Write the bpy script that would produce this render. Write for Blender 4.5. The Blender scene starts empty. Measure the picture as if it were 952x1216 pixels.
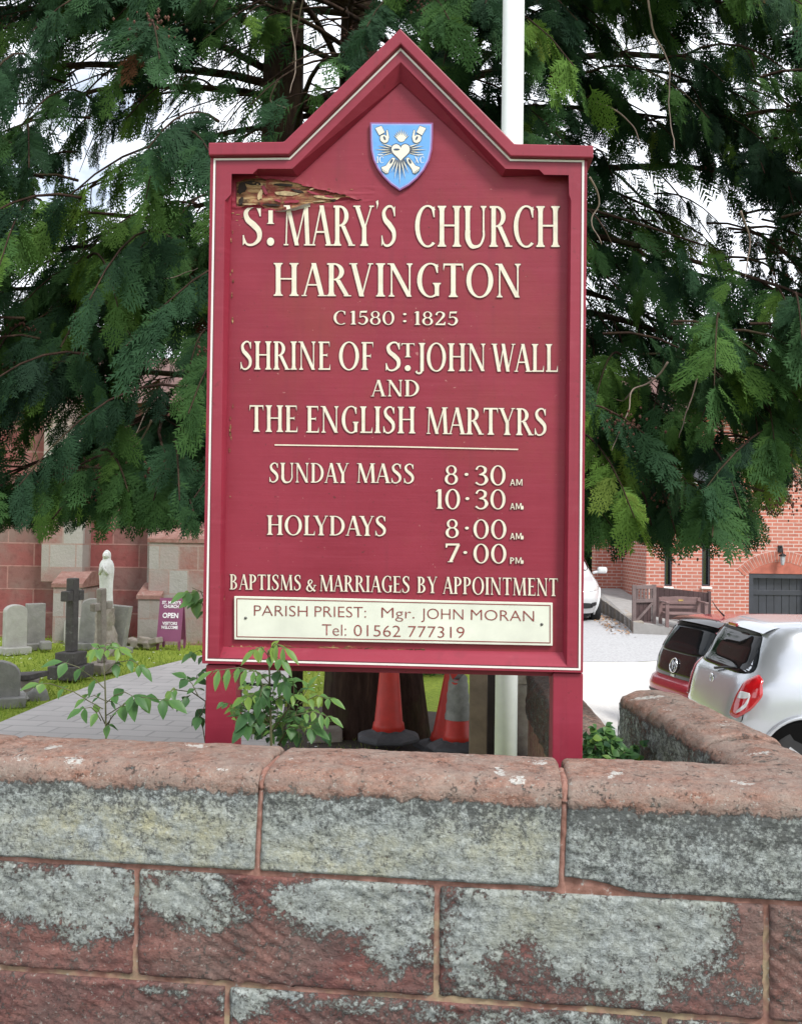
import bpy, bmesh, math, random
import numpy as np
from mathutils import Vector, Matrix, noise

C = bpy.context.scene
COL = C.collection
PI = math.pi
rnd = random.Random(11)
nr = np.random.RandomState(5)

# ------------------------------------------------------------------ camera, sky, sun, exposure
EYE = 1.70
PITCH, ROLL, F = 0.026, 0.0135, 1100.0          # F in units of a 952 wide picture
camd = bpy.data.cameras.new('camera')
cam = bpy.data.objects.new('camera', camd)
COL.objects.link(cam)
CM = (Matrix.Rotation(PI / 2 + PITCH, 4, 'X') @ Matrix.Rotation(ROLL, 4, 'Z'))
CM.translation = Vector((0, 0, EYE))
cam.matrix_world = CM
camd.sensor_fit = 'HORIZONTAL'
camd.sensor_width = 36
camd.lens = 36 * F / 952
camd.clip_start = 0.05
camd.clip_end = 2000
C.camera = cam

SUN = Vector((0.50, -0.62, 0.85)).normalized()   # towards the sun
sun_el = math.asin(SUN.z)
sun_az = math.atan2(SUN.x, SUN.y)
w = bpy.data.worlds.new('World')
C.world = w
w.use_nodes = True
nt = w.node_tree
nt.nodes.clear()
out = nt.nodes.new('ShaderNodeOutputWorld')
bg = nt.nodes.new('ShaderNodeBackground')
bg.inputs['Strength'].default_value = 0.1
sky = nt.nodes.new('ShaderNodeTexSky')
sky.sky_type = 'NISHITA'
sky.sun_disc = False
sky.sun_elevation = sun_el
sky.sun_rotation = sun_az
sky.air_density = 1.0
tc = nt.nodes.new('ShaderNodeTexCoord')
mp = nt.nodes.new('ShaderNodeMapping')
mp.inputs['Scale'].default_value = (1, 1, 2.2)
nz = nt.nodes.new('ShaderNodeTexNoise')
nz.inputs['Scale'].default_value = 2.3
nz.inputs['Detail'].default_value = 7
nz.inputs['Roughness'].default_value = 0.55
rp = nt.nodes.new('ShaderNodeValToRGB')
rp.color_ramp.elements[0].position = 0.33
rp.color_ramp.elements[1].position = 0.47
mx = nt.nodes.new('ShaderNodeMix')
mx.data_type = 'RGBA'
mx.inputs[7].default_value = (10.2, 10.6, 11.4, 1)
L = nt.links.new
L(tc.outputs['Generated'], mp.inputs['Vector'])
L(mp.outputs['Vector'], nz.inputs['Vector'])
L(nz.outputs['Fac'], rp.inputs['Fac'])
L(rp.outputs['Color'], mx.inputs[0])
L(sky.outputs['Color'], mx.inputs[6])
L(mx.outputs[2], bg.inputs['Color'])
L(bg.outputs['Background'], out.inputs['Surface'])

sd = bpy.data.lights.new('sun', 'SUN')
sd.energy = 2.4
sd.angle = math.radians(14)
sd.color = (1.0, 0.97, 0.92)
so = bpy.data.objects.new('sun', sd)
COL.objects.link(so)
so.rotation_euler = SUN.to_track_quat('Z', 'Y').to_euler()

C.view_settings.view_transform = 'Standard'
C.view_settings.look = 'None'
C.view_settings.gamma = 1
C.view_settings.use_curve_mapping = False
C.view_settings.exposure = 0.68
C.cycles.max_bounces = 8
C.cycles.transparent_max_bounces = 12

# ------------------------------------------------------------------ helpers
CR = CM.to_3x3()


def ray(u, v):
    return CR @ Vector(((u - 476) / F, (608 - v) / F, -1.0))


def P(u, v, Y):
    """the place at distance Y seen at photo coordinate (u, v)"""
    d = ray(u, v)
    return Vector((0, 0, EYE)) + d * (Y / d.y)


def G(u, v, z=0.0):
    d = ray(u, v)
    return Vector((0, 0, EYE)) + d * ((z - EYE) / d.z)


class Plane:
    """a vertical plane with an in-plane axis t and a normal n towards the viewer"""
    def __init__(s, o, yaw):
        s.o = Vector(o)
        s.t = Vector((math.cos(yaw), math.sin(yaw), 0))
        s.n = Vector((math.sin(yaw), -math.cos(yaw), 0))

    def __call__(s, u, v, off=0.0):
        d = ray(u, v)
        c = Vector((0, 0, EYE))
        k = ((s.o + s.n * off) - c).dot(s.n) / d.dot(s.n)
        return c + d * k

    def tz(s, u, v, off=0.0):
        p = s(u, v, off)
        return (p - s.o).dot(s.t), p.z

    def at(s, a, z, off=0.0):
        p = s.o + s.t * a + s.n * off
        return Vector((p.x, p.y, z))


SG = Plane((-0.0266, 2.9, 0), -0.048)
WL = Plane((0, 2.2, 0), -0.116)


def tag(o, label=None, cat=None, group=None, kind=None):
    if label: o['label'] = label
    if cat: o['category'] = cat
    if group: o['group'] = group
    if kind: o['kind'] = kind
    return o


def thing(name, label, cat, loc, rz=0.0, group=None):
    o = bpy.data.objects.new(name, None)
    COL.objects.link(o)
    o.empty_display_size = 0.1
    o.matrix_basis = Matrix.Translation(Vector(loc)) @ Matrix.Rotation(rz, 4, 'Z')
    tag(o, label, cat, group)
    return o


def wm(o):
    m = o.matrix_basis.copy()
    while o.parent:
        o = o.parent
        m = o.matrix_basis @ m
    return m


def newobj(name, me, parent=None, mat=None):
    o = bpy.data.objects.new(name, me)
    COL.objects.link(o)
    if parent: o.parent = parent
    if mat:
        me.materials.clear()
        me.materials.append(mat)
    return o


class MB:
    def __init__(s):
        s.v, s.f, s.sm = [], [], []

    def add(s, vs, fs, smooth=False):
        b = len(s.v)
        s.v += [Vector(p) for p in vs]
        for f in fs:
            s.f.append([b + i for i in f])
            s.sm.append(smooth)
        return s

    def box(s, c, size, m=None, bev=0.0):
        x, y, z = size[0] / 2, size[1] / 2, size[2] / 2
        if bev <= 0:
            vs = [(sx * x, sy * y, sz * z) for sx in (-1, 1) for sy in (-1, 1) for sz in (-1, 1)]
            fs = [(0, 1, 3, 2), (4, 6, 7, 5), (0, 4, 5, 1), (2, 3, 7, 6), (0, 2, 6, 4), (1, 5, 7, 3)]
        else:
            bm = bmesh.new()
            bmesh.ops.create_cube(bm, size=1)
            for q in bm.verts: q.co = Vector((q.co.x * size[0], q.co.y * size[1], q.co.z * size[2]))
            bmesh.ops.bevel(bm, geom=bm.edges[:], offset=bev, segments=2, affect='EDGES', profile=0.5)
            bm.verts.index_update()
            vs = [q.co.copy() for q in bm.verts]
            fs = [[q.index for q in f.verts] for f in bm.faces]
            bm.free()
        vs = [Vector(p) for p in vs]
        if m is not None: vs = [m @ p for p in vs]
        c = Vector(c)
        return s.add([p + c for p in vs], fs)

    def bar(s, a, b, wd, th, up=(0, 0, 1), bev=0.0):
        a, b = Vector(a), Vector(b)
        d = (b - a)
        l = d.length
        d.normalize()
        up = Vector(up)
        x = d.cross(up)
        if x.length < 1e-4: x = d.cross(Vector((0, 1, 0)))
        x.normalize()
        z = x.cross(d)
        m = Matrix((x, d, z)).transposed()
        return s.box((a + b) / 2, (wd, l, th), m, bev)

    def tube(s, pts, r, n=8, cap=True, smooth=True):
        pts = [Vector(p) for p in pts]
        rs = r if isinstance(r, (list, tuple)) else [r] * len(pts)
        rings = []
        ref = None
        for i, p in enumerate(pts):
            d = (pts[min(i + 1, len(pts) - 1)] - pts[max(i - 1, 0)]).normalized()
            if ref is None:
                ref = d.orthogonal().normalized()
            ref = (ref - d * ref.dot(d))
            ref = ref.normalized() if ref.length > 1e-5 else d.orthogonal().normalized()
            y = d.cross(ref)
            rings.append([p + (ref * math.cos(2 * PI * k / n) + y * math.sin(2 * PI * k / n)) * rs[i] for k in range(n)])
        return s.loft(rings, cap, smooth)

    def loft(s, rings, cap=True, smooth=True):
        n = len(rings[0])
        vs = [p for r_ in rings for p in r_]
        fs = []
        for i in range(len(rings) - 1):
            for k in range(n):
                fs.append((i * n + k, i * n + (k + 1) % n, (i + 1) * n + (k + 1) % n, (i + 1) * n + k))
        s.add(vs, fs, smooth)
        if cap:
            b = len(s.v) - len(vs)
            s.f.append([b + k for k in reversed(range(n))]); s.sm.append(False)
            s.f.append([b + (len(rings) - 1) * n + k for k in range(n)]); s.sm.append(False)
        return s

    def lathe(s, prof, c=(0, 0, 0), n=24, cap=True, smooth=True, m=None):
        c = Vector(c)
        rings = []
        for r_, z in prof:
            rg = [Vector((r_ * math.cos(2 * PI * k / n), r_ * math.sin(2 * PI * k / n), z)) for k in range(n)]
            if m is not None: rg = [m @ p for p in rg]
            rings.append([p + c for p in rg])
        return s.loft(rings, cap, smooth)

    def prism(s, front, vec, smooth=False):
        """front polygon (points) extruded by vec"""
        n = len(front)
        vec = Vector(vec)
        fr = [Vector(p) for p in front]
        vs = fr + [p + vec for p in fr]
        fs = [list(range(n)), list(range(2 * n - 1, n - 1, -1))]
        for k in range(n):
            fs.append((k, n + k, n + (k + 1) % n, (k + 1) % n))
        return s.add(vs, fs, smooth)

    def grid(s, rows, smooth=True, close=False):
        m, n = len(rows), len(rows[0])
        fs = []
        for i in range(m - 1):
            for k in range(n if close else n - 1):
                fs.append((i * n + k, i * n + (k + 1) % n, (i + 1) * n + (k + 1) % n, (i + 1) * n + k))
        return s.add([p for r_ in rows for p in r_], fs, smooth)

    def build(s, name, mat, parent=None, local=False, fix=True, bevel=0.0):
        vs = s.v
        if parent is not None and not local:
            inv = wm(parent).inverted()
            vs = [inv @ p for p in vs]
        me = bpy.data.meshes.new(name)
        me.from_pydata([tuple(p) for p in vs], [], s.f)
        me.polygons.foreach_set('use_smooth', s.sm)
        if fix:
            bm = bmesh.new()
            bm.from_mesh(me)
            bmesh.ops.recalc_face_normals(bm, faces=bm.faces)
            bm.to_mesh(me)
            bm.free()
        me.update()
        o = newobj(name, me, parent, mat)
        if bevel:
            b = o.modifiers.new('bevel', 'BEVEL')
            b.width = bevel
            b.segments = 2
            b.limit_method = 'ANGLE'
            b.angle_limit = math.radians(40)
        return o


def raw_mesh(name, verts, tris, mat, parent=None, cols=None, local=False):
    """fast path for foliage: numpy arrays of vertices and triangles"""
    verts = np.asarray(verts, np.float32)
    if parent is not None and not local:
        inv = np.array(wm(parent).inverted())
        verts = verts @ inv[:3, :3].T + inv[:3, 3]
    tris = np.asarray(tris, np.int32)
    me = bpy.data.meshes.new(name)
    me.vertices.add(len(verts))
    me.vertices.foreach_set('co', verts.astype(np.float32).ravel())
    me.loops.add(tris.size)
    me.loops.foreach_set('vertex_index', tris.ravel())
    me.polygons.add(len(tris))
    me.polygons.foreach_set('loop_start', np.arange(0, tris.size, 3, dtype=np.int32))
    me.polygons.foreach_set('loop_total', np.full(len(tris), 3, np.int32))
    me.update(calc_edges=True)
    if cols is not None:
        a = me.attributes.new('tint', 'FLOAT', 'POINT')
        a.data.foreach_set('value', np.asarray(cols, np.float32))
    return newobj(name, me, parent, mat)


# ------------------------------------------------------------------ materials
class NT:
    def __init__(s, name):
        s.m = bpy.data.materials.new(name)
        s.m.use_nodes = True
        s.t = s.m.node_tree
        s.b = s.t.nodes['Principled BSDF']

    def n(s, kind, **kw):
        q = s.t.nodes.new('ShaderNode' + kind)
        for k, v in kw.items():
            if k.startswith('i_'):
                q.inputs[k[2:].replace('_', ' ')].default_value = v
            else:
                setattr(q, k, v)
        return q

    def l(s, a, b):
        s.t.links.new(a, b)

    def noise(s, scale, detail=6, rough=0.6, vec=None, dist=0.0):
        q = s.n('TexNoise')
        q.inputs['Scale'].default_value = scale
        q.inputs['Detail'].default_value = detail
        q.inputs['Roughness'].default_value = rough
        q.inputs['Distortion'].default_value = dist
        if vec is None: vec = s.obj()
        s.l(vec, q.inputs['Vector'])
        return q.outputs['Fac']

    def obj(s):
        if not hasattr(s, '_o'): s._o = s.n('TexCoord').outputs['Object']
        return s._o

    def mapping(s, scale=(1, 1, 1), rot=(0, 0, 0), loc=(0, 0, 0), vec=None):
        q = s.n('Mapping')
        q.inputs['Scale'].default_value = scale
        q.inputs['Rotation'].default_value = rot
        q.inputs['Location'].default_value = loc
        s.l(vec if vec is not None else s.obj(), q.inputs['Vector'])
        return q.outputs['Vector']

    def ramp(s, fac, stops, interp='LINEAR'):
        q = s.n('ValToRGB')
        q.color_ramp.interpolation = interp
        e = q.color_ramp.elements
        while len(e) < len(stops): e.new(0.5)
        for el, (p, c) in zip(e, stops):
            el.position = p
            if not isinstance(c, (tuple, list)): c = (c, c, c)
            el.color = (c[0], c[1], c[2], 1)
        s.l(fac, q.inputs['Fac'])
        return q.outputs['Color']

    def mix(s, fac, a, b, mode='MIX'):
        q = s.n('Mix', data_type='RGBA', blend_type=mode)
        for val, idx in ((fac, 0), (a, 6), (b, 7)):
            if isinstance(val, (int, float)): q.inputs[idx].default_value = val
            elif isinstance(val, (tuple, list)): q.inputs[idx].default_value = (*val[:3], 1)
            else: s.l(val, q.inputs[idx])
        return q.outputs[2]

    def math(s, op, a, b=0.0, clamp=False):
        q = s.n('Math', operation=op, use_clamp=clamp)
        for val, idx in ((a, 0), (b, 1)):
            if isinstance(val, (int, float)): q.inputs[idx].default_value = val
            else: s.l(val, q.inputs[idx])
        return q.outputs[0]

    def attr(s, name):
        return s.n('Attribute', attribute_name=name).outputs['Fac']

    def col(s, c):
        if isinstance(c, (tuple, list)): s.b.inputs['Base Color'].default_value = (*c[:3], 1)
        else: s.l(c, s.b.inputs['Base Color'])
        return s

    def set(s, rough=0.6, metal=0.0, spec=0.5, coat=0.0):
        for k, v in (('Roughness', rough), ('Metallic', metal), ('Specular IOR Level', spec), ('Coat Weight', coat)):
            if isinstance(v, (int, float)): s.b.inputs[k].default_value = v
            else: s.l(v, s.b.inputs[k])
        return s

    def bump(s, h, strength=0.3, dist=0.01):
        q = s.n('Bump')
        q.inputs['Strength'].default_value = strength
        q.inputs['Distance'].default_value = dist
        s.l(h, q.inputs['Height'])
        s.l(q.outputs['Normal'], s.b.inputs['Normal'])
        return s


def simple(name, c, rough=0.6, metal=0.0, var=0.18, scale=8, bump=0.0, spec=0.5, coat=0.0, c2=None):
    m = NT(name)
    f = m.noise(scale, 6)
    lo = c2 if c2 else tuple(max(0, k * (1 - var)) for k in c)
    hi = tuple(k * (1 + var) for k in c)
    m.col(m.ramp(f, [(0.3, lo), (0.7, hi)]))
    m.set(rough, metal, spec, coat)
    if bump: m.bump(m.noise(scale * 8, 5), bump, 0.004)
    return m.m


def lum(x): return x


M = {}


def mk_paint():
    m = NT('maroon_paint')
    v1 = m.noise(2.2, 5, 0.6)
    v2 = m.noise(1.0, 4, 0.6, m.mapping((3, 3, 40)))
    base = m.ramp(v1, [(0.3, (0.200, 0.015, 0.032)), (0.7, (0.262, 0.026, 0.047))])
    base = m.mix(m.ramp(v2, [(0.52, 0.0), (0.8, 0.35)]), base, (0.32, 0.045, 0.075))
    run = m.noise(1.0, 5, 0.65, m.mapping((22, 22, 1.1)))
    base = m.mix(m.ramp(run, [(0.54, 0.0), (0.72, 0.32)]), base, (0.115, 0.016, 0.026))
    base = m.mix(m.ramp(m.noise(7, 7, 0.72), [(0.56, 0.0), (0.70, 0.30)]), base, (0.29, 0.060, 0.080))
    sp = m.ramp(m.noise(55, 2, 0.5), [(0.68, 0.0), (0.74, 0.6)])
    base = m.mix(sp, base, (0.16, 0.02, 0.03))
    m.col(base).set(m.ramp(v1, [(0.2, 0.36), (0.8, 0.5)]), 0, 0.36)
    m.bump(m.mix(0.5, m.noise(30, 4), v2), 0.12, 0.004)
    return m.m


M['paint'] = mk_paint()


def mk_panel():
    m = NT('weathered_panel_paint')
    v1 = m.noise(2.6, 6, 0.65)
    grain = m.noise(1.0, 7, 0.7, m.mapping((2.5, 2.5, 70)))
    base = m.ramp(v1, [(0.3, (0.190, 0.0135, 0.029)), (0.7, (0.248, 0.023, 0.043))])
    base = m.mix(m.ramp(grain, [(0.48, 0.0), (0.72, 0.35)]), base, (0.265, 0.036, 0.060))
    base = m.mix(m.ramp(m.noise(1.6, 6, 0.7, m.mapping((1.4, 1.4, 1.0), (0, 0, 0), (3, 0, 1))), [(0.50, 0.0), (0.68, 0.45)]), base, (0.205, 0.040, 0.028))
    run = m.noise(1.0, 5, 0.6, m.mapping((26, 26, 1.3)))
    base = m.mix(m.ramp(run, [(0.56, 0.0), (0.74, 0.28)]), base, (0.135, 0.020, 0.032))
    sp = m.ramp(m.noise(75, 3, 0.6), [(0.69, 0.0), (0.73, 0.8)])
    base = m.mix(sp, base, (0.10, 0.020, 0.022))
    sp2 = m.ramp(m.noise(48, 3, 0.6, m.mapping((1, 1, 1), (0, 0, 0), (5, 2, 9))), [(0.71, 0.0), (0.74, 0.6)])
    base = m.mix(sp2, base, (0.40, 0.19, 0.17))
    m.col(base).set(m.ramp(v1, [(0.2, 0.40), (0.8, 0.58)]), 0, 0.33)
    m.bump(m.mix(0.6, m.noise(36, 5), grain), 0.22, 0.004)
    return m.m


M['panel'] = mk_panel()
M['letter'] = simple('cream_letter_paint', (0.64, 0.585, 0.465), 0.55, var=0.13, scale=30)
M['letter_edge'] = simple('letter_outline_paint', (0.12, 0.020, 0.03), 0.55)  # dark outline paint round the letters
M['white_line'] = simple('white_line_paint', (0.70, 0.665, 0.62), 0.5, var=0.07, scale=20)
M['plate'] = simple('cream_plate', (0.60, 0.62, 0.525), 0.4, var=0.09, scale=9)
M['plate_text'] = simple('brown_text', (0.20, 0.035, 0.03), 0.5)
M['screw'] = simple('screw_steel', (0.12, 0.12, 0.11), 0.4, 0.6)
M['shield_blue'] = simple('shield_blue', (0.115, 0.32, 0.66), 0.4, var=0.08, scale=25)
M['shield_edge'] = simple('shield_edge', (0.24, 0.08, 0.22), 0.5)
M['shield_rim'] = simple('shield_rim', (0.26, 0.33, 0.66), 0.45)
M['emblem_white'] = simple('emblem_white', (0.68, 0.65, 0.55), 0.5, var=0.06)
M['emblem_dark'] = simple('emblem_dark', (0.03, 0.05, 0.10), 0.5)


def mk_torn():
    m = NT('torn_plywood')
    g = m.noise(1.0, 8, 0.65, m.mapping((9, 9, 90)))
    h = m.noise(22, 5, 0.6)
    c = m.ramp(g, [(0.34, (0.030, 0.014, 0.010)), (0.44, (0.13, 0.060, 0.032)), (0.54, (0.30, 0.175, 0.085)), (0.68, (0.48, 0.35, 0.19))])
    c = m.mix(m.ramp(h, [(0.50, 0.0), (0.62, 0.9)]), c, (0.20, 0.035, 0.035))
    c = m.mix(m.ramp(m.noise(40, 4), [(0.6, 0.0), (0.7, 0.8)]), c, (0.05, 0.025, 0.02))
    m.col(c).set(0.85, 0, 0.2).bump(g, 0.8, 0.006)
    return m.m


M['torn'] = mk_torn()


def stone_nodes(m, red=1.0):
    """red sandstone under grey-green lichen; lichen amount from the mesh attribute"""
    fine = m.noise(130, 6, 0.7)
    mid = m.noise(28, 7, 0.68)
    big = m.noise(6, 5, 0.6)
    bed = m.noise(1.0, 6, 0.65, m.mapping((9, 9, 34), (0, 0.5, 0)))
    rs = m.ramp(bed, [(0.30, (0.062, 0.034, 0.034)), (0.44, (0.130, 0.058, 0.053)), (0.56, (0.195, 0.085, 0.073)), (0.72, (0.275, 0.135, 0.112))])
    rs = m.mix(m.ramp(big, [(0.38, 0.0), (0.62, 0.75)]), rs, (0.155, 0.105, 0.094))
    top = m.attr('top')
    tr = m.ramp(m.noise(32, 9, 0.78), [(0.36, (0.125, 0.064, 0.048)), (0.48, (0.235, 0.122, 0.088)), (0.6, (0.325, 0.195, 0.148))])
    tr = m.mix(m.ramp(m.noise(120, 3, 0.6), [(0.62, 0.0), (0.68, 0.7)]), tr, (0.42, 0.36, 0.31))
    tr = m.mix(m.ramp(m.noise(1.0, 6, 0.7, m.mapping((5, 5, 40), (0, 0.2, 0))), [(0.38, 0.0), (0.62, 0.85)]), tr, (0.215, 0.155, 0.130))
    tr = m.mix(m.ramp(m.noise(11, 8, 0.72), [(0.42, 0.0), (0.62, 0.6)]), tr, (0.27, 0.225, 0.19))
    rs = m.mix(top, rs, tr)
    rs = m.mix(m.ramp(fine, [(0.25, 0.45), (0.5, 0.0)]), rs, (0.07, 0.035, 0.03))
    # lichen
    li = m.ramp(m.noise(60, 10, 0.85), [(0.34, (0.080, 0.087, 0.088)), (0.43, (0.195, 0.213, 0.207)), (0.52, (0.290, 0.318, 0.312)), (0.63, (0.43, 0.465, 0.465))])
    li = m.mix(m.ramp(m.noise(9, 6, 0.65), [(0.35, 0.0), (0.65, 0.45)]), li, (0.26, 0.275, 0.225))
    yel = m.attr('yellow')
    yf = m.math('MULTIPLY', yel, m.ramp(m.noise(16, 6, 0.7), [(0.38, 0.0), (0.66, 0.9)]))
    li = m.mix(yf, li, (0.37, 0.355, 0.23))
    dk = m.attr('crust')
    df = m.math('ADD', m.math('MULTIPLY', dk, 0.26), m.math('ADD', m.ramp(m.noise(95, 8, 0.78), [(0.36, 0.42), (0.58, 0.0)]), m.ramp(m.noise(22, 7, 0.72), [(0.34, 0.26), (0.6, 0.0)])))
    li = m.mix(m.ramp(df, [(0.36, 0.0), (0.56, 0.82)]), li, (0.060, 0.062, 0.060))
    cr = m.n('TexVoronoi', feature='F1')
    cr.inputs['Scale'].default_value = 60
    m.l(m.mapping(vec=m.obj()), cr.inputs['Vector'])
    li = m.mix(m.ramp(cr.outputs['Distance'], [(0.08, 0.5), (0.32, 0.0)]), li, (0.46, 0.49, 0.46))
    a = m.attr('lichen')
    k = m.math('ADD', a, m.math('MULTIPLY', m.math('SUBTRACT', m.noise(85, 9, 0.82), 0.5), 3.4))
    k = m.math('ADD', k, m.math('MULTIPLY', m.math('SUBTRACT', m.noise(20, 7, 0.72), 0.5), 1.9))
    mask = m.ramp(k, [(0.31, 0.0), (0.48, 0.45), (0.64, 1.0)])
    c = m.mix(mask, rs, li)
    c = m.mix(m.math('MULTIPLY', m.ramp(m.noise(90, 4, 0.7), [(0.60, 0.0), (0.66, 0.8)]), m.math('SUBTRACT', 1.0, mask)), c, (0.30, 0.29, 0.26))
    wt = m.attr('white')
    kk = m.math('ADD', wt, m.math('MULTIPLY', m.math('SUBTRACT', m.noise(60, 8, 0.75), 0.5), 3.0))
    wmask = m.ramp(kk, [(0.66, 0.0), (0.80, 0.85)])
    c = m.mix(wmask, c, m.ramp(fine, [(0.35, (0.33, 0.32, 0.29)), (0.6, (0.52, 0.52, 0.49))]))
    m.col(c).set(0.92, 0, 0.2)
    h = m.math('ADD', m.math('MULTIPLY', fine, 0.5), m.math('MULTIPLY', mask, 0.6))
    h = m.math('ADD', h, m.math('MULTIPLY', bed, 0.8))
    h = m.math('ADD', h, m.math('MULTIPLY', mid, 0.9))
    m.bump(h, 1.0, 0.009)
    return m


M['stone'] = stone_nodes(NT('lichened_sandstone')).m


def mk_mortar():
    m = NT('mortar')
    a = m.noise(30, 6)
    c = m.ramp(a, [(0.3, (0.16, 0.080, 0.060)), (0.55, (0.27, 0.145, 0.115)), (0.75, (0.34, 0.22, 0.18))])
    zz = m.n('SeparateXYZ'); m.l(m.obj(), zz.inputs[0])
    yy = m.math('MULTIPLY', m.ramp(m.noise(9, 5), [(0.45, 0.0), (0.6, 0.85)]), m.ramp(m.math('MULTIPLY', zz.outputs['Z'], 1.0), [(0.80, 1.0), (0.86, 0.0)]))
    c = m.mix(yy, c, (0.30, 0.24, 0.15))
    c = m.mix(m.ramp(m.noise(60, 4), [(0.62, 0.0), (0.72, 0.8)]), c, (0.4, 0.41, 0.38))
    c = m.mix(m.ramp(m.noise(14, 5), [(0.25, 0.8), (0.4, 0.0)]), c, (0.05, 0.04, 0.035))
    m.col(c).set(0.95, 0, 0.15).bump(a, 0.7, 0.006)
    return m.m


M['mortar'] = mk_mortar()
M['flagpole'] = simple('white_pole_paint', (0.84, 0.86, 0.88), 0.4, var=0.04, scale=20)


def mk_bark():
    m = NT('bark')
    g = m.noise(1.0, 8, 0.7, m.mapping((14, 14, 1.6)))
    c = m.ramp(g, [(0.3, (0.020, 0.012, 0.010)), (0.55, (0.055, 0.034, 0.026)), (0.8, (0.12, 0.075, 0.05))])
    c = m.mix(m.ramp(m.noise(2.5, 4), [(0.5, 0.0), (0.7, 0.5)]), c, (0.07, 0.075, 0.03))
    m.col(c).set(0.95, 0, 0.1).bump(g, 1.0, 0.03)
    return m.m


M['bark'] = mk_bark()


def leafmat(name, stops, rough=0.55, trans=0.30, spec=0.3):
    m = NT(name)
    c = m.ramp(m.attr('tint'), stops)
    m.col(c).set(rough, 0, spec)
    tr = m.n('BsdfTranslucent')
    m.l(c, tr.inputs['Color'])
    ms = m.n('MixShader')
    ms.inputs[0].default_value = trans
    m.l(m.b.outputs[0], ms.inputs[1])
    m.l(tr.outputs[0], ms.inputs[2])
    m.l(ms.outputs[0], m.t.nodes['Material Output'].inputs['Surface'])
    return m.m


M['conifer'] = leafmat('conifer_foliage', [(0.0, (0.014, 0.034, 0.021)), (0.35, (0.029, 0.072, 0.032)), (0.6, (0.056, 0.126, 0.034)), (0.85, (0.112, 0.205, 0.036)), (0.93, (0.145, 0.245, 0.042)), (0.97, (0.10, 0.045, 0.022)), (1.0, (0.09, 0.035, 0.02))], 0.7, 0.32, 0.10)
M['leaf'] = leafmat('green_leaves', [(0.0, (0.020, 0.060, 0.026)), (0.4, (0.055, 0.135, 0.045)), (0.7, (0.10, 0.215, 0.06)), (1.0, (0.19, 0.29, 0.05))], 0.42, 0.4)
M['stem'] = simple('green_stem', (0.085, 0.085, 0.035), 0.6)
M['stem_brown'] = simple('brown_stem', (0.10, 0.06, 0.04), 0.7)
M['grassblade'] = leafmat('grass_blades', [(0.0, (0.17, 0.27, 0.035)), (1.0, (0.33, 0.41, 0.065))], 0.6, 0.4)


def mk_lawn():
    m = NT('lawn')
    a = m.noise(1.2, 6, 0.6)
    b = m.noise(30, 6, 0.7)
    c = m.ramp(a, [(0.3, (0.25, 0.33, 0.042)), (0.7, (0.35, 0.41, 0.066))])
    c = m.mix(m.ramp(b, [(0.3, 0.7), (0.6, 0.0)]), c, (0.06, 0.105, 0.02))
    m.col(c).set(0.9, 0, 0.1).bump(b, 0.6, 0.03)
    return m.m


M['lawn'] = mk_lawn()


def mk_paving():
    m = NT('paving')
    br = m.n('TexBrick')
    m.l(m.mapping((1, 1, 1), (0, 0, 0.12)), br.inputs['Vector'])
    br.inputs['Scale'].default_value = 1
    br.inputs['Brick Width'].default_value = 0.42
    br.inputs['Row Height'].default_value = 0.22
    br.inputs['Mortar Size'].default_value = 0.012
    br.inputs['Color1'].default_value = (0.53, 0.495, 0.47, 1)
    br.inputs['Color2'].default_value = (0.46, 0.43, 0.41, 1)
    br.inputs['Mortar'].default_value = (0.36, 0.34, 0.32, 1)
    c = m.mix(m.ramp(m.noise(3, 6), [(0.35, 0.35), (0.65, 0.0)]), br.outputs['Color'], (0.40, 0.38, 0.36))
    m.col(c).set(0.85, 0, 0.2).bump(m.noise(40, 5), 0.3, 0.01)
    return m.m


M['paving'] = mk_paving()


def mk_gravel():
    m = NT('pale_gravel')
    a = m.noise(60, 5, 0.7)
    b = m.noise(0.7, 5, 0.6)
    c = m.ramp(a, [(0.3, (0.44, 0.43, 0.41)), (0.7, (0.64, 0.625, 0.60))])
    c = m.mix(m.ramp(b, [(0.35, 0.0), (0.7, 0.5)]), c, (0.50, 0.48, 0.45))
    m.col(c).set(0.9, 0, 0.2).bump(a, 0.5, 0.02)
    return m.m


M['gravel'] = mk_gravel()
M['tarmac'] = simple('grey_tarmac', (0.36, 0.36, 0.365), 0.9, var=0.15, scale=25, bump=0.4)
M['asphalt'] = simple('street_asphalt', (0.07, 0.07, 0.072), 0.9, var=0.2, scale=25, bump=0.4)
M['soil'] = simple('soil', (0.05, 0.036, 0.026), 0.95, var=0.4, scale=18, bump=0.8)


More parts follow.
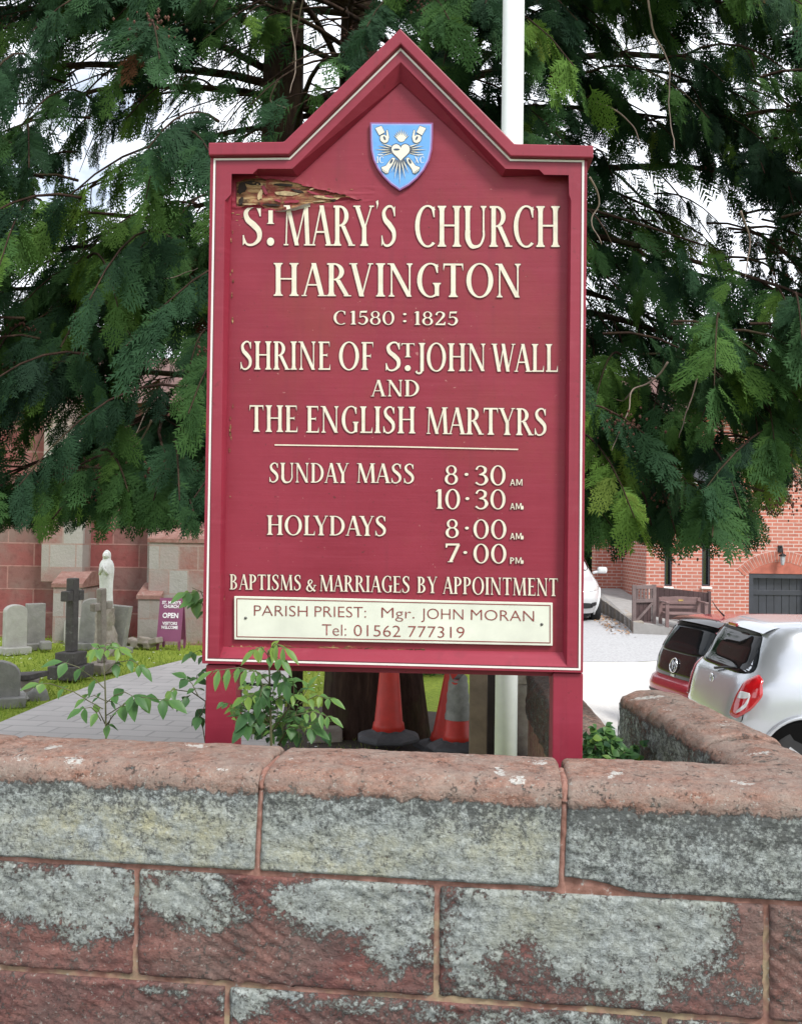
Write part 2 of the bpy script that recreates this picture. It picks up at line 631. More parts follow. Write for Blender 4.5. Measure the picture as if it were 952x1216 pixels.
def mk_ashlar():
    m = NT('red_ashlar')
    vec = m.n('TexCoord').outputs['Object']
    sx = m.n('SeparateXYZ'); m.l(vec, sx.inputs[0])
    cb = m.n('CombineXYZ')
    m.l(m.math('ADD', sx.outputs['X'], sx.outputs['Y']), cb.inputs['X'])
    m.l(sx.outputs['Z'], cb.inputs['Y'])
    br = m.n('TexBrick')
    m.l(cb.outputs[0], br.inputs['Vector'])
    br.inputs['Scale'].default_value = 1
    br.inputs['Brick Width'].default_value = 0.86
    br.inputs['Row Height'].default_value = 0.375
    br.inputs['Mortar Size'].default_value = 0.013
    br.inputs['Mortar Smooth'].default_value = 0.3
    br.inputs['Bias'].default_value = -0.1
    br.inputs['Color1'].default_value = (0.255, 0.080, 0.076, 1)
    br.inputs['Color2'].default_value = (0.20, 0.125, 0.112, 1)
    br.inputs['Mortar'].default_value = (0.36, 0.185, 0.165, 1)
    a = m.noise(1.3, 6, 0.6)
    c = m.mix(m.ramp(a, [(0.45, 0.0), (0.68, 0.6)]), br.outputs['Color'], (0.215, 0.185, 0.165))
    c = m.mix(m.ramp(m.noise(9, 6), [(0.3, 0.5), (0.5, 0.0)]), c, (0.12, 0.045, 0.042))
    m.col(c).set(0.92, 0, 0.2)
    m.bump(m.mix(0.5, br.outputs['Fac'], m.noise(25, 5)), 0.5, 0.02)
    return m.m


M['ashlar'] = mk_ashlar()


def mk_quoin(name, w_=0.42):
    m = NT(name)
    vec = m.obj()
    sx = m.n('SeparateXYZ'); m.l(vec, sx.inputs[0])
    cb = m.n('CombineXYZ')
    m.l(m.math('ADD', sx.outputs['X'], sx.outputs['Y']), cb.inputs['X'])
    m.l(sx.outputs['Z'], cb.inputs['Y'])
    br = m.n('TexBrick')
    m.l(cb.outputs[0], br.inputs['Vector'])
    br.inputs['Scale'].default_value = 1
    br.inputs['Brick Width'].default_value = w_
    br.inputs['Row Height'].default_value = 0.375
    br.inputs['Mortar Size'].default_value = 0.012
    br.inputs['Color1'].default_value = (0.36, 0.35, 0.325, 1)
    br.inputs['Color2'].default_value = (0.27, 0.125, 0.105, 1)
    br.inputs['Mortar'].default_value = (0.33, 0.22, 0.19, 1)
    c = m.mix(m.ramp(m.noise(3, 5), [(0.4, 0.0), (0.65, 0.7)]), br.outputs['Color'], (0.30, 0.29, 0.26))
    m.col(c).set(0.92, 0, 0.2).bump(m.noise(25, 5), 0.5, 0.02)
    return m.m


M['quoin'] = mk_quoin('grey_red_quoins')


def mk_brick():
    m = NT('red_brick')
    vec = m.obj()
    sx = m.n('SeparateXYZ'); m.l(vec, sx.inputs[0])
    cb = m.n('CombineXYZ')
    m.l(m.math('ADD', sx.outputs['X'], sx.outputs['Y']), cb.inputs['X'])
    m.l(sx.outputs['Z'], cb.inputs['Y'])
    br = m.n('TexBrick')
    m.l(cb.outputs[0], br.inputs['Vector'])
    br.inputs['Scale'].default_value = 1
    br.inputs['Brick Width'].default_value = 0.235
    br.inputs['Row Height'].default_value = 0.078
    br.inputs['Mortar Size'].default_value = 0.011
    br.inputs['Mortar Smooth'].default_value = 0.2
    br.inputs['Color1'].default_value = (0.46, 0.155, 0.108, 1)
    br.inputs['Color2'].default_value = (0.37, 0.115, 0.082, 1)
    br.inputs['Mortar'].default_value = (0.52, 0.42, 0.38, 1)
    c = m.mix(m.ramp(m.noise(1.1, 6), [(0.4, 0.0), (0.7, 0.45)]), br.outputs['Color'], (0.43, 0.22, 0.17))
    c = m.mix(m.ramp(m.noise(14, 4), [(0.25, 0.5), (0.45, 0.0)]), c, (0.14, 0.05, 0.04))
    m.col(c).set(0.9, 0, 0.2).bump(br.outputs['Fac'], -0.4, 0.01)
    return m.m


M['brick'] = mk_brick()
M['brick_plain'] = simple('red_brick_rubbed', (0.36, 0.11, 0.075), 0.9, var=0.25, scale=6)
M['arch_brick'] = simple('arch_brick', (0.38, 0.13, 0.09), 0.9, var=0.35, scale=5)
M['pale_mortar'] = simple('pale_mortar', (0.5, 0.41, 0.37), 0.95)
M['roof'] = simple('roof_tiles', (0.12, 0.06, 0.05), 0.9, var=0.3, scale=3)
M['door'] = simple('dark_door_paint', (0.030, 0.033, 0.042), 0.5, var=0.25, scale=4)
M['glass'] = simple('window_glass', (0.02, 0.022, 0.025), 0.08, spec=0.8)
M['white_wood'] = simple('white_wood', (0.7, 0.68, 0.65), 0.5)
M['black_metal'] = simple('black_metal', (0.018, 0.018, 0.02), 0.5, 0.3)


def mk_grave(name, a, b, lich=(0.33, 0.35, 0.28)):
    m = NT(name)
    f = m.noise(7, 7, 0.65)
    c = m.ramp(f, [(0.3, a), (0.7, b)])
    c = m.mix(m.ramp(m.noise(22, 6, 0.7), [(0.55, 0.0), (0.7, 0.7)]), c, lich)
    m.col(c).set(0.92, 0, 0.2).bump(m.noise(50, 5), 0.4, 0.01)
    return m.m


M['grave_grey'] = mk_grave('grey_headstone', (0.20, 0.195, 0.18), (0.32, 0.31, 0.29))
M['grave_dark'] = mk_grave('dark_headstone', (0.070, 0.064, 0.060), (0.125, 0.115, 0.110), (0.19, 0.19, 0.17))
M['grave_pale'] = mk_grave('pale_headstone', (0.33, 0.32, 0.29), (0.46, 0.45, 0.42))
M['rock'] = mk_grave('grotto_rock', (0.20, 0.165, 0.14), (0.38, 0.34, 0.29))
M['statue'] = mk_grave('white_statue', (0.52, 0.52, 0.50), (0.74, 0.74, 0.72), (0.45, 0.46, 0.44))
M['aboard'] = simple('purple_board', (0.21, 0.055, 0.125), 0.5, var=0.1, scale=4)
M['white_text'] = simple('white_text', (0.8, 0.76, 0.78), 0.5)
M['cone_red'] = simple('cone_red', (0.56, 0.035, 0.022), 0.5, var=0.15, scale=10)
M['cone_base'] = simple('cone_rubber', (0.075, 0.075, 0.08), 0.8, var=0.25, scale=12)
M['cone_sleeve'] = simple('cone_dirty_sleeve', (0.24, 0.24, 0.225), 0.6, var=0.3, scale=16)
M['old_timber'] = simple('weathered_timber', (0.16, 0.12, 0.085), 0.85, var=0.35, scale=6, bump=0.5)
M['dark_timber'] = simple('dark_timber', (0.035, 0.025, 0.022), 0.85, var=0.35, scale=6, bump=0.5)
M['bench_wood'] = simple('bench_wood', (0.17, 0.105, 0.10), 0.5, var=0.25, scale=5)
M['brown_wood'] = simple('brown_stained_wood', (0.055, 0.029, 0.029), 0.6, var=0.3, scale=5)
M['gate_wood'] = simple('gate_wood', (0.135, 0.098, 0.095), 0.7, var=0.3, scale=7)
M['brass'] = simple('brass_plate', (0.5, 0.36, 0.12), 0.3, 0.9)
M['silver_paint'] = simple('silver_car_paint', (0.50, 0.52, 0.555), 0.25, 0.55, var=0.02, coat=0.6)
M['red_paint'] = simple('red_car_paint', (0.30, 0.008, 0.025), 0.22, 0.1, var=0.03, coat=0.7)
M['white_paint'] = simple('white_car_paint', (0.60, 0.61, 0.625), 0.25, 0.0, var=0.02, coat=0.6)
M['car_glass'] = simple('car_glass', (0.006, 0.008, 0.010), 0.04, spec=0.22, var=0.05)
M['gloss_black'] = simple('gloss_black', (0.012, 0.009, 0.011), 0.12, spec=0.6)
M['arch_black'] = simple('arch_black', (0.004, 0.004, 0.004), 0.95, spec=0.1)
M['car_trim'] = simple('car_trim', (0.02, 0.02, 0.022), 0.6)
M['tyre'] = simple('tyre', (0.016, 0.016, 0.017), 0.85)
M['alloy'] = simple('alloy', (0.5, 0.5, 0.52), 0.35, 0.9)
M['chrome'] = simple('chrome', (0.75, 0.76, 0.78), 0.12, 1.0, var=0.02)
M['lamp_red'] = simple('lamp_red', (0.42, 0.008, 0.012), 0.10, spec=0.8, coat=1.0, var=0.25, scale=14)
M['lamp_clear'] = simple('lamp_clear', (0.62, 0.62, 0.62), 0.12, 0.2, spec=0.8, var=0.2, scale=20)
M['daisy'] = simple('daisy_white', (0.8, 0.8, 0.78), 0.7)

# ------------------------------------------------------------------ ground
def sstep(a, b, x):
    t = min(1, max(0, (x - a) / (b - a)))
    return t * t * (3 - 2 * t)


def zg(X, Y):
    """height of the churchyard, dipping to the car park on the right; the street in front is lower"""
    k = sstep(1.3, 3.0, X) * (1 - sstep(13.0, 18.5, Y + 0.35 * max(0, 4 - X)))
    k = max(k, sstep(5.6, 7.5, X) * (1 - sstep(24, 30, Y)))
    z = -k * (0.50 + 0.05 * min(5.0, max(0, Y - 7.5)))
    return z - 0.02 * sstep(2.35, 2.2, Y + 0.106 * X)


def ground_sheet():
    xs = [-700, -300, -120, -60] + [-30 + i * 0.5 for i in range(121)] + [60, 120, 300, 700]
    ys = [-300, -80, -20] + [-5 + i * 0.5 for i in range(90)] + [60, 120, 300, 900]
    b = MB()
    b.grid([[Vector((x, y, zg(x, y) + (0.03 * noise.noise((x * .5, y * .5, 0)) if 4 < y < 40 and x < 0.8 else 0) - 0.03)) for x in xs] for y in ys])
    return b.build('ground', M['lawn'], fix=False)


tag(ground_sheet(), kind='structure')


def sheet(name, mat, poly, dz, step=0.35):
    """a surface following the ground inside a polygon (x, y)"""
    bm = bmesh.new()
    vs = [bm.verts.new((x, y, 0)) for x, y in poly]
    bm.faces.new(vs)
    x0, x1 = min(p[0] for p in poly), max(p[0] for p in poly)
    y0, y1 = min(p[1] for p in poly), max(p[1] for p in poly)
    x = x0 + step
    while x < x1:
        bmesh.ops.bisect_plane(bm, geom=bm.verts[:] + bm.edges[:] + bm.faces[:], plane_co=(x, 0, 0), plane_no=(1, 0, 0))
        x += step
    y = y0 + step
    while y < y1:
        bmesh.ops.bisect_plane(bm, geom=bm.verts[:] + bm.edges[:] + bm.faces[:], plane_co=(0, y, 0), plane_no=(0, 1, 0))
        y += step
    for q in bm.verts: q.co.z = zg(q.co.x, q.co.y) + dz
    bmesh.ops.recalc_face_normals(bm, faces=bm.faces)
    if bm.faces[:] and sum(f.normal.z for f in bm.faces) < 0: bmesh.ops.reverse_faces(bm, faces=bm.faces)
    me = bpy.data.meshes.new(name)
    bm.to_mesh(me)
    bm.free()
    return tag(newobj(name, me, None, mat), kind='structure')


# path: its far kerb runs in the photo from (0,864) over (130,812) to (236,783)
pe = [G(u, v) for u, v in ((-140, 915), (-60, 886), (0, 864), (60, 838), (110, 818), (165, 801), (236, 783), (310, 772))]
pn = [G(u, v) for u, v in ((345, 800), (338, 840), (330, 900))]
sheet('path', M['paving'], [(p.x, p.y) for p in pe] + [(p.x, p.y) for p in pn] + [(-1.1, 3.4), (-4.5, 3.4)], 0.045)
sheet('pavement', M['asphalt'], [(-12, -6), (12, -6), (12, 0.6), (2.3, 1.93), (-2.6, 2.45), (-12, 2.9)], 0.03, 0.6)
# car park and drive
sheet('driveway', M['gravel'], [(1.60, 5.0), (2.0, 4.0), (14, 4.0), (14, 17.2), (6.4, 16.2), (3.0, 15.4), (2.2, 16.6), (2.0, 14.0), (1.98, 9.3)], 0.03)
sheet('road', M['tarmac'], [(2.2, 16.6), (3.0, 15.4), (6.4, 16.2), (14, 17.2), (14, 19), (6.3, 18.5), (5.0, 20), (4.6, 25), (5.0, 34), (3.2, 34), (2.5, 24)], 0.034)
sheet('tree_bed', M['soil'], [(-0.62 + 2.0 * math.cos(a / 10 * PI) - 0.0, 7.6 + 1.5 * math.sin(a / 10 * PI)) for a in range(20)], 0.026)


# grass blades and daisies over the lawn one can see
def grass():
    vs, ts, tc_ = [], [], []
    n = 0
    pts = []
    while len(pts) < 16000:
        Y = 6.0 + 9.5 * rnd.random() ** 1.2
        X = -0.48 * Y - 0.3 + rnd.random() * (0.48 * Y + 0.3 + 0.0)
        pts.append((X, Y))
    while len(pts) < 19000:
        Y = 6.0 + 7 * rnd.random()
        pts.append((0.16 * Y + rnd.random() * 0.09 * Y, Y))
    from mathutils.geometry import intersect_point_tri_2d
    pathpoly = [(p.x, p.y) for p in pe] + [(p.x, p.y) for p in pn] + [(-1.1, 3.4), (-4.5, 3.4)]

    def inside(x, y):
        c = False
        j = len(pathpoly) - 1
        for i in range(len(pathpoly)):
            xi, yi = pathpoly[i]; xj, yj = pathpoly[j]
            if (yi > y) != (yj > y) and x < (xj - xi) * (y - yi) / (yj - yi) + xi: c = not c
            j = i
        return c
    for X, Y in pts:
        if inside(X, Y) or inside(X + .04, Y): continue
        if X > 1.93: continue
        z = zg(X, Y) - 0.01
        h = rnd.uniform(0.03, 0.075) * (1.3 if X > 0 else 1)
        a = rnd.random() * 2 * PI
        dx, dy = math.cos(a) * 0.007, math.sin(a) * 0.007
        lx, ly = rnd.gauss(0, 0.025), rnd.gauss(0, 0.025)
        vs += [(X - dx, Y - dy, z), (X + dx, Y + dy, z), (X + lx, Y + ly, z + h)]
        t = min(1, max(0, rnd.gauss(0.5, 0.25)))
        tc_ += [t] * 3
        ts.append((n, n + 1, n + 2)); n += 3
    tag(raw_mesh('grass', vs, ts, M['grassblade'], cols=tc_), kind='stuff')
    b = MB()
    for k in range(420):
        Y = 6.8 + 8.0 * rnd.random()
        X = -0.46 * Y + rnd.random() * 0.46 * Y
        if inside(X, Y): continue
        if noise.noise((X * .7, Y * .7, 3)) < -0.05: continue
        r = rnd.uniform(0.008, 0.016)
        z = zg(X, Y) + rnd.uniform(0.03, 0.06)
        b.add([(X + r * math.cos(q * PI / 3), Y + r * math.sin(q * PI / 3), z + 0.25 * r * (q % 2)) for q in range(6)], [tuple(range(6))])
    tag(b.build('daisies', M['daisy'], fix=False), kind='stuff')


grass()

# ------------------------------------------------------------------ glyphs (unit cap height), each a list of polygons
TK, TN, SF = 0.146, 0.044, 0.068


def stem(x, y0=0.0, y1=1.0, w=TK, s0=True, s1=True, s=SF):
    h = w / 2
    Pp = []
    k = 0.028
    lo = s if s0 else 0.0
    hi = s if s1 else 0.0
    L_ = [(-h - lo, y0), (h + lo, y0), (h + lo, y0 + k), (h + lo * 0.3, y0 + 0.055), (h, y0 + 0.14), (h, y1 - 0.14), (h + hi * 0.3, y1 - 0.055), (h + hi, y1 - k), (h + hi, y1), (-h - hi, y1), (-h - hi, y1 - k), (-h - hi * 0.3, y1 - 0.055), (-h, y1 - 0.14), (-h, y0 + 0.14), (-h - lo * 0.3, y0 + 0.055), (-h - lo, y0 + k)]
    return [[(x + a, b) for a, b in L_]]


def bar(x0, x1, y, t=TN):
    return [[(x0, y - t / 2), (x1, y - t / 2), (x1, y + t / 2), (x0, y + t / 2)]]


def diag(x0, y0, x1, y1, w):
    h = w / 2
    return [[(x0 - h, y0), (x0 + h, y0), (x1 + h, y1), (x1 - h, y1)]]


def serif(x, y, w, s=SF):
    k = 0.032
    return [[(x - w / 2 - s, y), (x + w / 2 + s, y), (x + w / 2 + s, y + (k if y < .5 else -k)), (x - w / 2 - s, y + (k if y < .5 else -k))]]


def arc(cx, cy, rx, ry, a0, a1, tx=TK, ty=TN, n=22):
    o, i = [], []
    for k in range(n + 1):
        a = math.radians(a0 + (a1 - a0) * k / n)
        c, s_ = math.cos(a), math.sin(a)
        o.append((cx + rx * c, cy + ry * s_))
        i.append((cx + (rx - tx) * c, cy + (ry - ty) * s_))
    return [o + i[::-1]]


def ringo(cx, cy, rx, ry, tx=TK, ty=TN):
    return arc(cx, cy, rx, ry, -90, 90, tx, ty) + arc(cx, cy, rx, ry, 90, 270, tx, ty)


def sweep(pts, ws, n=10):
    c = []
    p = [pts[0]] + list(pts) + [pts[-1]]
    for i in range(1, len(p) - 2):
        for k in range(n):
            t = k / n
            q = []
            for d in (0, 1):
                a, b_, c_, e = p[i - 1][d], p[i][d], p[i + 1][d], p[i + 2][d]
                q.append(0.5 * (2 * b_ + (c_ - a) * t + (2 * a - 5 * b_ + 4 * c_ - e) * t * t + (3 * b_ - a - 3 * c_ + e) * t ** 3))
            wv = ws[i - 1] + (ws[i] - ws[i - 1]) * t
            c.append((q[0], q[1], wv))
    c.append((pts[-1][0], pts[-1][1], ws[-1]))
    l, r = [], []
    for i, (x, y, wv) in enumerate(c):
        x0, y0, _ = c[max(0, i - 1)]
        x1, y1, _ = c[min(len(c) - 1, i + 1)]
        d = math.hypot(x1 - x0, y1 - y0) or 1
        nx, ny = -(y1 - y0) / d, (x1 - x0) / d
        l.append((x + nx * wv / 2, y + ny * wv / 2))
        r.append((x - nx * wv / 2, y - ny * wv / 2))
    polys = []
    m = 8
    for i in range(0, len(c) - 1, m):
        j = min(len(c) - 1, i + m)
        polys.append(l[i:j + 1] + r[i:j + 1][::-1])
    return polys


def tick(x, y0, y1, d):
    """small triangular terminal on a bar"""
    return [[(x, y0), (x, y1), (x - d, y1)]]


GL = {}


def g(ch, wd, polys): GL[ch] = (wd, polys)


g(' ', 0.36, [])
g('A', 0.80, diag(0.10, 0, 0.385, 1, TN * 1.1) + diag(0.66, 0, 0.40, 1, TK) + bar(0.20, 0.58, 0.34) + serif(0.10, 0, 0.04, 0.06) + serif(0.67, 0, 0.15, 0.06))
g('B', 0.66, stem(0.16, s0=False, s1=False) + arc(0.24, 0.755, 0.30, 0.245, -90, 90) + arc(0.24, 0.27, 0.36, 0.27, -90, 90) + bar(0.03, 0.26, 0.974, 0.05) + bar(0.03, 0.26, 0.026, 0.05))
g('C', 0.72, arc(0.46, 0.5, 0.42, 0.52, 52, 306) + [[(0.69, 0.99), (0.69, 0.72), (0.66, 0.72), (0.60, 0.90)]])
g('D', 0.80, stem(0.16, s0=False, s1=False) + arc(0.26, 0.5, 0.50, 0.5, -90, 90) + bar(0.03, 0.28, 0.974, 0.05) + bar(0.03, 0.28, 0.026, 0.05))
g('E', 0.60, stem(0.16, s0=False, s1=False) + bar(0.03, 0.54, 0.974, 0.05) + bar(0.03, 0.57, 0.026, 0.05) + bar(0.2, 0.44, 0.52, 0.05) + tick(0.54, 0.97, 0.80, -0.0) + [[(0.54, 0.96), (0.54, 0.80), (0.50, 0.96)], [(0.57, 0.04), (0.57, 0.22), (0.52, 0.04)], [(0.44, 0.60), (0.44, 0.44), (0.40, 0.52)]])
g('F', 0.56, stem(0.16, s1=False) + bar(0.03, 0.52, 0.974, 0.05) + bar(0.2, 0.42, 0.50, 0.05) + [[(0.52, 0.96), (0.52, 0.78), (0.48, 0.96)], [(0.42, 0.59), (0.42, 0.41), (0.38, 0.50)]])
g('G', 0.78, arc(0.46, 0.5, 0.42, 0.52, 52, 300) + [[(0.69, 0.99), (0.69, 0.72), (0.66, 0.72), (0.60, 0.90)]] + stem(0.66, 0.03, 0.42, 0.13, s0=False, s=0.06))
g('H', 0.82, stem(0.16) + stem(0.66) + bar(0.2, 0.62, 0.52))
g('I', 0.32, stem(0.16))
g('J', 0.40, stem(0.26, 0.0, 1.0, s0=False) + sweep([(0.27, 0.08), (0.20, -0.06), (0.06, -0.07), (0.0, 0.0)], [0.12, 0.07, 0.06, 0.09]))
g('L', 0.58, stem(0.16, s0=False) + bar(0.03, 0.56, 0.026, 0.05) + [[(0.56, 0.04), (0.56, 0.24), (0.50, 0.04)]])
g('M', 1.02, diag(0.12, 0, 0.16, 1, TN) + diag(0.18, 1, 0.50, 0, TK * 0.95) + diag(0.48, 0, 0.80, 1, TN) + diag(0.88, 0, 0.82, 1, TK) + serif(0.12, 0, 0.04, 0.06) + serif(0.88, 0, 0.15, 0.05) + serif(0.13, 1, 0.10, 0.04) + serif(0.84, 1, 0.15, 0.05))
g('N', 0.84, stem(0.13, w=TN, s1=False) + diag(0.13, 1, 0.69, 0.0, TK) + stem(0.70, w=TN, s0=False) + serif(0.10, 1, 0.14, 0.03))
g('O', 0.88, ringo(0.44, 0.5, 0.42, 0.52))
g('P', 0.62, stem(0.16, s1=False) + arc(0.24, 0.73, 0.34, 0.27, -90, 90) + bar(0.03, 0.26, 0.974, 0.05))
g('R', 0.74, stem(0.16, s1=False) + arc(0.24, 0.74, 0.32, 0.26, -90, 90) + bar(0.03, 0.26, 0.974, 0.05) + diag(0.66, 0, 0.36, 0.50, TK) + serif(0.67, 0, 0.13, 0.05))
g('S', 0.60, sweep([(0.50, 0.80), (0.42, 0.965), (0.26, 0.975), (0.125, 0.84), (0.17, 0.66), (0.33, 0.52), (0.47, 0.36), (0.47, 0.16), (0.32, 0.025), (0.15, 0.03), (0.06, 0.19)], [0.045, 0.05, 0.06, 0.11, 0.14, 0.155, 0.14, 0.11, 0.06, 0.05, 0.045]) + [[(0.52, 0.99), (0.52, 0.74), (0.49, 0.74), (0.45, 0.93)], [(0.04, 0.0), (0.04, 0.26), (0.07, 0.26), (0.11, 0.07)]])
g('T', 0.68, stem(0.34, s1=False) + bar(0.03, 0.65, 0.972, 0.055) + [[(0.03, 0.96), (0.03, 0.78), (0.08, 0.96)], [(0.65, 0.96), (0.65, 0.78), (0.60, 0.96)]])
g('U', 0.80, stem(0.15, 0.25, 1.0, s0=False) + stem(0.68, 0.25, 1.0, TN * 1.2, s0=False) + sweep([(0.15, 0.40), (0.155, 0.20), (0.26, 0.03), (0.42, 0.0), (0.58, 0.06), (0.68, 0.24), (0.68, 0.40)], [0.165, 0.165, 0.12, 0.07, 0.06, 0.066, 0.066]))
g('V', 0.76, diag(0.38, 0, 0.12, 1, TK) + diag(0.385, 0, 0.66, 1, TN) + serif(0.12, 1, 0.15, 0.05) + serif(0.66, 1, 0.04, 0.06))
g('W', 1.12, diag(0.34, 0, 0.12, 1, TK) + diag(0.34, 0, 0.56, 1, TN) + diag(0.74, 0, 0.52, 1, TK) + diag(0.74, 0, 0.99, 1, TN) + serif(0.12, 1, 0.15, 0.05) + serif(0.99, 1, 0.04, 0.06))
g('Y', 0.74, stem(0.38, 0, 0.48, s1=False) + diag(0.38, 0.44, 0.12, 1, TK) + diag(0.40, 0.44, 0.64, 1, TN) + serif(0.12, 1, 0.15, 0.05) + serif(0.64, 1, 0.04, 0.06))
g('.', 0.24, ringo(0.11, 0.09, 0.09, 0.10, 0.0899, 0.0999))
g('·', 0.40, ringo(0.2, 0.52, 0.065, 0.075, 0.0649, 0.0749))
g("'", 0.10, [[(0.0, 1.10), (0.07, 1.14), (0.09, 1.05), (0.02, 0.90), (0.035, 1.0)]])
g(':', 0.34, ringo(0.16, 0.24, 0.065, 0.075, 0.0649, 0.0749) + ringo(0.16, 0.76, 0.065, 0.075, 0.0649, 0.0749))
g('0', 0.66, ringo(0.33, 0.5, 0.31, 0.52, 0.12, 0.05))
g('1', 0.34, stem(0.18, w=0.14, s1=False) + [[(0.12, 1.0), (0.02, 0.90), (0.03, 0.87), (0.16, 0.93)]])
g('2', 0.60, sweep([(0.09, 0.74), (0.15, 0.92), (0.31, 0.975), (0.46, 0.86), (0.46, 0.66), (0.30, 0.38), (0.08, 0.06)], [0.10, 0.08, 0.06, 0.12, 0.13, 0.09, 0.06]) + [[(0.04, 0), (0.55, 0), (0.57, 0.24), (0.53, 0.24), (0.48, 0.11), (0.06, 0.10)]])
g('3', 0.58, sweep([(0.08, 0.80), (0.16, 0.95), (0.30, 0.975), (0.44, 0.86), (0.42, 0.66), (0.22, 0.53)], [0.09, 0.06, 0.055, 0.12, 0.11, 0.05]) + sweep([(0.20, 0.55), (0.40, 0.50), (0.50, 0.28), (0.40, 0.07), (0.22, 0.02), (0.06, 0.14)], [0.05, 0.08, 0.14, 0.09, 0.055, 0.09]))
g('5', 0.58, sweep([(0.14, 0.54), (0.30, 0.61), (0.46, 0.50), (0.49, 0.28), (0.38, 0.07), (0.22, 0.02), (0.06, 0.14)], [0.05, 0.06, 0.12, 0.14, 0.09, 0.055, 0.09]) + [[(0.11, 0.52), (0.15, 0.54), (0.19, 0.98), (0.14, 1.0)], [(0.15, 1.0), (0.15, 0.88), (0.48, 0.88), (0.52, 1.02)]])
g('6', 0.58, ringo(0.31, 0.30, 0.25, 0.31, 0.11, 0.05) + sweep([(0.44, 0.97), (0.26, 0.88), (0.12, 0.6), (0.12, 0.3)], [0.06, 0.08, 0.10, 0.11]))
g('7', 0.58, [[(0.04, 1.0), (0.04, 0.78), (0.08, 0.78), (0.12, 0.90), (0.56, 0.90), (0.56, 1.0)]] + diag(0.22, 0, 0.52, 0.92, 0.12) + serif(0.22, 0, 0.10, 0.05))
g('8', 0.62, ringo(0.31, 0.75, 0.23, 0.25, 0.10, 0.05) + ringo(0.31, 0.27, 0.28, 0.29, 0.12, 0.05))
g('9', 0.58, ringo(0.29, 0.70, 0.25, 0.31, 0.11, 0.05) + sweep([(0.14, 0.03), (0.32, 0.12), (0.46, 0.4), (0.48, 0.7)], [0.06, 0.08, 0.10, 0.11]))
g('&', 0.80, sweep([(0.70, 0.03), (0.46, 0.24), (0.20, 0.66), (0.22, 0.88), (0.36, 0.96), (0.46, 0.82), (0.36, 0.64), (0.14, 0.44), (0.08, 0.20), (0.24, 0.03), (0.46, 0.10), (0.62, 0.36), (0.68, 0.50)], [0.13, 0.14, 0.12, 0.09, 0.05, 0.08, 0.07, 0.09, 0.13, 0.07, 0.06, 0.05, 0.05]) + bar(0.56, 0.78, 0.51, 0.04))
# light sans letters for the small AM / PM
g('t', 0.3, stem(0.15, w=0.20, s1=False))
g('a', 0.72, diag(0.08, 0, 0.34, 1, 0.11) + diag(0.62, 0, 0.36, 1, 0.11) + bar(0.2, 0.5, 0.32, 0.10))
g('m', 0.92, [[(0.05, 0), (0.16, 0), (0.16, 1), (0.05, 1)], [(0.74, 0), (0.85, 0), (0.85, 1), (0.74, 1)]] + diag(0.16, 1, 0.45, 0.1, 0.11) + diag(0.74, 1, 0.45, 0.1, 0.11))
g('p', 0.66, [[(0.06, 0), (0.21, 0), (0.21, 1), (0.06, 1)]] + arc(0.24, 0.70, 0.34, 0.30, -90, 90, 0.14, 0.13) + bar(0.15, 0.26, 0.935, 0.13) + bar(0.15, 0.26, 0.465, 0.13))
KERN = {('R', 'Y'): -0.06, ('A', 'R'): -0.06, ('M', 'A'): -0.10, ('Y', "'"): 0.0, ('A', 'Y'): -0.16, ('D', 'A'): -0.06, ('W', 'A'): -0.16, ('L', 'Y'): -0.14, ('A', 'P'): -0.06, ('A', 'G'): -0.06, ('R', 'V'): -0.06, ('Y', 'D'): -0.02, ('A', 'S'): -0.05, ('R', 'T'): -0.04, ('T', 'Y'): -0.05, ('Y', 'R'): -0.04, ('A', 'L'): -0.06, ('I', 'A'): -0.03, ('Y', 'S'): -0.05}


def offset_poly(p, e):
    a = sum(p[i][0] * p[(i + 1) % len(p)][1] - p[(i + 1) % len(p)][0] * p[i][1] for i in range(len(p)))
    s_ = 1 if a > 0 else -1
    q = []
    for i in range(len(p)):
        x0, y0 = p[i - 1]; x, y = p[i]; x1, y1 = p[(i + 1) % len(p)]
        d0 = Vector((x - x0, y - y0)); d1 = Vector((x1 - x, y1 - y))
        if d0.length < 1e-9: d0 = d1
        if d1.length < 1e-9: d1 = d0
        if d0.length < 1e-9: q.append((x, y)); continue
        d0.normalize(); d1.normalize()
        n0 = Vector((d0.y, -d0.x)) * s_; n1 = Vector((d1.y, -d1.x)) * s_
        m_ = n0 + n1
        if m_.length < 0.3: m_ = n0
        else: m_ = m_ / max(0.35, m_.dot(n0) * m_.length / m_.length)
        if m_.length > 1.6: m_ = m_.normalized() * 1.6
        q.append((x + m_.x * e, y + m_.y * e))
    return q


def word_polys(word):
    x = 0.0
    out_, prev = [], None
    for ch in word:
        wd, polys = GL[ch]
        x += KERN.get((prev, ch), 0.0)
        out_ += [[(px + x, py) for px, py in pl] for pl in polys]
        x += wd + 0.055
        prev = ch
    xs = [q[0] for pl in out_ for q in pl]
    a, b_ = min(xs), max(xs)
    return [[((px - a) / (b_ - a), py) for px, py in pl] for pl in out_]


OFF = -0.040      # the panel face behind the front of the frame
_layer = [0]


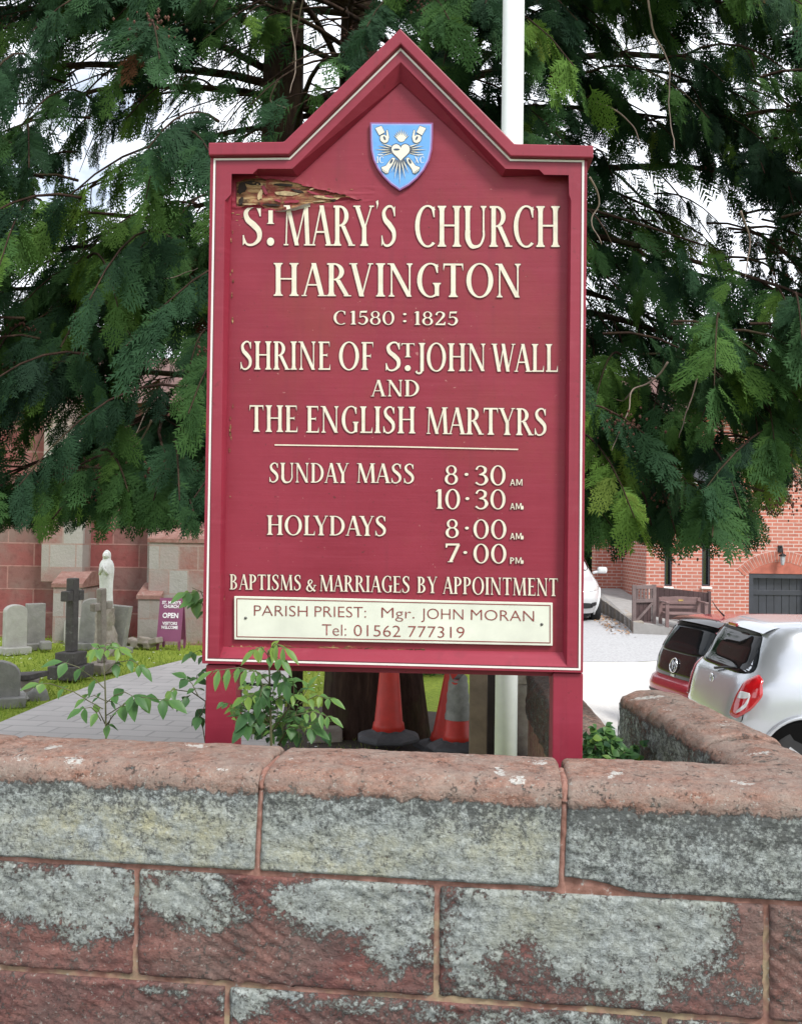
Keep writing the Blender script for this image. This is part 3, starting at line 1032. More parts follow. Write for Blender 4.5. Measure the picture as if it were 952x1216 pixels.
def letter_line(plane, words, parent, off, name='lettering', mat=None, edge=True, lift=0.0004):
    """words: (text, u0, u1, top at u0, base at u0, top at u1, base at u1) in photo coordinates on the board"""
    fb, eb = MB(), MB()
    for text, u0, u1, t0, b0, t1, b1 in words:
        h = (b0 - t0 + b1 - t1) / 2
        for pl in word_polys(text):
            def place(q, o):
                u = u0 + (u1 - u0) * q[0]
                k = q[0]
                vb, vt = b0 + (b1 - b0) * k, t0 + (t1 - t0) * k
                return plane(u, vb + (vt - vb) * q[1], o)
            _layer[0] = (_layer[0] + 1) % 40
            o1 = off + lift + 0.0006 + _layer[0] * 0.000010
            pts = [place(q, o1) for q in pl]
            fb.add(pts, [tuple(range(len(pts)))])
            if edge:
                asp = (u1 - u0) / h
                pe_ = offset_poly([(q[0] * asp, q[1]) for q in pl], 0.60 / h)
                pts = [place((q[0] / asp, q[1]), o1 - 0.00045) for q in pe_]
                eb.add(pts, [tuple(range(len(pts)))])
    o = fb.build(name, mat or M['letter'], parent, fix=False)
    if edge: eb.build('letter_outline', M['letter_edge'], o, fix=False)
    return o


# ------------------------------------------------------------------ the notice board
sign = thing('notice_board', 'large maroon church notice board with a pointed top and cream lettering on two posts', 'notice board', SG.at(0, 0.0))
O_ = [(240, 788), (249.2, 238), (249.3, 230), (250, 184), (300, 184), (306, 184), (343, 183.5), (475.5, 52), (607, 184), (640, 185), (646, 185), (697, 186), (696.7, 230), (696.6, 238), (692, 799)]
F_ = [(260, 783), (267, 238), (274.5, 230), (275, 206), (300, 206), (306, 200), (347, 200), (475.5, 73), (600, 200), (640, 201), (646, 207), (675, 207.5), (675.5, 230), (678, 238), (673, 791.5)]
B_ = [(265, 768), (274.5, 238), (275, 230), (275.5, 206.5), (300, 207), (306, 207.5), (353, 209), (475.5, 97), (596, 209), (640, 208), (646, 208), (674.5, 208), (674.5, 230), (674.5, 238), (668, 775)]
fb = MB()
N_ = len(O_)
# the inner opening is pushed back along n, so the chamfer is a real slope
of = [SG(u, v, 0) for u, v in O_]
ff = [SG(u, v, 0.0) for u, v in F_]
bb = [SG(u, v, -0.036) for u, v in B_]
pp = [p - SG.n * 0.010 for p in bb]
ob = [p - SG.n * 0.075 for p in of]
pb = [p - SG.n * 0.030 for p in pp]
fb.grid([ob, of, ff, bb, pp, pb], smooth=False, close=True)
frame = fb.build('frame', M['paint'], sign, fix=True)
pv = [p - SG.n * 0.030 for p in [SG(u, v, 0) for u, v in O_]]
pm = MB()
inner = [o_ * 0.5 + f_ * 0.5 - SG.n * 0.040 for o_, f_ in zip(of, ff)]


def panel_mesh():
    """the painted board: a fine sheet, so that its warp and blisters show"""
    b = MB()
    pl = [SG.tz(u, v, OFF) for u, v in O_]
    pl = [(a * 0.985, 1.25 + (z - 1.25) * 0.99) for a, z in pl]
    b.prism([SG.at(a, z, OFF - 0.006) for a, z in pl], -SG.n * 0.018)
    return b


BOARD = panel_mesh().build('backing_board', M['paint'], sign)


def tear_edge(u):
    """lower edge of the torn strip and its upper edge (photo coordinates)"""
    lo = np.interp(u, [282, 290, 300, 318, 330, 350, 368, 385, 400, 415, 432], [246, 246, 244, 247.5, 249.5, 247.5, 242, 241, 239, 238, 238.5])
    hi = np.interp(u, [282, 290, 305, 330, 350, 362, 372, 395, 410, 420, 432], [217, 213, 212, 213, 216, 221, 223, 228, 232, 236, 238])
    return float(hi), float(lo)


PWI = CM.inverted()


def px(p):
    c = PWI @ Vector(p)
    return 476 + F * c.x / -c.z, 608 - F * c.y / -c.z


def face_mesh():
    a0, z0 = SG.tz(262, 795, OFF)
    a1, z1 = SG.tz(680, 60, OFF)
    nx, nz_ = 210, 330
    b = MB()
    da, dz = (a1 - a0) / nx, (z1 - z0) / nz_
    ra0, rz0 = SG.tz(274, 268, OFF)
    ra1, rz1 = SG.tz(446, 205, OFF)
    i0, i1 = int((ra0 - a0) / da), int((ra1 - a0) / da)
    j0, j1 = int((rz0 - z0) / dz), int((rz1 - z0) / dz)

    def pos(a, z):
        q = noise.noise((a * 2.2, z * 7, 1.7)) * 0.0012 + noise.noise((a * 6, z * 26, 4.2)) * 0.0004
        p = SG.at(a, z, OFF + q)
        u, v = px(p)
        if 275 < u < 480 and 195 < v < 262:      # the skin lifts round the tear
            hi, lo = tear_edge(min(430, max(283, u)))
            d = max(hi - v, v - lo, 0) + max(0, u - 430) * 0.5
            p = p + SG.n * (0.004 * math.exp(-d / 4.0) * (0.6 + 0.5 * noise.noise((u * .15, v * .2, 9))))
            p = p + SG.n * (0.0022 * math.exp(-((v - 236 + (u - 400) * .12) / 9) ** 2) * max(0, noise.noise((u * .05, v * .25, 5)) + .3))
        return p, u, v

    def keep(u, v):
        if 280 < u < 430:
            hi, lo = tear_edge(u)
            wob = 1.6 * noise.noise((u * 0.16, 0.3, 0)) + 0.9 * noise.noise((u * 0.7, 4.3, 0))
            if hi + wob < v < lo + wob * .8: return False
        if v < 190 and v < 62 + abs(u - 475.5) * 0.985: return False
        return True

    def grid(x0, x1, n, y0, y1, m, skip=None):
        base = len(b.v)
        pix = []
        for j in range(m + 1):
            for i in range(n + 1):
                p, u, v = pos(x0 + (x1 - x0) * i / n, y0 + (y1 - y0) * j / m)
                b.v.append(p); pix.append((u, v))
        for j in range(m):
            for i in range(n):
                if skip and skip(i, j): continue
                q = [j * (n + 1) + i, j * (n + 1) + i + 1, (j + 1) * (n + 1) + i + 1, (j + 1) * (n + 1) + i]
                if keep(sum(pix[k][0] for k in q) / 4, sum(pix[k][1] for k in q) / 4):
                    b.f.append([base + k for k in q]); b.sm.append(True)
    grid(a0, a1, nx, z0, z1, nz_, lambda i, j: i0 <= i < i1 and j0 <= j < j1)
    grid(a0 + i0 * da, a0 + i1 * da, (i1 - i0) * 5, z0 + j0 * dz, z0 + j1 * dz, (j1 - j0) * 5)
    return b


FACE = face_mesh().build('panel', M['panel'], sign, fix=False)

# torn plywood and the flaps of peeled skin
tw = MB()
rows = []
for i in range(61):
    u = 281 + (434 - 281) * i / 60
    hi, lo = tear_edge(u)
    hi -= 4; lo += 3
    rows.append([SG(u, hi + (lo - hi) * k / 14, OFF - 0.004 + 0.0035 * noise.noise((u * 0.05, k * 1.1, 2)) + 0.002 * noise.noise((u * 0.3, k * 2.0, 6))) for k in range(15)])
tw.grid(rows)
torn = tw.build('torn_wood', M['torn'], sign, fix=False)
fl = MB()


def flap(us, vlo, vhi, lift, mb):
    r_ = []
    for i, u in enumerate(us):
        a, b_ = vlo[i], vhi[i]
        r_.append([SG(u, a + (b_ - a) * k / 5, OFF + 0.001 + lift[i] * (k / 5) ** 1.5) for k in range(6)])
    mb.grid(r_)


flap([286, 294, 302, 309, 314], [248.5, 248, 246, 246.5, 249], [246, 243.5, 242.5, 243, 246], [0.004, .010, .012, .010, .004], fl)
fl.build('paint_flap', M['paint'], torn, fix=False)
fl = MB()
flap([398, 405, 412, 420, 428], [241, 240, 239, 239, 239], [238, 234, 234, 236, 238], [0.003, .008, .009, .006, .002], fl)
fl.build('paint_flap', M['paint'], torn, fix=False)
fl = MB()
flap([326, 332, 340, 350, 360, 366, 369], [251, 252, 251, 250, 247.5, 245, 242], [250, 249.5, 248.5, 246, 242.5, 241, 240.5], [.004, .012, .016, .018, .018, .014, .008], fl)
fl.build('peeled_skin', simple('peeled_white_skin', (0.62, 0.60, 0.60), 0.6), torn, fix=False)
# bare ply, rot with hole shade painted dark, and loose flakes inside the tear
r_ = random.Random(3)
M['rot'] = simple('rot_and_hole_shade', (0.022, 0.014, 0.011), 0.9, var=.5, scale=40)  # near black: rot, and the painted shade of the hole
M['pale_ply'] = simple('pale_ply', (0.40, 0.30, 0.17), 0.85, var=.4, scale=60)


def scrap(cu, cv, a, bq, rot, mat, lift, name, n=11, jag=.45):
    c, s_ = math.cos(rot), math.sin(rot)
    b = MB()
    ring = []
    for j in range(n):
        t = 2 * PI * j / n
        k = 1 - jag * r_.random()
        x, y = a * k * math.cos(t), bq * k * math.sin(t)
        ring.append(SG(cu + x * c - y * s_, cv + x * s_ + y * c, OFF + lift + .0012 * r_.random()))
    b.prism(ring, -SG.n * .0012)
    b.build(name, M[mat], torn)


for a in ((287, 222, 7, 9, 0.2, 'rot', -.0022), (300, 217, 14, 3.5, 0.1, 'rot', -.0024), (335, 219, 16, 2.4, 0.05, 'rot', -.002), (286, 238, 4, 6, .3, 'rot', -.0020), (352, 226, 10, 2.0, .25, 'rot', -.0022), (400, 238, 12, 1.2, .12, 'rot', -.0016), (322, 243, 14, 1.3, .05, 'rot', -.0014)):
    scrap(*a, 'rot_shade_patch')
for a in ((314, 225, 3, 9, -.5, 'paint', -.0010), (346, 239, 13, 2.6, -.05, 'paint', -.0008), (372, 229, 9, 2.0, .25, 'paint', -.0008), (390, 233, 8, 1.6, .2, 'paint', -.0006), (330, 238, 5, 1.8, .3, 'paint', -.0010)):
    scrap(*a, 'paint_flake')
for a in ((384, 234, 15, 2.2, .12, 'pale_ply', -.0012), (405, 236.5, 12, 1.5, .1, 'pale_ply', -.0009), (378, 238.5, 11, 1.2, -.05, 'pale_ply', -.0006), (296, 242, 9, 1.4, .05, 'pale_ply', -.0008), (309, 231, 3.5, 8, .2, 'pale_ply', -.0016), (340, 229, 18, 3.4, .05, 'pale_ply', -.0018), (370, 224.2, 4, 1.0, -.3, 'pale_ply', .0002)):
    scrap(*a, 'ply_splinter')
# flaked chips: bare brown spots down the left side and round the tear
r_ = random.Random(8)
for (cu, cv, su, sv, n_) in ((276, 330, 1.6, 60, 9), (272.5, 545, 1.3, 30, 8), (300, 214, 14, 3, 6), (440, 232, 22, 8, 5), (285, 256, 6, 8, 5), (264, 705, 1.2, 16, 3)):
    for k in range(n_):
        u, v = cu + r_.gauss(0, su), cv + r_.gauss(0, sv)
        a, bq = r_.uniform(.5, 1.4), r_.uniform(1.0, 4.0)
        if sv < 20 and su > 5: a, bq = bq, a * .6
        q = [SG(u + a * math.cos(t) * r_.uniform(.7, 1.2), v + bq * math.sin(t) * r_.uniform(.7, 1.2), OFF + 0.0026) for t in [2 * PI * j / 8 for j in range(8)]]
        MB().add(q, [tuple(range(8))]).build('paint_chip', M['torn'], FACE, fix=False)
# frayed rot along the foot of the board
rt = MB()
rr = []
for i in range(121):
    u = 272 + (520 - 272) * i / 120
    vb = 770 + (u - 272) * 0.015
    t_ = 1.0 + 2.6 * max(0, noise.noise((u * 0.07, 1.3, 0))) + 1.2 * noise.noise((u * 0.4, 5, 0))
    t_ *= 1.0 if u < 505 else 0.3
    rr.append([SG(u, vb - t_ * k / 4 * 2.2, OFF + 0.004 + 0.004 * noise.noise((u * .2, k, 8))) for k in range(5)])
rt.grid(rr)
rt.build('rotten_edge', M['torn'], sign, fix=False)

# moulded cap along the top
CAPO = [(247.5, 168.5), (337, 167.5), (475, 33), (611, 170), (704.5, 172)]
CAPI = [(247.5, 184), (342.5, 183), (475.5, 51.5), (606, 185), (704.5, 187)]
cb_ = MB()
top = [SG(u, v, 0.018) for u, v in CAPO]
bot = [SG(u, v, 0.018) for u, v in CAPI]
bt = [p - SG.n * 0.135 for p in top]
bo = [p - SG.n * 0.135 for p in bot]
nC = len(top)
vs = top + bot + bo + bt
fs = []
for i in range(nC - 1):
    for q in range(4):
        fs.append((q * nC + i, q * nC + i + 1, ((q + 1) % 4) * nC + i + 1, ((q + 1) % 4) * nC + i))
fs += [(0, nC, 2 * nC, 3 * nC), (nC - 1, 4 * nC - 1, 3 * nC - 1, 2 * nC - 1)]
cb_.add(vs, fs)
cb_.build('cap_moulding', M['paint'], sign, bevel=0.004)
cb2 = MB()   # cove under the cap
t2 = [SG(u, v + 0.5, 0.016) for u, v in CAPI]
b2 = [SG(u, v + d, 0.004) for (u, v), d in zip(CAPI, (2.5, 2.5, 3.5, 2.5, 2.5))]
cb2.grid([t2, b2], smooth=False)

# white lining on the frame
LN = [(245, 783.5), (254.7, 188.8), (343.8, 188), (475.5, 58), (605.8, 189.5), (692.3, 191), (688, 795)]


def lining(pts, wd, off, closed=True):
    q = [SG.tz(u, v, off) for u, v in pts]
    n = len(q)
    ii, oo = [], []
    cx = sum(a for a, z in q) / n; cz = sum(z for a, z in q) / n
    sgn = 1 if sum(q[i][0] * q[(i + 1) % n][1] - q[(i + 1) % n][0] * q[i][1] for i in range(n)) > 0 else -1
    for i in range(n):
        p0, p1, p2 = Vector(q[i - 1]), Vector(q[i]), Vector(q[(i + 1) % n])
        d0, d1 = (p1 - p0).normalized(), (p2 - p1).normalized()
        n0, n1 = Vector((d0.y, -d0.x)), Vector((d1.y, -d1.x))
        m_ = (n0 + n1).normalized()
        m_ = m_ / max(0.3, m_.dot(n0))
        ii.append(p1 - m_ * wd / 2 * sgn); oo.append(p1 + m_ * wd / 2 * sgn)
    b = MB()
    b.grid([[SG.at(*p, off) for p in oo], [SG.at(*p, off) for p in ii]], smooth=False, close=True)
    return b


lining(LN, 0.0062, 0.0012).build('white_lining', M['white_line'], sign, fix=False)
lining([(u + (1.9 if u < 475 else -1.9 if u > 476 else 0), v + (-1.9 if v > 700 else 1.9)) for u, v in LN], 0.003, 0.0008).build('dark_lining', M['letter_edge'], sign, fix=False)

# posts: square timbers behind the frame
for (uo, ui, vb_) in ((243.5, 279.5, 880), (656, 692, 903)):
    a0, _ = SG.tz(uo, 840, -0.012); a1, _ = SG.tz(ui, 840, -0.012)
    b = MB()
    wd = a1 - a0
    zt = min(SG.tz(uo, 789, 0)[1], SG.tz(ui, 789 + (ui - 240) * 0.0243, 0)[1]) - 0.002
    c0 = SG.at((a0 + a1) / 2, zt / 2 - 0.15, -0.012 - wd / 2)
    b.box(c0, (wd, wd, zt + 0.3), Matrix.Rotation(-0.048, 3, 'Z'), 0.004)
    b.box(SG.at((a0 + a1) / 2, zt + 0.6, -0.079 - wd / 4), (wd, wd / 2, 1.3), Matrix.Rotation(-0.048, 3, 'Z'), 0.004)
    b.build('post', M['paint'], sign)

# lettering
LINES = [
    ('heading', [("S", 288.3, 311, 244.5, 291, 244.5, 291), ("t", 317, 325.5, 249.5, 265.5, 249.5, 265.5), (".", 317, 325.5, 243, 291, 243, 291),
                 ("MARY'S", 337, 470, 243.5, 291, 244, 292), ("CHURCH", 492.8, 664.3, 244, 292.5, 244.5, 293)]),
    ('place', [("HARVINGTON", 325, 618, 312, 351, 313, 353)]),
    ('dates', [("C", 396, 410.5, 369, 385, 369, 385), ("1580", 416, 468, 369, 385, 369.3, 385.3), (":", 478.5, 482.5, 369, 385, 369, 385), ("1825", 492, 543.5, 369.5, 385.5, 370, 386)]),
    ('shrine', [("SHRINE", 285.7, 392, 405, 438.5, 405.5, 439), ("OF", 402.5, 443, 406, 439, 406, 439), ("S", 458, 475.5, 406, 440, 406, 440), ("T", 476.5, 492, 407.5, 424, 407.5, 424), (".", 480.5, 487.5, 406, 440, 406, 440),
                ("JOHN", 493, 576, 407, 440.5, 408, 440.5), ("WALL", 583.5, 662, 408, 441, 408.5, 441.5)]),
    ('and', [("AND", 440.5, 497.4, 451, 470.5, 451, 470.5)]),
    ('martyrs', [("THE", 296.4, 353, 481, 512.5, 481.5, 513), ("ENGLISH", 364, 493, 482, 513.5, 483, 514.5), ("MARTYRS", 506.4, 648.5, 483.5, 515, 485, 517)]),
    ('sunday', [("SUNDAY", 320, 414, 549.5, 572.5, 550, 573.5), ("MASS", 424, 491.4, 550, 573, 551, 574)]),
    ('first_time', [("8", 528, 543.5, 552.5, 575, 552.5, 575), ("·", 551.5, 556, 552.5, 575, 552.5, 575), ("30", 564, 600, 553, 576, 553, 576), ("am", 605.5, 620, 569, 576.5, 569, 576.5)]),
    ('second_time', [("10", 517.5, 546, 581, 604, 581, 604.5), ("·", 552.5, 557, 581, 604, 581, 604), ("30", 564, 600, 581.5, 604.5, 581.5, 604.5), ("am", 605.5, 619, 597.5, 605, 597.5, 605), (".", 619, 621.5, 581, 605, 581, 605)]),
    ('holydays', [("HOLYDAYS", 317, 458, 612, 635, 613, 636.5)]),
    ('third_time', [("8", 529, 544.5, 616.5, 638.5, 616.5, 638.5), ("·", 552, 556.5, 616.5, 638.5, 616.5, 638.5), ("00", 562, 601, 617, 639.5, 617.5, 640), ("am", 605.5, 619, 633, 640.5, 633, 640.5), (".", 619, 621.5, 617, 640.5, 617, 640.5)]),
    ('fourth_time', [("7", 529, 546, 645.5, 667.5, 645.5, 667.5), ("·", 550, 554.5, 645.5, 667.5, 645.5, 667.5), ("00", 562, 601, 646, 668.5, 646.5, 669), ("pm", 605.5, 619, 662, 669.5, 662, 669.5), (".", 619, 621.5, 646, 669.5, 646, 669.5)]),
    ('baptisms', [("BAPTISMS", 273, 357, 682, 700, 683, 701), ("&", 363.5, 375.5, 688, 702.5, 688, 702.5), ("MARRIAGES", 380, 486, 683, 702, 684.5, 704), ("BY", 495.5, 519, 685, 704, 685, 704.5), ("APPOINTMENT", 525.6, 662, 685, 705, 687, 708)]),
]
for nm, words in LINES:
    for wd_ in words: letter_line(SG, [wd_], sign, OFF + 0.0024)
rb = MB()
q = [SG(u, v, OFF + 0.0034) for u, v in ((326, 527.5), (326, 529.0), (470, 531.1), (615, 534.4), (615, 532.9), (470, 529.6))]
rb.add(q, [(0, 1, 2, 5), (5, 2, 3, 4)])
rb.build('ruled_line', M['letter'], sign, fix=False)

# the plate
pl4 = [(278, 708), (278, 759.5), (656, 767), (656, 716)]
b = MB()
b.prism([SG(u, v, OFF + 0.012) for u, v in pl4], -SG.n * 0.010)
plate = b.build('name_plate', M['plate'], sign, bevel=0.0012)
ins = [(281.2, 711), (281.2, 756.2), (652.8, 763.6), (652.8, 719.1)]
b = lining(ins, 0.003, OFF + 0.0128)
b.build('plate_border', M['plate_text'], plate, fix=False)
for u, v in ((291.7, 734), (643, 741.5)):
    b = MB()
    b.lathe([(0.0045, 0), (0.0045, 0.002), (0.003, 0.0032), (0.0006, 0.0034)], SG(u, v, OFF + 0.012), 12, m=Matrix.Rotation(PI / 2, 3, 'X'))
    b.build('screw', M['screw'], plate)


def font_text(text, mat, parent, size_fit, place, name='lettering', weight=0.0):
    """built-in font turned to a mesh and laid between two photo coordinates"""
    cu = bpy.data.curves.new('txt', 'FONT')
    cu.body = text
    cu.size = 1
    cu.offset = weight
    cu.resolution_u = 4
    o = bpy.data.objects.new('txt', cu)
    COL.objects.link(o)
    bpy.context.view_layer.update()
    me = bpy.data.meshes.new_from_object(o.evaluated_get(bpy.context.evaluated_depsgraph_get()))
    bpy.data.objects.remove(o)
    bpy.data.curves.remove(cu)
    xs = [q.co.x for q in me.vertices]
    x0, x1 = min(xs), max(xs)
    inv = wm(parent).inverted() if parent else Matrix()
    for q in me.vertices: q.co = inv @ place((q.co.x - x0) / (x1 - x0), q.co.y)
    me.name = name
    return newobj(name, me, parent, mat)


CAPH = 0.729   # cap height of the built-in font at size 1


def plate_place(u0, u1, t0, b0, t1, b1):
    def f(k, y):
        vb, vt = b0 + (b1 - b0) * k, t0 + (t1 - t0) * k
        return SG(u0 + (u1 - u0) * k, vb + (vt - vb) * y / CAPH, OFF + 0.0132)
    return f


for line, (ua, ub, ta, ba, tb, bb2) in (((("PARISH", 301.5, 365.2), ("PRIEST:", 373.6, 434.6)), (301.5, 434.5, 717.8, 731.2, 719.8, 733.6)),
                                         ((("Mgr.", 452.8, 492), ("JOHN", 500, 550), ("MORAN", 559, 634)), (452.8, 634, 720.4, 733.6, 724.6, 738.2)),
                                         ((("Tel:", 382.3, 411), ("01562", 420, 475.5), ("777319", 484.5, 551.3)), (382.3, 551.3, 740.2, 754.6, 743.6, 758))):
    for txt, u0, u1 in line:
        k0, k1 = (u0 - ua) / (ub - ua), (u1 - ua) / (ub - ua)
        font_text(txt, M['plate_text'], plate, 0, plate_place(u0, u1, ta + (tb - ta) * k0, ba + (bb2 - ba) * k0, ta + (tb - ta) * k1, ba + (bb2 - ba) * k1), weight=-0.012)

# ---- the shield
def shield_poly(k=1.0, cx=476.0, cy=182):
    pts = [(441, 146.5), (441.2, 165), (442, 178), (444.5, 189), (449, 199), (456, 208.5), (464.5, 217), (474.5, 224), (484.5, 218.5), (494, 210.5), (502, 201), (508, 190), (511, 178), (512, 165), (512.2, 147)]
    return [(cx + (u - cx) * k, cy + (v - cy) * k) for u, v in pts]


b = MB()
b.prism([SG(u, v, OFF + 0.012) for u, v in shield_poly(1.05)], -SG.n * 0.014)
shield = b.build('shield_emblem', M['shield_edge'], sign, bevel=0.001)
for k, mt, o_, nm in ((1.0, 'shield_rim', 0.0124, 'shield_rim'), (0.955, 'shield_blue', 0.0128, 'shield_field')):
    b = MB()
    p = [SG(u, v, OFF + o_) for u, v in shield_poly(k)]
    b.add(p, [tuple(range(len(p)))])
    b.build(nm, M[mt], shield, fix=False)
wb, db = MB(), MB()


def S8(x, y):   # zoomed crop coordinates of the emblem to photo coordinates
    return 420 + x / 8.655, 130 + y / 8.655


_k = [0]


def em(poly, white=True, outline=5):
    _k[0] += 1
    if white:
        if outline:
            p = [SG(*S8(*q), OFF + 0.0135 + _k[0] * 0.00002) for q in offset_poly(poly, outline)]
            db.add(p, [tuple(range(len(p)))])
        p = [SG(*S8(*q), OFF + 0.0139 + _k[0] * 0.00002) for q in poly]
        wb.add(p, [tuple(range(len(p)))])
    else:
        p = [SG(*S8(*q), OFF + 0.0150 + _k[0] * 0.00002) for q in poly]
        db.add(p, [tuple(range(len(p)))])


def ell(cx, cy, rx, ry, rot=0, n=18):
    c, s_ = math.cos(rot), math.sin(rot)
    return [(cx + rx * math.cos(2 * PI * k / n) * c - ry * math.sin(2 * PI * k / n) * s_, cy + rx * math.cos(2 * PI * k / n) * s_ + ry * math.sin(2 * PI * k / n) * c) for k in range(n)]


def rayp(cx, cy, a, r0, r1, w0):
    c, s_ = math.cos(a), math.sin(a)
    return [(cx + c * r0 - s_ * w0, cy + s_ * r0 + c * w0), (cx + c * r1, cy + s_ * r1), (cx + c * r0 + s_ * w0, cy + s_ * r0 - c * w0)]


for sd_ in (0, PI):
    for k in range(-4, 5):
        em(rayp(480, 410, sd_ + k * 0.082, 95, 270 - abs(k) * 14 - (k % 2) * 26, 7), k % 2 == 0, 3)
for k in range(-5, 6):
    em(rayp(472, 430, PI / 2 + k * 0.098, 90, 345 - abs(k) * 26 - (k % 2) * 30, 8), k % 2 == 0, 3)
for k in range(-4, 5):      # flame over the heart
    em(rayp(488, 325, -PI / 2 + k * 0.22, 20, 130 - abs(k) * 7, 11), True, 4)
em(ell(488, 295, 40, 34), True, 0)
H = []
for k in range(40):
    t = 2 * PI * k / 40
    H.append((482 + 5.9 * 16 * math.sin(t) ** 3, 428 - 6.2 * (13 * math.cos(t) - 5 * math.cos(2 * t) - 2 * math.cos(3 * t) - math.cos(4 * t))))
em(H, True, 9)
em(ell(440, 406, 32, 9), False)
for mx_, cx in ((1, 0), (-1, 962)):
    def mm(poly): return [(cx + mx_ * x, y) for x, y in poly]
    for k in range(4):       # hand: four fingers, palm and thumb
        em(mm([(262 + k * 13, 262 - k * 8), (222 + k * 16, 192 - k * 7), (236 + k * 16, 180 - k * 5), (282 + k * 12, 250 - k * 6)]), True, 4)
    em(mm(ell(312, 298, 46, 38, 0.7)), True, 5)
    em(mm([(340, 290), (334, 212), (346, 206), (362, 280), (356, 310)]), True, 4)
    em(mm(ell(316, 290, 9, 22, -0.5)), False)
    em(mm([(425, 500), (400, 490), (370, 520), (330, 575), (285, 590), (292, 625), (330, 655), (352, 650), (365, 610), (410, 545)]), True, 5)   # foot
    em(mm(ell(386, 528, 11, 26, 0.5)), False)
    for k in range(4):
        em(mm([(298 + k * 14, 606 + k * 9), (302 + k * 14, 608 + k * 9), (288 + k * 14, 630 + k * 9), (284 + k * 14, 628 + k * 9)]), False)
wb.build('emblem_figures', M['emblem_white'], shield, fix=False)
db.build('emblem_outlines', M['emblem_dark'], shield, fix=False)
g('X', 0.78, diag(0.62, 0, 0.16, 1, TK) + diag(0.16, 0, 0.62, 1, TN))
for wd_, x0, x1 in (("IC", 236, 306), ("XC", 628, 722)):
    (u0, v0), (u1, v1) = S8(x0, 480), S8(x1, 545)
    letter_line(SG, [(wd_, u0, u1, v0, v1, v0, v1)], shield, OFF + 0.0145, mat=M['emblem_white'], edge=False)
    q = [SG(*S8(*p), OFF + 0.0152) for p in ((x0 + 10, 458), (x1 - 8, 458), (x1 - 8, 466), (x0 + 10, 466))]
    MB().add(q, [(0, 1, 2, 3)]).build('overline', M['emblem_white'], shield, fix=False)

# ------------------------------------------------------------------ sandstone walls
PWI = CM.inverted()


def px(p):
    c = PWI @ Vector(p)
    return 476 + F * c.x / -c.z, 608 - F * c.y / -c.z


def soft(u, v, ells):
    m = 0.0
    for cu, cv, ru, rv, val in ells:
        d = ((u - cu) / ru) ** 2 + ((v - cv) / rv) ** 2
        m = max(m, val * max(0.0, min(1.0, (1.9 - d) * 0.62)))
    return m


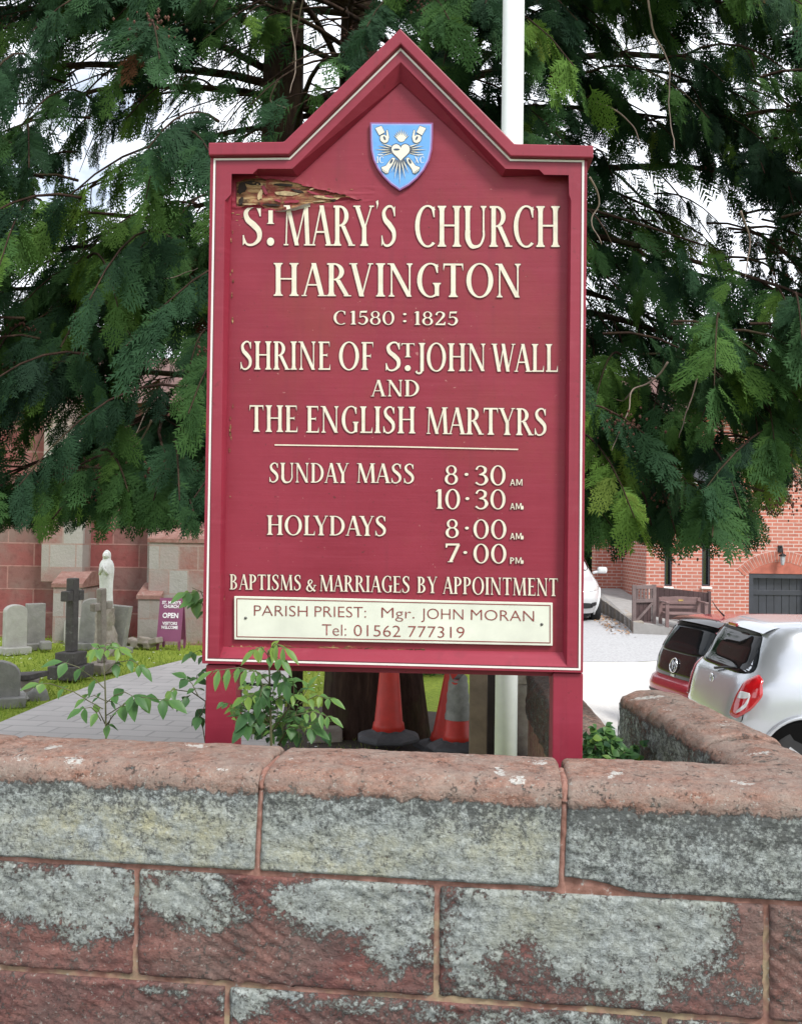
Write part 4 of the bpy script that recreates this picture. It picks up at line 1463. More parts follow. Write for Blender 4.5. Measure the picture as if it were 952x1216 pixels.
def stone(name, plane, s0, s1, z0, z1, parent, depth=0.05, cap=None, res=0.006, rough=1.0, attrs=None, seed=0.0, groove=0.0, gf=110.0, chip=None, lean=(0, 0), front=0.0):
    """one dressed stone: dense front face, rounded arrises. cap = (thickness, radius, crown) for a coping stone"""
    prof = []        # (offset towards viewer, z)
    r = 0.010
    if cap:
        th, rad, crown = cap
        prof.append((-th * 0.5, z0))
        prof.append((-0.03, z0))
        prof += [(-r * (1 - math.sin(a)), z0 + r * (1 - math.cos(a))) for a in (0.4, 0.9, 1.4)]
        n = max(3, int((z1 - rad - z0 - r) / res))
        prof += [(0, z0 + r + (z1 - rad - z0 - r) * k / n) for k in range(n + 1)]
        m = max(5, int(rad * 1.6 / res))
        prof += [(-rad * (1 - math.cos(PI / 2 * k / m)), z1 - rad + rad * math.sin(PI / 2 * k / m)) for k in range(1, m + 1)]
        m2 = max(5, int((th - 2 * rad) / (res * 1.6)))
        prof += [(-rad - (th - 2 * rad) * k / m2, z1 + crown * math.sin(PI * k / m2)) for k in range(1, m2)]
        prof += [(-th + rad * (1 - math.sin(PI / 2 * k / 5)), z1 - rad + rad * math.cos(PI / 2 * k / 5)) for k in range(0, 6)]
        prof += [(-th, z0 + (z1 - rad - z0) * k / 8) for k in range(7, -1, -1)]
    else:
        prof.append((-depth, z0))
        prof += [(-r * (1 - math.sin(a)), z0 + r * (1 - math.cos(a))) for a in (0.0, 0.5, 1.0)]
        n = max(3, int((z1 - z0 - 2 * r) / res))
        prof += [(0, z0 + r + (z1 - z0 - 2 * r) * k / n) for k in range(n + 1)]
        prof += [(-r * (1 - math.sin(a)), z1 - r * (1 - math.cos(a))) for a in (1.0, 0.5, 0.0)]
        prof.append((-depth, z1))
    zc_ = (z0 + z1) / 2
    n = max(4, int((s1 - s0) / res))
    ss = [s0, s0 + 0.002, s0 + 0.006] + [s0 + 0.012 + (s1 - s0 - 0.024) * k / n for k in range(n + 1)] + [s1 - 0.006, s1 - 0.002, s1]
    rows = []
    A = {'lichen': [], 'top': [], 'yellow': [], 'crust': [], 'white': []}
    for s in ss:
        e = min(s - s0, s1 - s)
        back = 0.010 * max(0, 1 - e / 0.012) ** 2
        row = []
        for o, z in prof:
            zz = z
            oo = o
            if chip and z < chip[1] and abs(s - chip[0]) < chip[2] and not cap is None:
                k = (1 - abs(s - chip[0]) / chip[2]) ** 0.6
                zz = z + (chip[1] - z) * 0.55 * k
            q = (s * 1.0 + seed, o * 2.0, zz + seed * 0.37)
            d = (noise.fractal((q[0] * 9, q[1] * 9, q[2] * 9), 0.8, 2.1, 4) * 0.0042 + noise.fractal((q[0] * 40, q[1] * 40, q[2] * 40), 0.7, 2.1, 3) * 0.0016 + noise.fractal((q[0] * 7, q[1] * 7, q[2] * 42), 0.8, 2.0, 3) * 0.0016) * rough
            if groove and o > -0.02:
                w_ = (s * 0.62 + zz * 1.05) * gf / 6.283 + 0.45 * noise.noise((s * 6, zz * 6, seed)) + 0.25 * noise.noise((s * 22, zz * 22, seed))
                w_ -= math.floor(w_)
                d += groove * (w_ ** 1.5 - .4) * max(0, min(1, .55 + 1.4 * noise.noise((s * 4, zz * 4, seed + 3))))
            ez = min(1.0, abs(z - z0) / 0.01) if not cap else 1
            up = 0.0
            if cap and o < -0.004 and z > z1 - cap[1] * 0.7: up = 1.0
            sl = s + (lean[0] if s - s0 < s1 - s else lean[1]) * (zz - zc_) * (1 - min(1, e / 0.25))
            p = plane.at(sl, zz + d * up * 0.7 - back * up, front + oo - back * (1 - up) + d * (1 - 0.7 * up))
            row.append(p)
            u, v = px(p)
            wv = 12 * noise.noise((s * 7 + seed, zz * 7, 2))
            at = attrs(u, v + wv, s, zz, o) if attrs else {}
            for k in A: A[k].append(at.get(k, 0.0))
        rows.append(row)
    b = MB()
    b.grid(rows)
    m = len(prof)
    nR = len(ss)
    b.f.append([k for k in range(m)]); b.sm.append(False)
    b.f.append([(nR - 1) * m + k for k in reversed(range(m))]); b.sm.append(False)
    o = b.build(name, M['stone'], parent, fix=True)
    for k, vals in A.items():
        at = o.data.attributes.new(k, 'FLOAT', 'POINT')
        at.data.foreach_set('value', np.array(vals, np.float32))
    return o


def mortar_sheet(plane, s0, s1, z0, z1, off, parent, res=0.012, seed=0):
    b = MB()
    n, m = int((s1 - s0) / res), int((z1 - z0) / res)
    b.grid([[plane.at(s0 + (s1 - s0) * i / n, z0 + (z1 - z0) * j / m, off + 0.0045 * noise.noise(((s0 + (s1 - s0) * i / n) * 16, (z1 - z0) * j / m * 16, seed))) for i in range(n + 1)] for j in range(m + 1)])
    return b.build('mortar', M['mortar'], parent, fix=False)


wall = thing('stone_wall', 'red sandstone roadside wall with grey lichen on rounded coping stones, in front of the notice board', 'wall', WL.at(0, 0))
zc0 = sum(WL.tz(u, v)[1] for u, v in ((10, 1022), (250, 1036), (400, 1048), (600, 1052), (900, 1070))) / 5      # underside of the coping
zt0 = WL.tz(476, 884, -0.20)[1] - 0.030                                                                       # top of the coping
zb1 = sum(WL.tz(u, v)[1] for u, v in ((100, 1159), (450, 1182), (600, 1197))) / 3                        # foot of the next course
zb2 = zb1 - 0.29
MT = 0.013
sx = lambda u, v: WL.tz(u, v)[0]
jl, jr = sx(307, 970), sx(669, 985)


def cop_attr(u, v, s, z, o):
    zl = 1.078 + 0.010 * noise.noise((s * 9, 0, 5)) + 0.006 * noise.noise((s * 31, 0, 9))
    li = 1.05 * max(0, min(1, (zl - z) / 0.02 + 0.5)) if o > -0.05 else 0.0
    top = 1.0 - max(0, min(1, (zl - 0.012 - z) / 0.03)) if o > -0.05 else 1.0
    right = max(0, min(1, (u - 640) / 60))
    cr = max(0, min(1, (z - 0.99) / 0.09)) * 0.75 + 0.25 + 0.45 * right
    if 500 < u < 700: cr += 0.35 * max(0, 1 - ((u - 540) / 70) ** 2 - ((v - 960) / 55) ** 2)
    yl = (1 - right) * (soft(u, v, [(150, 990, 130, 40, 1), (250, 1020, 60, 30, .8), (400, 1020, 110, 30, .8), (590, 1000, 70, 40, .7)]))
    wh = soft(u, v, [(88, 903, 15, 7, .75), (25, 896, 14, 6, .6), (62, 885, 14, 3, .8), (235, 884, 20, 3, .8), (262, 912, 10, 4, .6), (594, 917, 9, 6, .85), (615, 924, 11, 6, .9), (640, 904, 14, 5, .7), (728, 919, 13, 4, .85), (750, 930, 10, 3, .5), (880, 930, 18, 3, .85), (345, 905, 4, 4, .6), (420, 900, 5, 3, .5), (455, 922, 14, 4, .45), (110, 925, 16, 4, .5), (560, 900, 8, 3, .6), (820, 938, 10, 4, .5), (710, 935, 8, 4, .5)])
    return dict(lichen=li, top=top, crust=min(1.3, cr), yellow=yl, white=wh)


COPS = [(-2.1, -1.42), (-1.405, -0.99 + 0.0), (jl - 0.745, jl - MT / 2), (jl + MT / 2, jr - MT / 2), (jr + MT / 2, jr + 0.80), (jr + 0.815, jr + 1.5)]
COPS[1] = (-1.405, jl - 0.745 - MT)
for i, (a, b_) in enumerate(COPS):
    vis = 2 <= i <= 4
    stone('coping_stone', WL, a, b_, zc0 + 0.006, zt0, wall, cap=(0.30, 0.050, 0.004), res=0.0055 if vis else 0.02, attrs=cop_attr, seed=i * 3.1, groove=0.006 if i == 3 else 0.001, rough=1.5 if i == 4 else 1.2,
          chip=(jr + 0.02, zc0 + 0.055, 0.13) if i == 4 else None, lean=(0.03, 0.03), front=0.0015 * (i % 3))

C2 = [(-1.9, -1.30), (-1.287, sx(-150, 1090)), (sx(-150, 1090) + MT, sx(160, 1095) - MT / 2), (sx(160, 1095) + MT / 2, sx(518, 1110) - MT / 2), (sx(518, 1110) + MT / 2, sx(911, 1130) - MT / 2), (sx(911, 1130) + MT / 2, sx(911, 1130) + 0.6), (sx(911, 1130) + 0.613, 2.2)]


def c2_attr(u, v, s, z, o):
    li = soft(u, v, [(40, 1060, 120, 34, .92), (120, 1060, 55, 60, .95), (95, 1100, 30, 26, .7), (215, 1062, 60, 30, .9), (245, 1085, 45, 26, .75), (430, 1075, 95, 38, 1.0), (475, 1105, 45, 48, .95), (360, 1070, 40, 24, .8), (700, 1105, 190, 65, 1.0), (590, 1120, 70, 85, .95), (830, 1090, 60, 40, .8), (760, 1130, 90, 60, .9), (930, 1140, 12, 10, .3), (560, 1185, 60, 10, .7), (880, 1180, 30, 20, .5), (700, 1195, 80, 10, .5)])
    li -= soft(u, v, [(610, 1150, 40, 34, .55), (265, 1150, 120, 28, .3), (900, 1100, 26, 60, .5)])
    return dict(lichen=max(0.10, li), crust=0.1 + soft(u, v, [(560, 1180, 100, 20, .5), (480, 1100, 30, 20, .3)]), yellow=0.15 + soft(u, v, [(650, 1090, 60, 30, .3)]), white=0.0, top=0.25 * soft(u, v, [(250, 1130, 100, 40, 1), (930, 1150, 60, 80, 1.4), (50, 1140, 90, 30, .6)]))


for i, (a, b_) in enumerate(C2):
    vis = 2 <= i <= 5
    stone('wall_stone', WL, a, b_, zb1 + 0.007, zc0 - 0.007, wall, depth=0.06, res=0.0058 if vis else 0.02, attrs=c2_attr, seed=20 + i * 2.7, groove=0.008 if i in (3, 5) else 0.004, gf=190, rough=1.4, front=-0.002 + 0.002 * (i % 2))


def c3_attr(u, v, s, z, o):
    li = soft(u, v, [(290, 1190, 30, 22, .9), (330, 1180, 40, 10, .7), (420, 1195, 80, 12, .55), (510, 1205, 40, 10, .6), (650, 1212, 120, 12, .7), (180, 1178, 14, 6, .7), (215, 1178, 12, 6, .7), (800, 1220, 90, 10, .5)])
    return dict(lichen=max(0.06, li), crust=0.2, yellow=0.1, white=0.0, top=0.0)


C3 = [(-1.9, -1.0), (-0.987, sx(268, 1195) - MT / 2), (sx(268, 1195) + MT / 2, sx(790, 1215) - MT / 2), (sx(790, 1215) + MT / 2, 1.35), (1.363, 2.2)]
for i, (a, b_) in enumerate(C3):
    stone('wall_stone', WL, a, b_, zb2 + 0.007, zb1 - 0.007, wall, depth=0.06, res=0.0065 if i in (1, 2, 3) else 0.02, attrs=c3_attr, seed=50 + i * 2.7, groove=0.008, gf=230, rough=1.4)
for j in range(2):
    z_ = zb2 - 0.29 * j
    if z_ < 0.05: break
    edges = [-1.9, -1.25, -0.55, 0.1, 0.8, 1.45, 2.2] if j % 2 else [-1.9, -1.5, -0.9, -0.2, 0.45, 1.1, 1.7, 2.2]
    for a, b_ in zip(edges[:-1], edges[1:]):
        stone('wall_stone', WL, a, b_ - 0.013, max(0.0, z_ - 0.29) + 0.007, z_ - 0.007, wall, depth=0.06, res=0.02, attrs=c3_attr, seed=80 + j + a, groove=0.004, rough=1.6)
mortar_sheet(WL, -1.9, 2.2, zb2 - 0.28, zt0 - 0.06, -0.0125, wall, 0.008)
b = MB()      # core of the wall, behind the facing
b.prism([WL.at(-1.9, -0.1, -0.03), WL.at(2.2, -0.1, -0.03), WL.at(2.2, zc0 + 0.005, -0.03), WL.at(-1.9, zc0 + 0.005, -0.03)], -WL.n * 0.26)
b.build('wall_core', M['mortar'], wall)
# raised pointing in the upright coping joints
for j0, tilt in ((jl, 0.03), (jr, 0.03)):
    b = MB()
    pts = []
    for k in range(26):
        z = zc0 - 0.012 + (zt0 - 0.045 - zc0 + 0.012) * k / 25
        pts.append(WL.at(j0 + tilt * (z - (zc0 + zt0) / 2) + 0.003 * noise.noise((z * 20, j0, 0)), z, -0.008 + 0.002 * noise.noise((z * 30, 3, 0))))
    for k in range(1, 14):
        a = PI / 2 * k / 13
        pts.append(WL.at(j0 + tilt * 0.13, zt0 - 0.052 + 0.046 * math.sin(a), -0.005 - 0.048 * (1 - math.cos(a)) - (0.12 if k == 13 else 0)))
    rows = []
    for k, p in enumerate(pts):
        w_ = 0.0085 + 0.003 * noise.noise((k * .6, j0, 1)) + (0.006 if k < 3 else 0)
        d = (pts[min(k + 1, len(pts) - 1)] - pts[max(k - 1, 0)]).normalized()
        up = WL.t.cross(d).normalized()
        if up.dot(WL.n) < 0 and up.z < 0: up = -up
        rows.append([p + WL.t * (w_ * (q / 3) + .0012 * noise.noise((k * .9, q, j0))) + up * (0.0045 * (1 - (q / 3) ** 2) - 0.004 + 0.0015 * noise.noise((k * .5, q * .4, j0 + 2))) for q in range(-3, 4)])
    b.grid(rows)
    b.build('joint_mortar', M['mortar'], wall)

# the lower return wall on the right and its still lower continuation
RW = Plane((0.974, 2.72, 0), math.atan2(-1.04, 0.079))


def ret_attr(u, v, s, z, o):
    li = 1.0 * max(0, min(1, (1.03 - z) / 0.03 + 0.5)) if o > -0.05 else 0.08
    return dict(lichen=li * (0.75 + 0.3 * noise.noise((s * 3, z * 3, 0))), top=1.0 if (o < -0.03 or z > 1.03) else 0.2, crust=0.9, yellow=0.1, white=soft(u, v, [(770, 828, 22, 4, .9), (860, 862, 16, 4, .6), (790, 838, 10, 3, .6), (900, 895, 20, 4, .7)]))


rwall = thing('stone_wall', 'low red sandstone wall running back from the road, beside the silver and red cars', 'wall', RW.at(-0.5, 0))
for k, (a, b_) in enumerate(((-1.06, -0.23), (-0.217, 0.40))):
    stone('coping_stone', RW, a, b_, 0.72, 1.075 - 0.012 * k, rwall, cap=(0.275, 0.05, 0.012), res=0.012, attrs=ret_attr, seed=130 + k, rough=2.2)
for k, (a, b_) in enumerate(((-1.04, -0.6), (-0.59, -0.05), (-0.04, 0.40))):
    stone('wall_stone', RW, a, b_, 0.40, 0.71, rwall, depth=0.06, res=0.02, attrs=ret_attr, seed=140 + k, rough=2)
b = MB()
b.prism([RW.at(-1.03, -0.8, -0.02), RW.at(0.42, -0.8, -0.02), RW.at(0.42, 0.72, -0.02), RW.at(-1.03, 0.72, -0.02)], -RW.n * 0.24)
b.build('wall_core', M['mortar'], rwall)
# batter at its far foot
b = MB()
for k, (a, zt) in enumerate(((-1.30, 0.40), (-1.18, 0.70))):
    pass
b.grid([[RW.at(-1.04 - 0.16 * (1 - t) ** 2 * (1 if j else 1), 0.2 + 0.84 * t, 0.01 - 0.25 * j - 0.01 * math.sin(9 * t)) for j in (0, .33, .66, 1)] for t in [k / 10 for k in range(11)]])
o = b.build('wall_end', M['stone'], rwall, fix=False)
for k, val in (('lichen', .75), ('top', .2), ('yellow', .2), ('crust', .9), ('white', 0)):
    at = o.data.attributes.new(k, 'FLOAT', 'POINT'); at.data.foreach_set('value', np.full(len(o.data.vertices), val, np.float32))
b = MB()
b.grid([[RW.at(-1.045 - 0.16 * (1 - t) ** 2 * k / 3, 0.2 + 0.80 * t, 0.008 + 0.006 * noise.noise((k, t * 5, 0))) for k in range(4)] for t in [q / 10 for q in range(11)]])
o = b.build('wall_end', M['stone'], rwall, fix=False)
for k, val in (('lichen', .8), ('top', .1), ('yellow', .2), ('crust', .9), ('white', 0)):
    at = o.data.attributes.new(k, 'FLOAT', 'POINT'); at.data.foreach_set('value', np.full(len(o.data.vertices), val, np.float32))

LW = Plane((0.80, 4.25, 0), math.atan2(-2.3, -0.10))


def low_attr(u, v, s, z, o):
    return dict(lichen=0.25 if o < -0.03 else 0.45, top=1.0 if o < -0.03 else 0.35, crust=1.0, yellow=0.4, white=0.25 if o < -.05 else 0)


lwall = thing('stone_wall', 'lowest brown stone wall behind the right post of the notice board', 'wall', LW.at(0, 0))
for k, (a, b_) in enumerate(((-2.35, -1.2), (-1.19, 0.0))):
    stone('coping_stone', LW, a, b_, 0.45, 0.75, lwall, cap=(0.26, 0.05, 0.012), res=0.02, attrs=low_attr, seed=160 + k, rough=2.4)
b = MB()
b.prism([LW.at(-2.33, -0.7, -0.015), LW.at(-0.02, -0.7, -0.015), LW.at(-0.02, 0.46, -0.015), LW.at(-2.33, 0.46, -0.015)], -LW.n * 0.23)
b.build('wall_core', M['mortar'], lwall)

# stone pier further back, weathered in rolls
pier = thing('stone_pier', 'brown weathered stone pier with rolled mouldings, right of the white pole', 'pier', (0.99, 7.3, 0))
b = MB()
b.lathe([(0.13, 0.0), (0.135, 0.25), (0.12, 0.28), (0.14, 0.32), (0.14, 0.36), (0.118, 0.40), (0.14, 0.45), (0.138, 0.50), (0.115, 0.54), (0.112, 0.56)], n=20)
o = b.build('moulded_base', M['rock'], pier, local=True)
b = MB()
b.box((0, 0, 0.76), (0.21, 0.21, 0.40), None, 0.015)
b.build('shaft', M['rock'], pier, local=True)

# ------------------------------------------------------------------ flagpole, posts, cones
fp = thing('flagpole', 'tall white painted pole standing behind the notice board', 'pole', (0.492, 4.25, 0))
b = MB()
b.lathe([(0.0515, -0.02), (0.0510, 3.0), (0.0485, 7.5), (0.045, 9.0)], n=32, cap=True)
b.build('pole', M['flagpole'], fp, local=True)
b = MB()
b.lathe([(0.0, 9.14), (0.03, 9.12), (0.055, 9.07), (0.055, 9.03), (0.03, 9.0)], n=20)
b.build('finial', M['flagpole'], fp, local=True)

for u0, u1, d, mt, nm, lab, h in ((557.5, 577.5, 6.1, 'old_timber', 'timber_post', 'weathered pale brown timber post left of the white pole', 1.42), (577.5, 591, 6.5, 'dark_timber', 'timber_post', 'dark brown timber post touching the left side of the white pole', 1.35)):
    x0, x1 = P(u0, 850, d).x, P(u1, 850, d).x
    t = thing(nm, lab, 'post', ((x0 + x1) / 2, d, 0))
    wd = x1 - x0
    b = MB()
    b.box((0, 0, h / 2 - 0.1), (wd, wd, h + 0.2), None, 0.008)
    b.build('shaft', M[mt], t, local=True)
    b = MB()
    b.add([(-wd / 2, -wd / 2, h), (wd / 2, -wd / 2, h), (wd / 2, wd / 2, h), (-wd / 2, wd / 2, h), (0, 0, h + 0.03)], [(0, 1, 4), (1, 2, 4), (2, 3, 4), (3, 0, 4)])
    b.build('weathered_top', M[mt], t, local=True)


def cone(u, v, d, sc, label, lean=(0, 0), sleeve=False, white_band=False, group=None):
    p = P(u, v, d)
    t = thing('traffic_cone', label, 'traffic cone', (p.x, p.y, p.z), rnd.uniform(0, 1))
    t.matrix_basis = t.matrix_basis @ Matrix.Rotation(lean[0], 4, 'X') @ Matrix.Rotation(lean[1], 4, 'Y')
    b = MB()
    pr = [(0.245, 0.0), (0.262, 0.012), (0.262, 0.03), (0.235, 0.05), (0.15, 0.075), (0.135, 0.09)]
    b.lathe([(r * sc, z * sc) for r, z in pr], n=8, smooth=False)
    b.build('base', M['cone_base'], t, local=True)
    b = MB()
    b.lathe([(r * sc, z * sc) for r, z in ([(0.133, 0.075), (0.122, 0.14), (0.113, 0.15), (0.078, 0.55), (0.045, 0.93), (0.036, 0.95), (0.03, 0.952)] if not sleeve else [(0.133, 0.075), (0.122, 0.14), (0.113, 0.15), (0.078, 0.58), (0.07, 0.59)])], n=28)
    body = b.build('cone_body', M['cone_red'], t, local=True)
    if sleeve:
        b = MB()
        pr = []
        for k in range(13):
            z = 0.26 + (0.62 - 0.26) * k / 12
            pr.append((0.1035 - (z - 0.26) * 0.0885 + 0.007 + 0.004 * math.sin(k * 2.1), z))
        rings = []
        for i, (r, z) in enumerate(pr):
            rings.append([Vector(((r + 0.006 * noise.noise((math.cos(a) * 2, math.sin(a) * 2, z * 6))) * math.cos(a) * sc, (r + 0.006 * noise.noise((math.cos(a) * 2, math.sin(a) * 2, z * 6))) * math.sin(a) * sc, (z + (0.03 * math.sin(3 * a) * (i / 12) ** 4)) * sc)) for a in [2 * PI * q / 28 for q in range(28)]])
        b.loft(rings, cap=False)
        b.build('reflective_sleeve', M['cone_sleeve'], body, local=True)
    return t


cone(461, 879, 7.3, 0.98, 'red traffic cone with a grey rubber base in front of the tree trunk', (0, 0))
cone(528, 893, 7.45, 1.0, 'leaning red traffic cone behind the one with a grey sleeve', (0.0, 0.10))
cone(543, 890, 6.9, 0.86, 'stubby traffic cone with a dirty grey reflective sleeve next to the timber post', (0, 0), sleeve=True)

# thin dark rail and small edging stone under the tree
t = thing('iron_rail', 'low thin black iron rail seen behind the left post of the notice board', 'rail', G(285, 862))
a, c_ = P(284, 812, 8.3), P(348, 815, 8.6)
b = MB(); b.tube([a, c_], 0.014, 8); b.build('rail', M['black_metal'], t)
for q in (a, c_):
    b = MB(); b.tube([(q.x, q.y, -0.05), (q.x, q.y, q.z + 0.01)], 0.018, 8); b.build('upright', M['black_metal'], t)
t = thing('edging_stone', 'small weathered grey edging stone on the ground left of the tree trunk', 'stone', P(388, 885, 7.6))
b = MB(); b.box(P(388, 874, 7.6), (0.24, 0.16, 0.14), Matrix.Rotation(0.2, 3, 'Z'), 0.02)
b.build('block', M['rock'], t)

M['twig'] = simple('bare_twig', (0.24, 0.18, 0.145), 0.8, var=.3)
# ------------------------------------------------------------------ the conifer
TREE = Vector((-0.19, 8.0, 0))
tree = thing('conifer_tree', 'large dark conifer with drooping feathery foliage behind the notice board', 'tree', TREE)


def trunk_tube(pts, rs, n=16, rough=0.12, seed=0):
    """bark tube with flutes"""
    b = MB()
    P_, R_ = [], []
    pts = [Vector(p) for p in pts]
    for i in range(len(pts) - 1):
        for k in range(6):
            t_ = k / 6
            P_.append(pts[i].lerp(pts[i + 1], t_)); R_.append(rs[i] + (rs[i + 1] - rs[i]) * t_)
    P_.append(pts[-1]); R_.append(rs[-1])
    rings = []
    for i, p in enumerate(P_):
        rings.append([p + Vector((math.cos(a), math.sin(a), 0)) * R_[i] * (1 + rough * noise.noise((math.cos(a) * 2 + seed, math.sin(a) * 2, p.z * 0.8)) + rough * 0.6 * math.sin(5 * a + seed + p.z * .3)) for a in [2 * PI * q / n for q in range(n)]])
    b.loft(rings)
    return b


trunk_tube([(-0.27, 8.0, -0.2), (-0.30, 8.0, 0.5), (-0.33, 8.02, 1.2), (-0.38, 8.05, 2.2), (-0.42, 8.1, 4.0), (-0.44, 8.15, 6.0), (-0.42, 8.2, 8.5), (-0.4, 8.2, 12.5)], [0.40, 0.33, 0.30, 0.26, 0.20, 0.165, 0.12, 0.03], 20).build('trunk', M['bark'], tree)
trunk_tube([(0.06, 7.85, -0.2), (0.03, 7.9, 0.4), (-0.02, 7.95, 1.0), (-0.1, 8.0, 1.8), (0.1, 8.1, 3.2), (0.3, 8.2, 5.0), (0.35, 8.2, 8.0)], [0.26, 0.20, 0.17, 0.15, 0.13, 0.11, 0.03], 14, seed=4).build('stem', M['bark'], tree)
trunk_tube([(-0.42, 8.0, 1.0), (-0.72, 7.9, 2.2), (-0.98, 7.8, 3.6), (-1.05, 7.8, 5.0), (-1.04, 7.8, 6.4), (-1.0, 7.8, 9.0)], [0.20, 0.19, 0.18, 0.175, 0.16, 0.03], 14, seed=8).build('stem', M['bark'], tree)
trunk_tube([(-0.95, 8.5, -0.1), (-0.93, 8.4, 0.5), (-0.75, 8.2, 1.4), (-0.6, 8.1, 2.0)], [0.075, 0.065, 0.07, 0.06], 10, seed=2).build('stem', M['bark'], tree)


def spray_template(rs, fine=True):
    """flat fan of scale-leaved twigs, axis +X, length 1; returns triangles (n,3,3)"""
    T = []

    def twig(a, d, L_, w_):
        d = np.array(d) / np.linalg.norm(d)
        nrm = np.array([-d[1], d[0], 0])
        a = np.array(a)
        T.append([a + nrm * w_ * .5, a - nrm * w_ * .5, a + d * L_])

    twig((0, 0, 0), (1, 0, 0), 1.0, 0.020)
    ns = 8 if fine else 5
    for side in (1, -1):
        for k in range(ns):
            t = 0.10 + 0.84 * (k + (0.5 if side < 0 else 0)) / ns
            L_ = 0.44 * (1 - t) ** 0.75 + 0.09
            if t < 0.25: L_ *= 0.65 + 1.2 * t
            L_ *= rs.uniform(0.8, 1.15)
            an = side * math.radians(rs.uniform(36, 52))
            d = np.array([math.cos(an), math.sin(an), rs.uniform(-.25, .05)])
            z = -0.16 * t * t
            a = np.array([t, 0, z])
            twig(a, d, L_, 0.042 if fine else 0.08)
            if fine:
                m = max(2, int(L_ / 0.075))
                for q in range(m):
                    tt = (q + 0.6) / (m + 0.2)
                    for s2 in (1, -1):
                        an2 = an + s2 * math.radians(rs.uniform(32, 48))
                        l2 = 0.13 * (1 - tt) ** .6 + 0.045
                        twig(a + d * L_ * tt, (math.cos(an2), math.sin(an2), rs.uniform(-.3, .1)), l2, 0.046)
    return np.array(T, np.float32)


rs_ = np.random.RandomState(3)
TF = [spray_template(rs_, True) for _ in range(5)]
TC_ = [spray_template(rs_, False) for _ in range(4)]


class Sprays:
    def __init__(s): s.items = []

    def add(s, p, axis, nrm, L_, tint, fine): s.items.append((p, axis, nrm, L_, tint, fine))

    def build(s, name, parent, mat):
        V, Cc = [], []
        groups = {}
        for it in s.items:
            key = (it[5], rnd.randrange(5 if it[5] else 4))
            groups.setdefault(key, []).append(it)
        for (fine, k), its in groups.items():
            T = (TF if fine else TC_)[k]
            p = np.array([i[0] for i in its], np.float32)
            ax = np.array([i[1] for i in its], np.float32); ax /= np.linalg.norm(ax, axis=1, keepdims=True)
            nm = np.array([i[2] for i in its], np.float32)
            nm -= ax * (nm * ax).sum(1, keepdims=True); nm /= np.linalg.norm(nm, axis=1, keepdims=True) + 1e-9
            sd_ = np.cross(nm, ax)
            L_ = np.array([i[3] for i in its], np.float32)
            B = np.stack([ax, sd_ * 0.9, nm], 1) * L_[:, None, None]
            w_ = np.einsum('tvk,nkd->ntvd', T, B) + p[:, None, None, :]
            V.append(w_.reshape(-1, 3))
            ti = np.array([i[4] for i in its], np.float32)
            tt = np.repeat(ti[:, None], T.shape[0] * 3, 1)
            Cc.append(tt.reshape(-1))
        V = np.concatenate(V); Cc = np.concatenate(Cc)
        return raw_mesh(name, V, np.arange(len(V)).reshape(-1, 3), mat, parent, Cc)


SP = Sprays()
TW = MB()        # twigs and boughs
CON = MB()
cr = random.Random(21)


def gap(x, y, z):
    """open places in the crown, running back through it"""
    if z < 2.9: return False
    if abs(x + .75) < .75 and 4.1 < z < 7 and y < 7.75 and cr.random() < .45: return True
    q = noise.noise((x * 1.15 + 3.1, z * 1.25, y * .16 + 1.0)) + .45 * noise.noise((x * 2.9, z * 2.9, y * .3 + 7))
    if noise.noise((x * 4.2 + 9, z * 4.2, y * .45)) > .34: return True
    lim = .38 - .03 * (z - 2.9) + (.16 if x > .8 else 0)
    if abs(x - TREE.x + .2) < 1.3 and z > 4.2: lim -= .10
    return q > lim


def zfloor(x, y):
    u = 476 + F * x / max(y, 1)
    z = 1.66 + 0.10 * noise.noise((x * 1.1, y * 1.1, 0)) + 0.06 * noise.noise((x * 4, y * 4, 3))
    if u > 880: z += min(1.2, (u - 880) / 1100 * y * 1.3)
    if u < 300: z += 0.04
    return z


HOLES = [(-2.1, 8.2, 5.9, .8), (-1.75, 7.0, 4.35, .55), (-2.4, 7.5, 4.2, .6), (2.6, 7.4, 4.1, .75), (3.4, 8.5, 4.5, .9), (0.75, 8.0, 6.2, .65), (-1.5, 9.5, 6.2, .9), (1.7, 8.6, 5.6, .7), (2.9, 10.0, 5.3, 1.0), (-2.6, 10.5, 5.6, 1.1), (0.2, 10.5, 7.2, 1.0)]


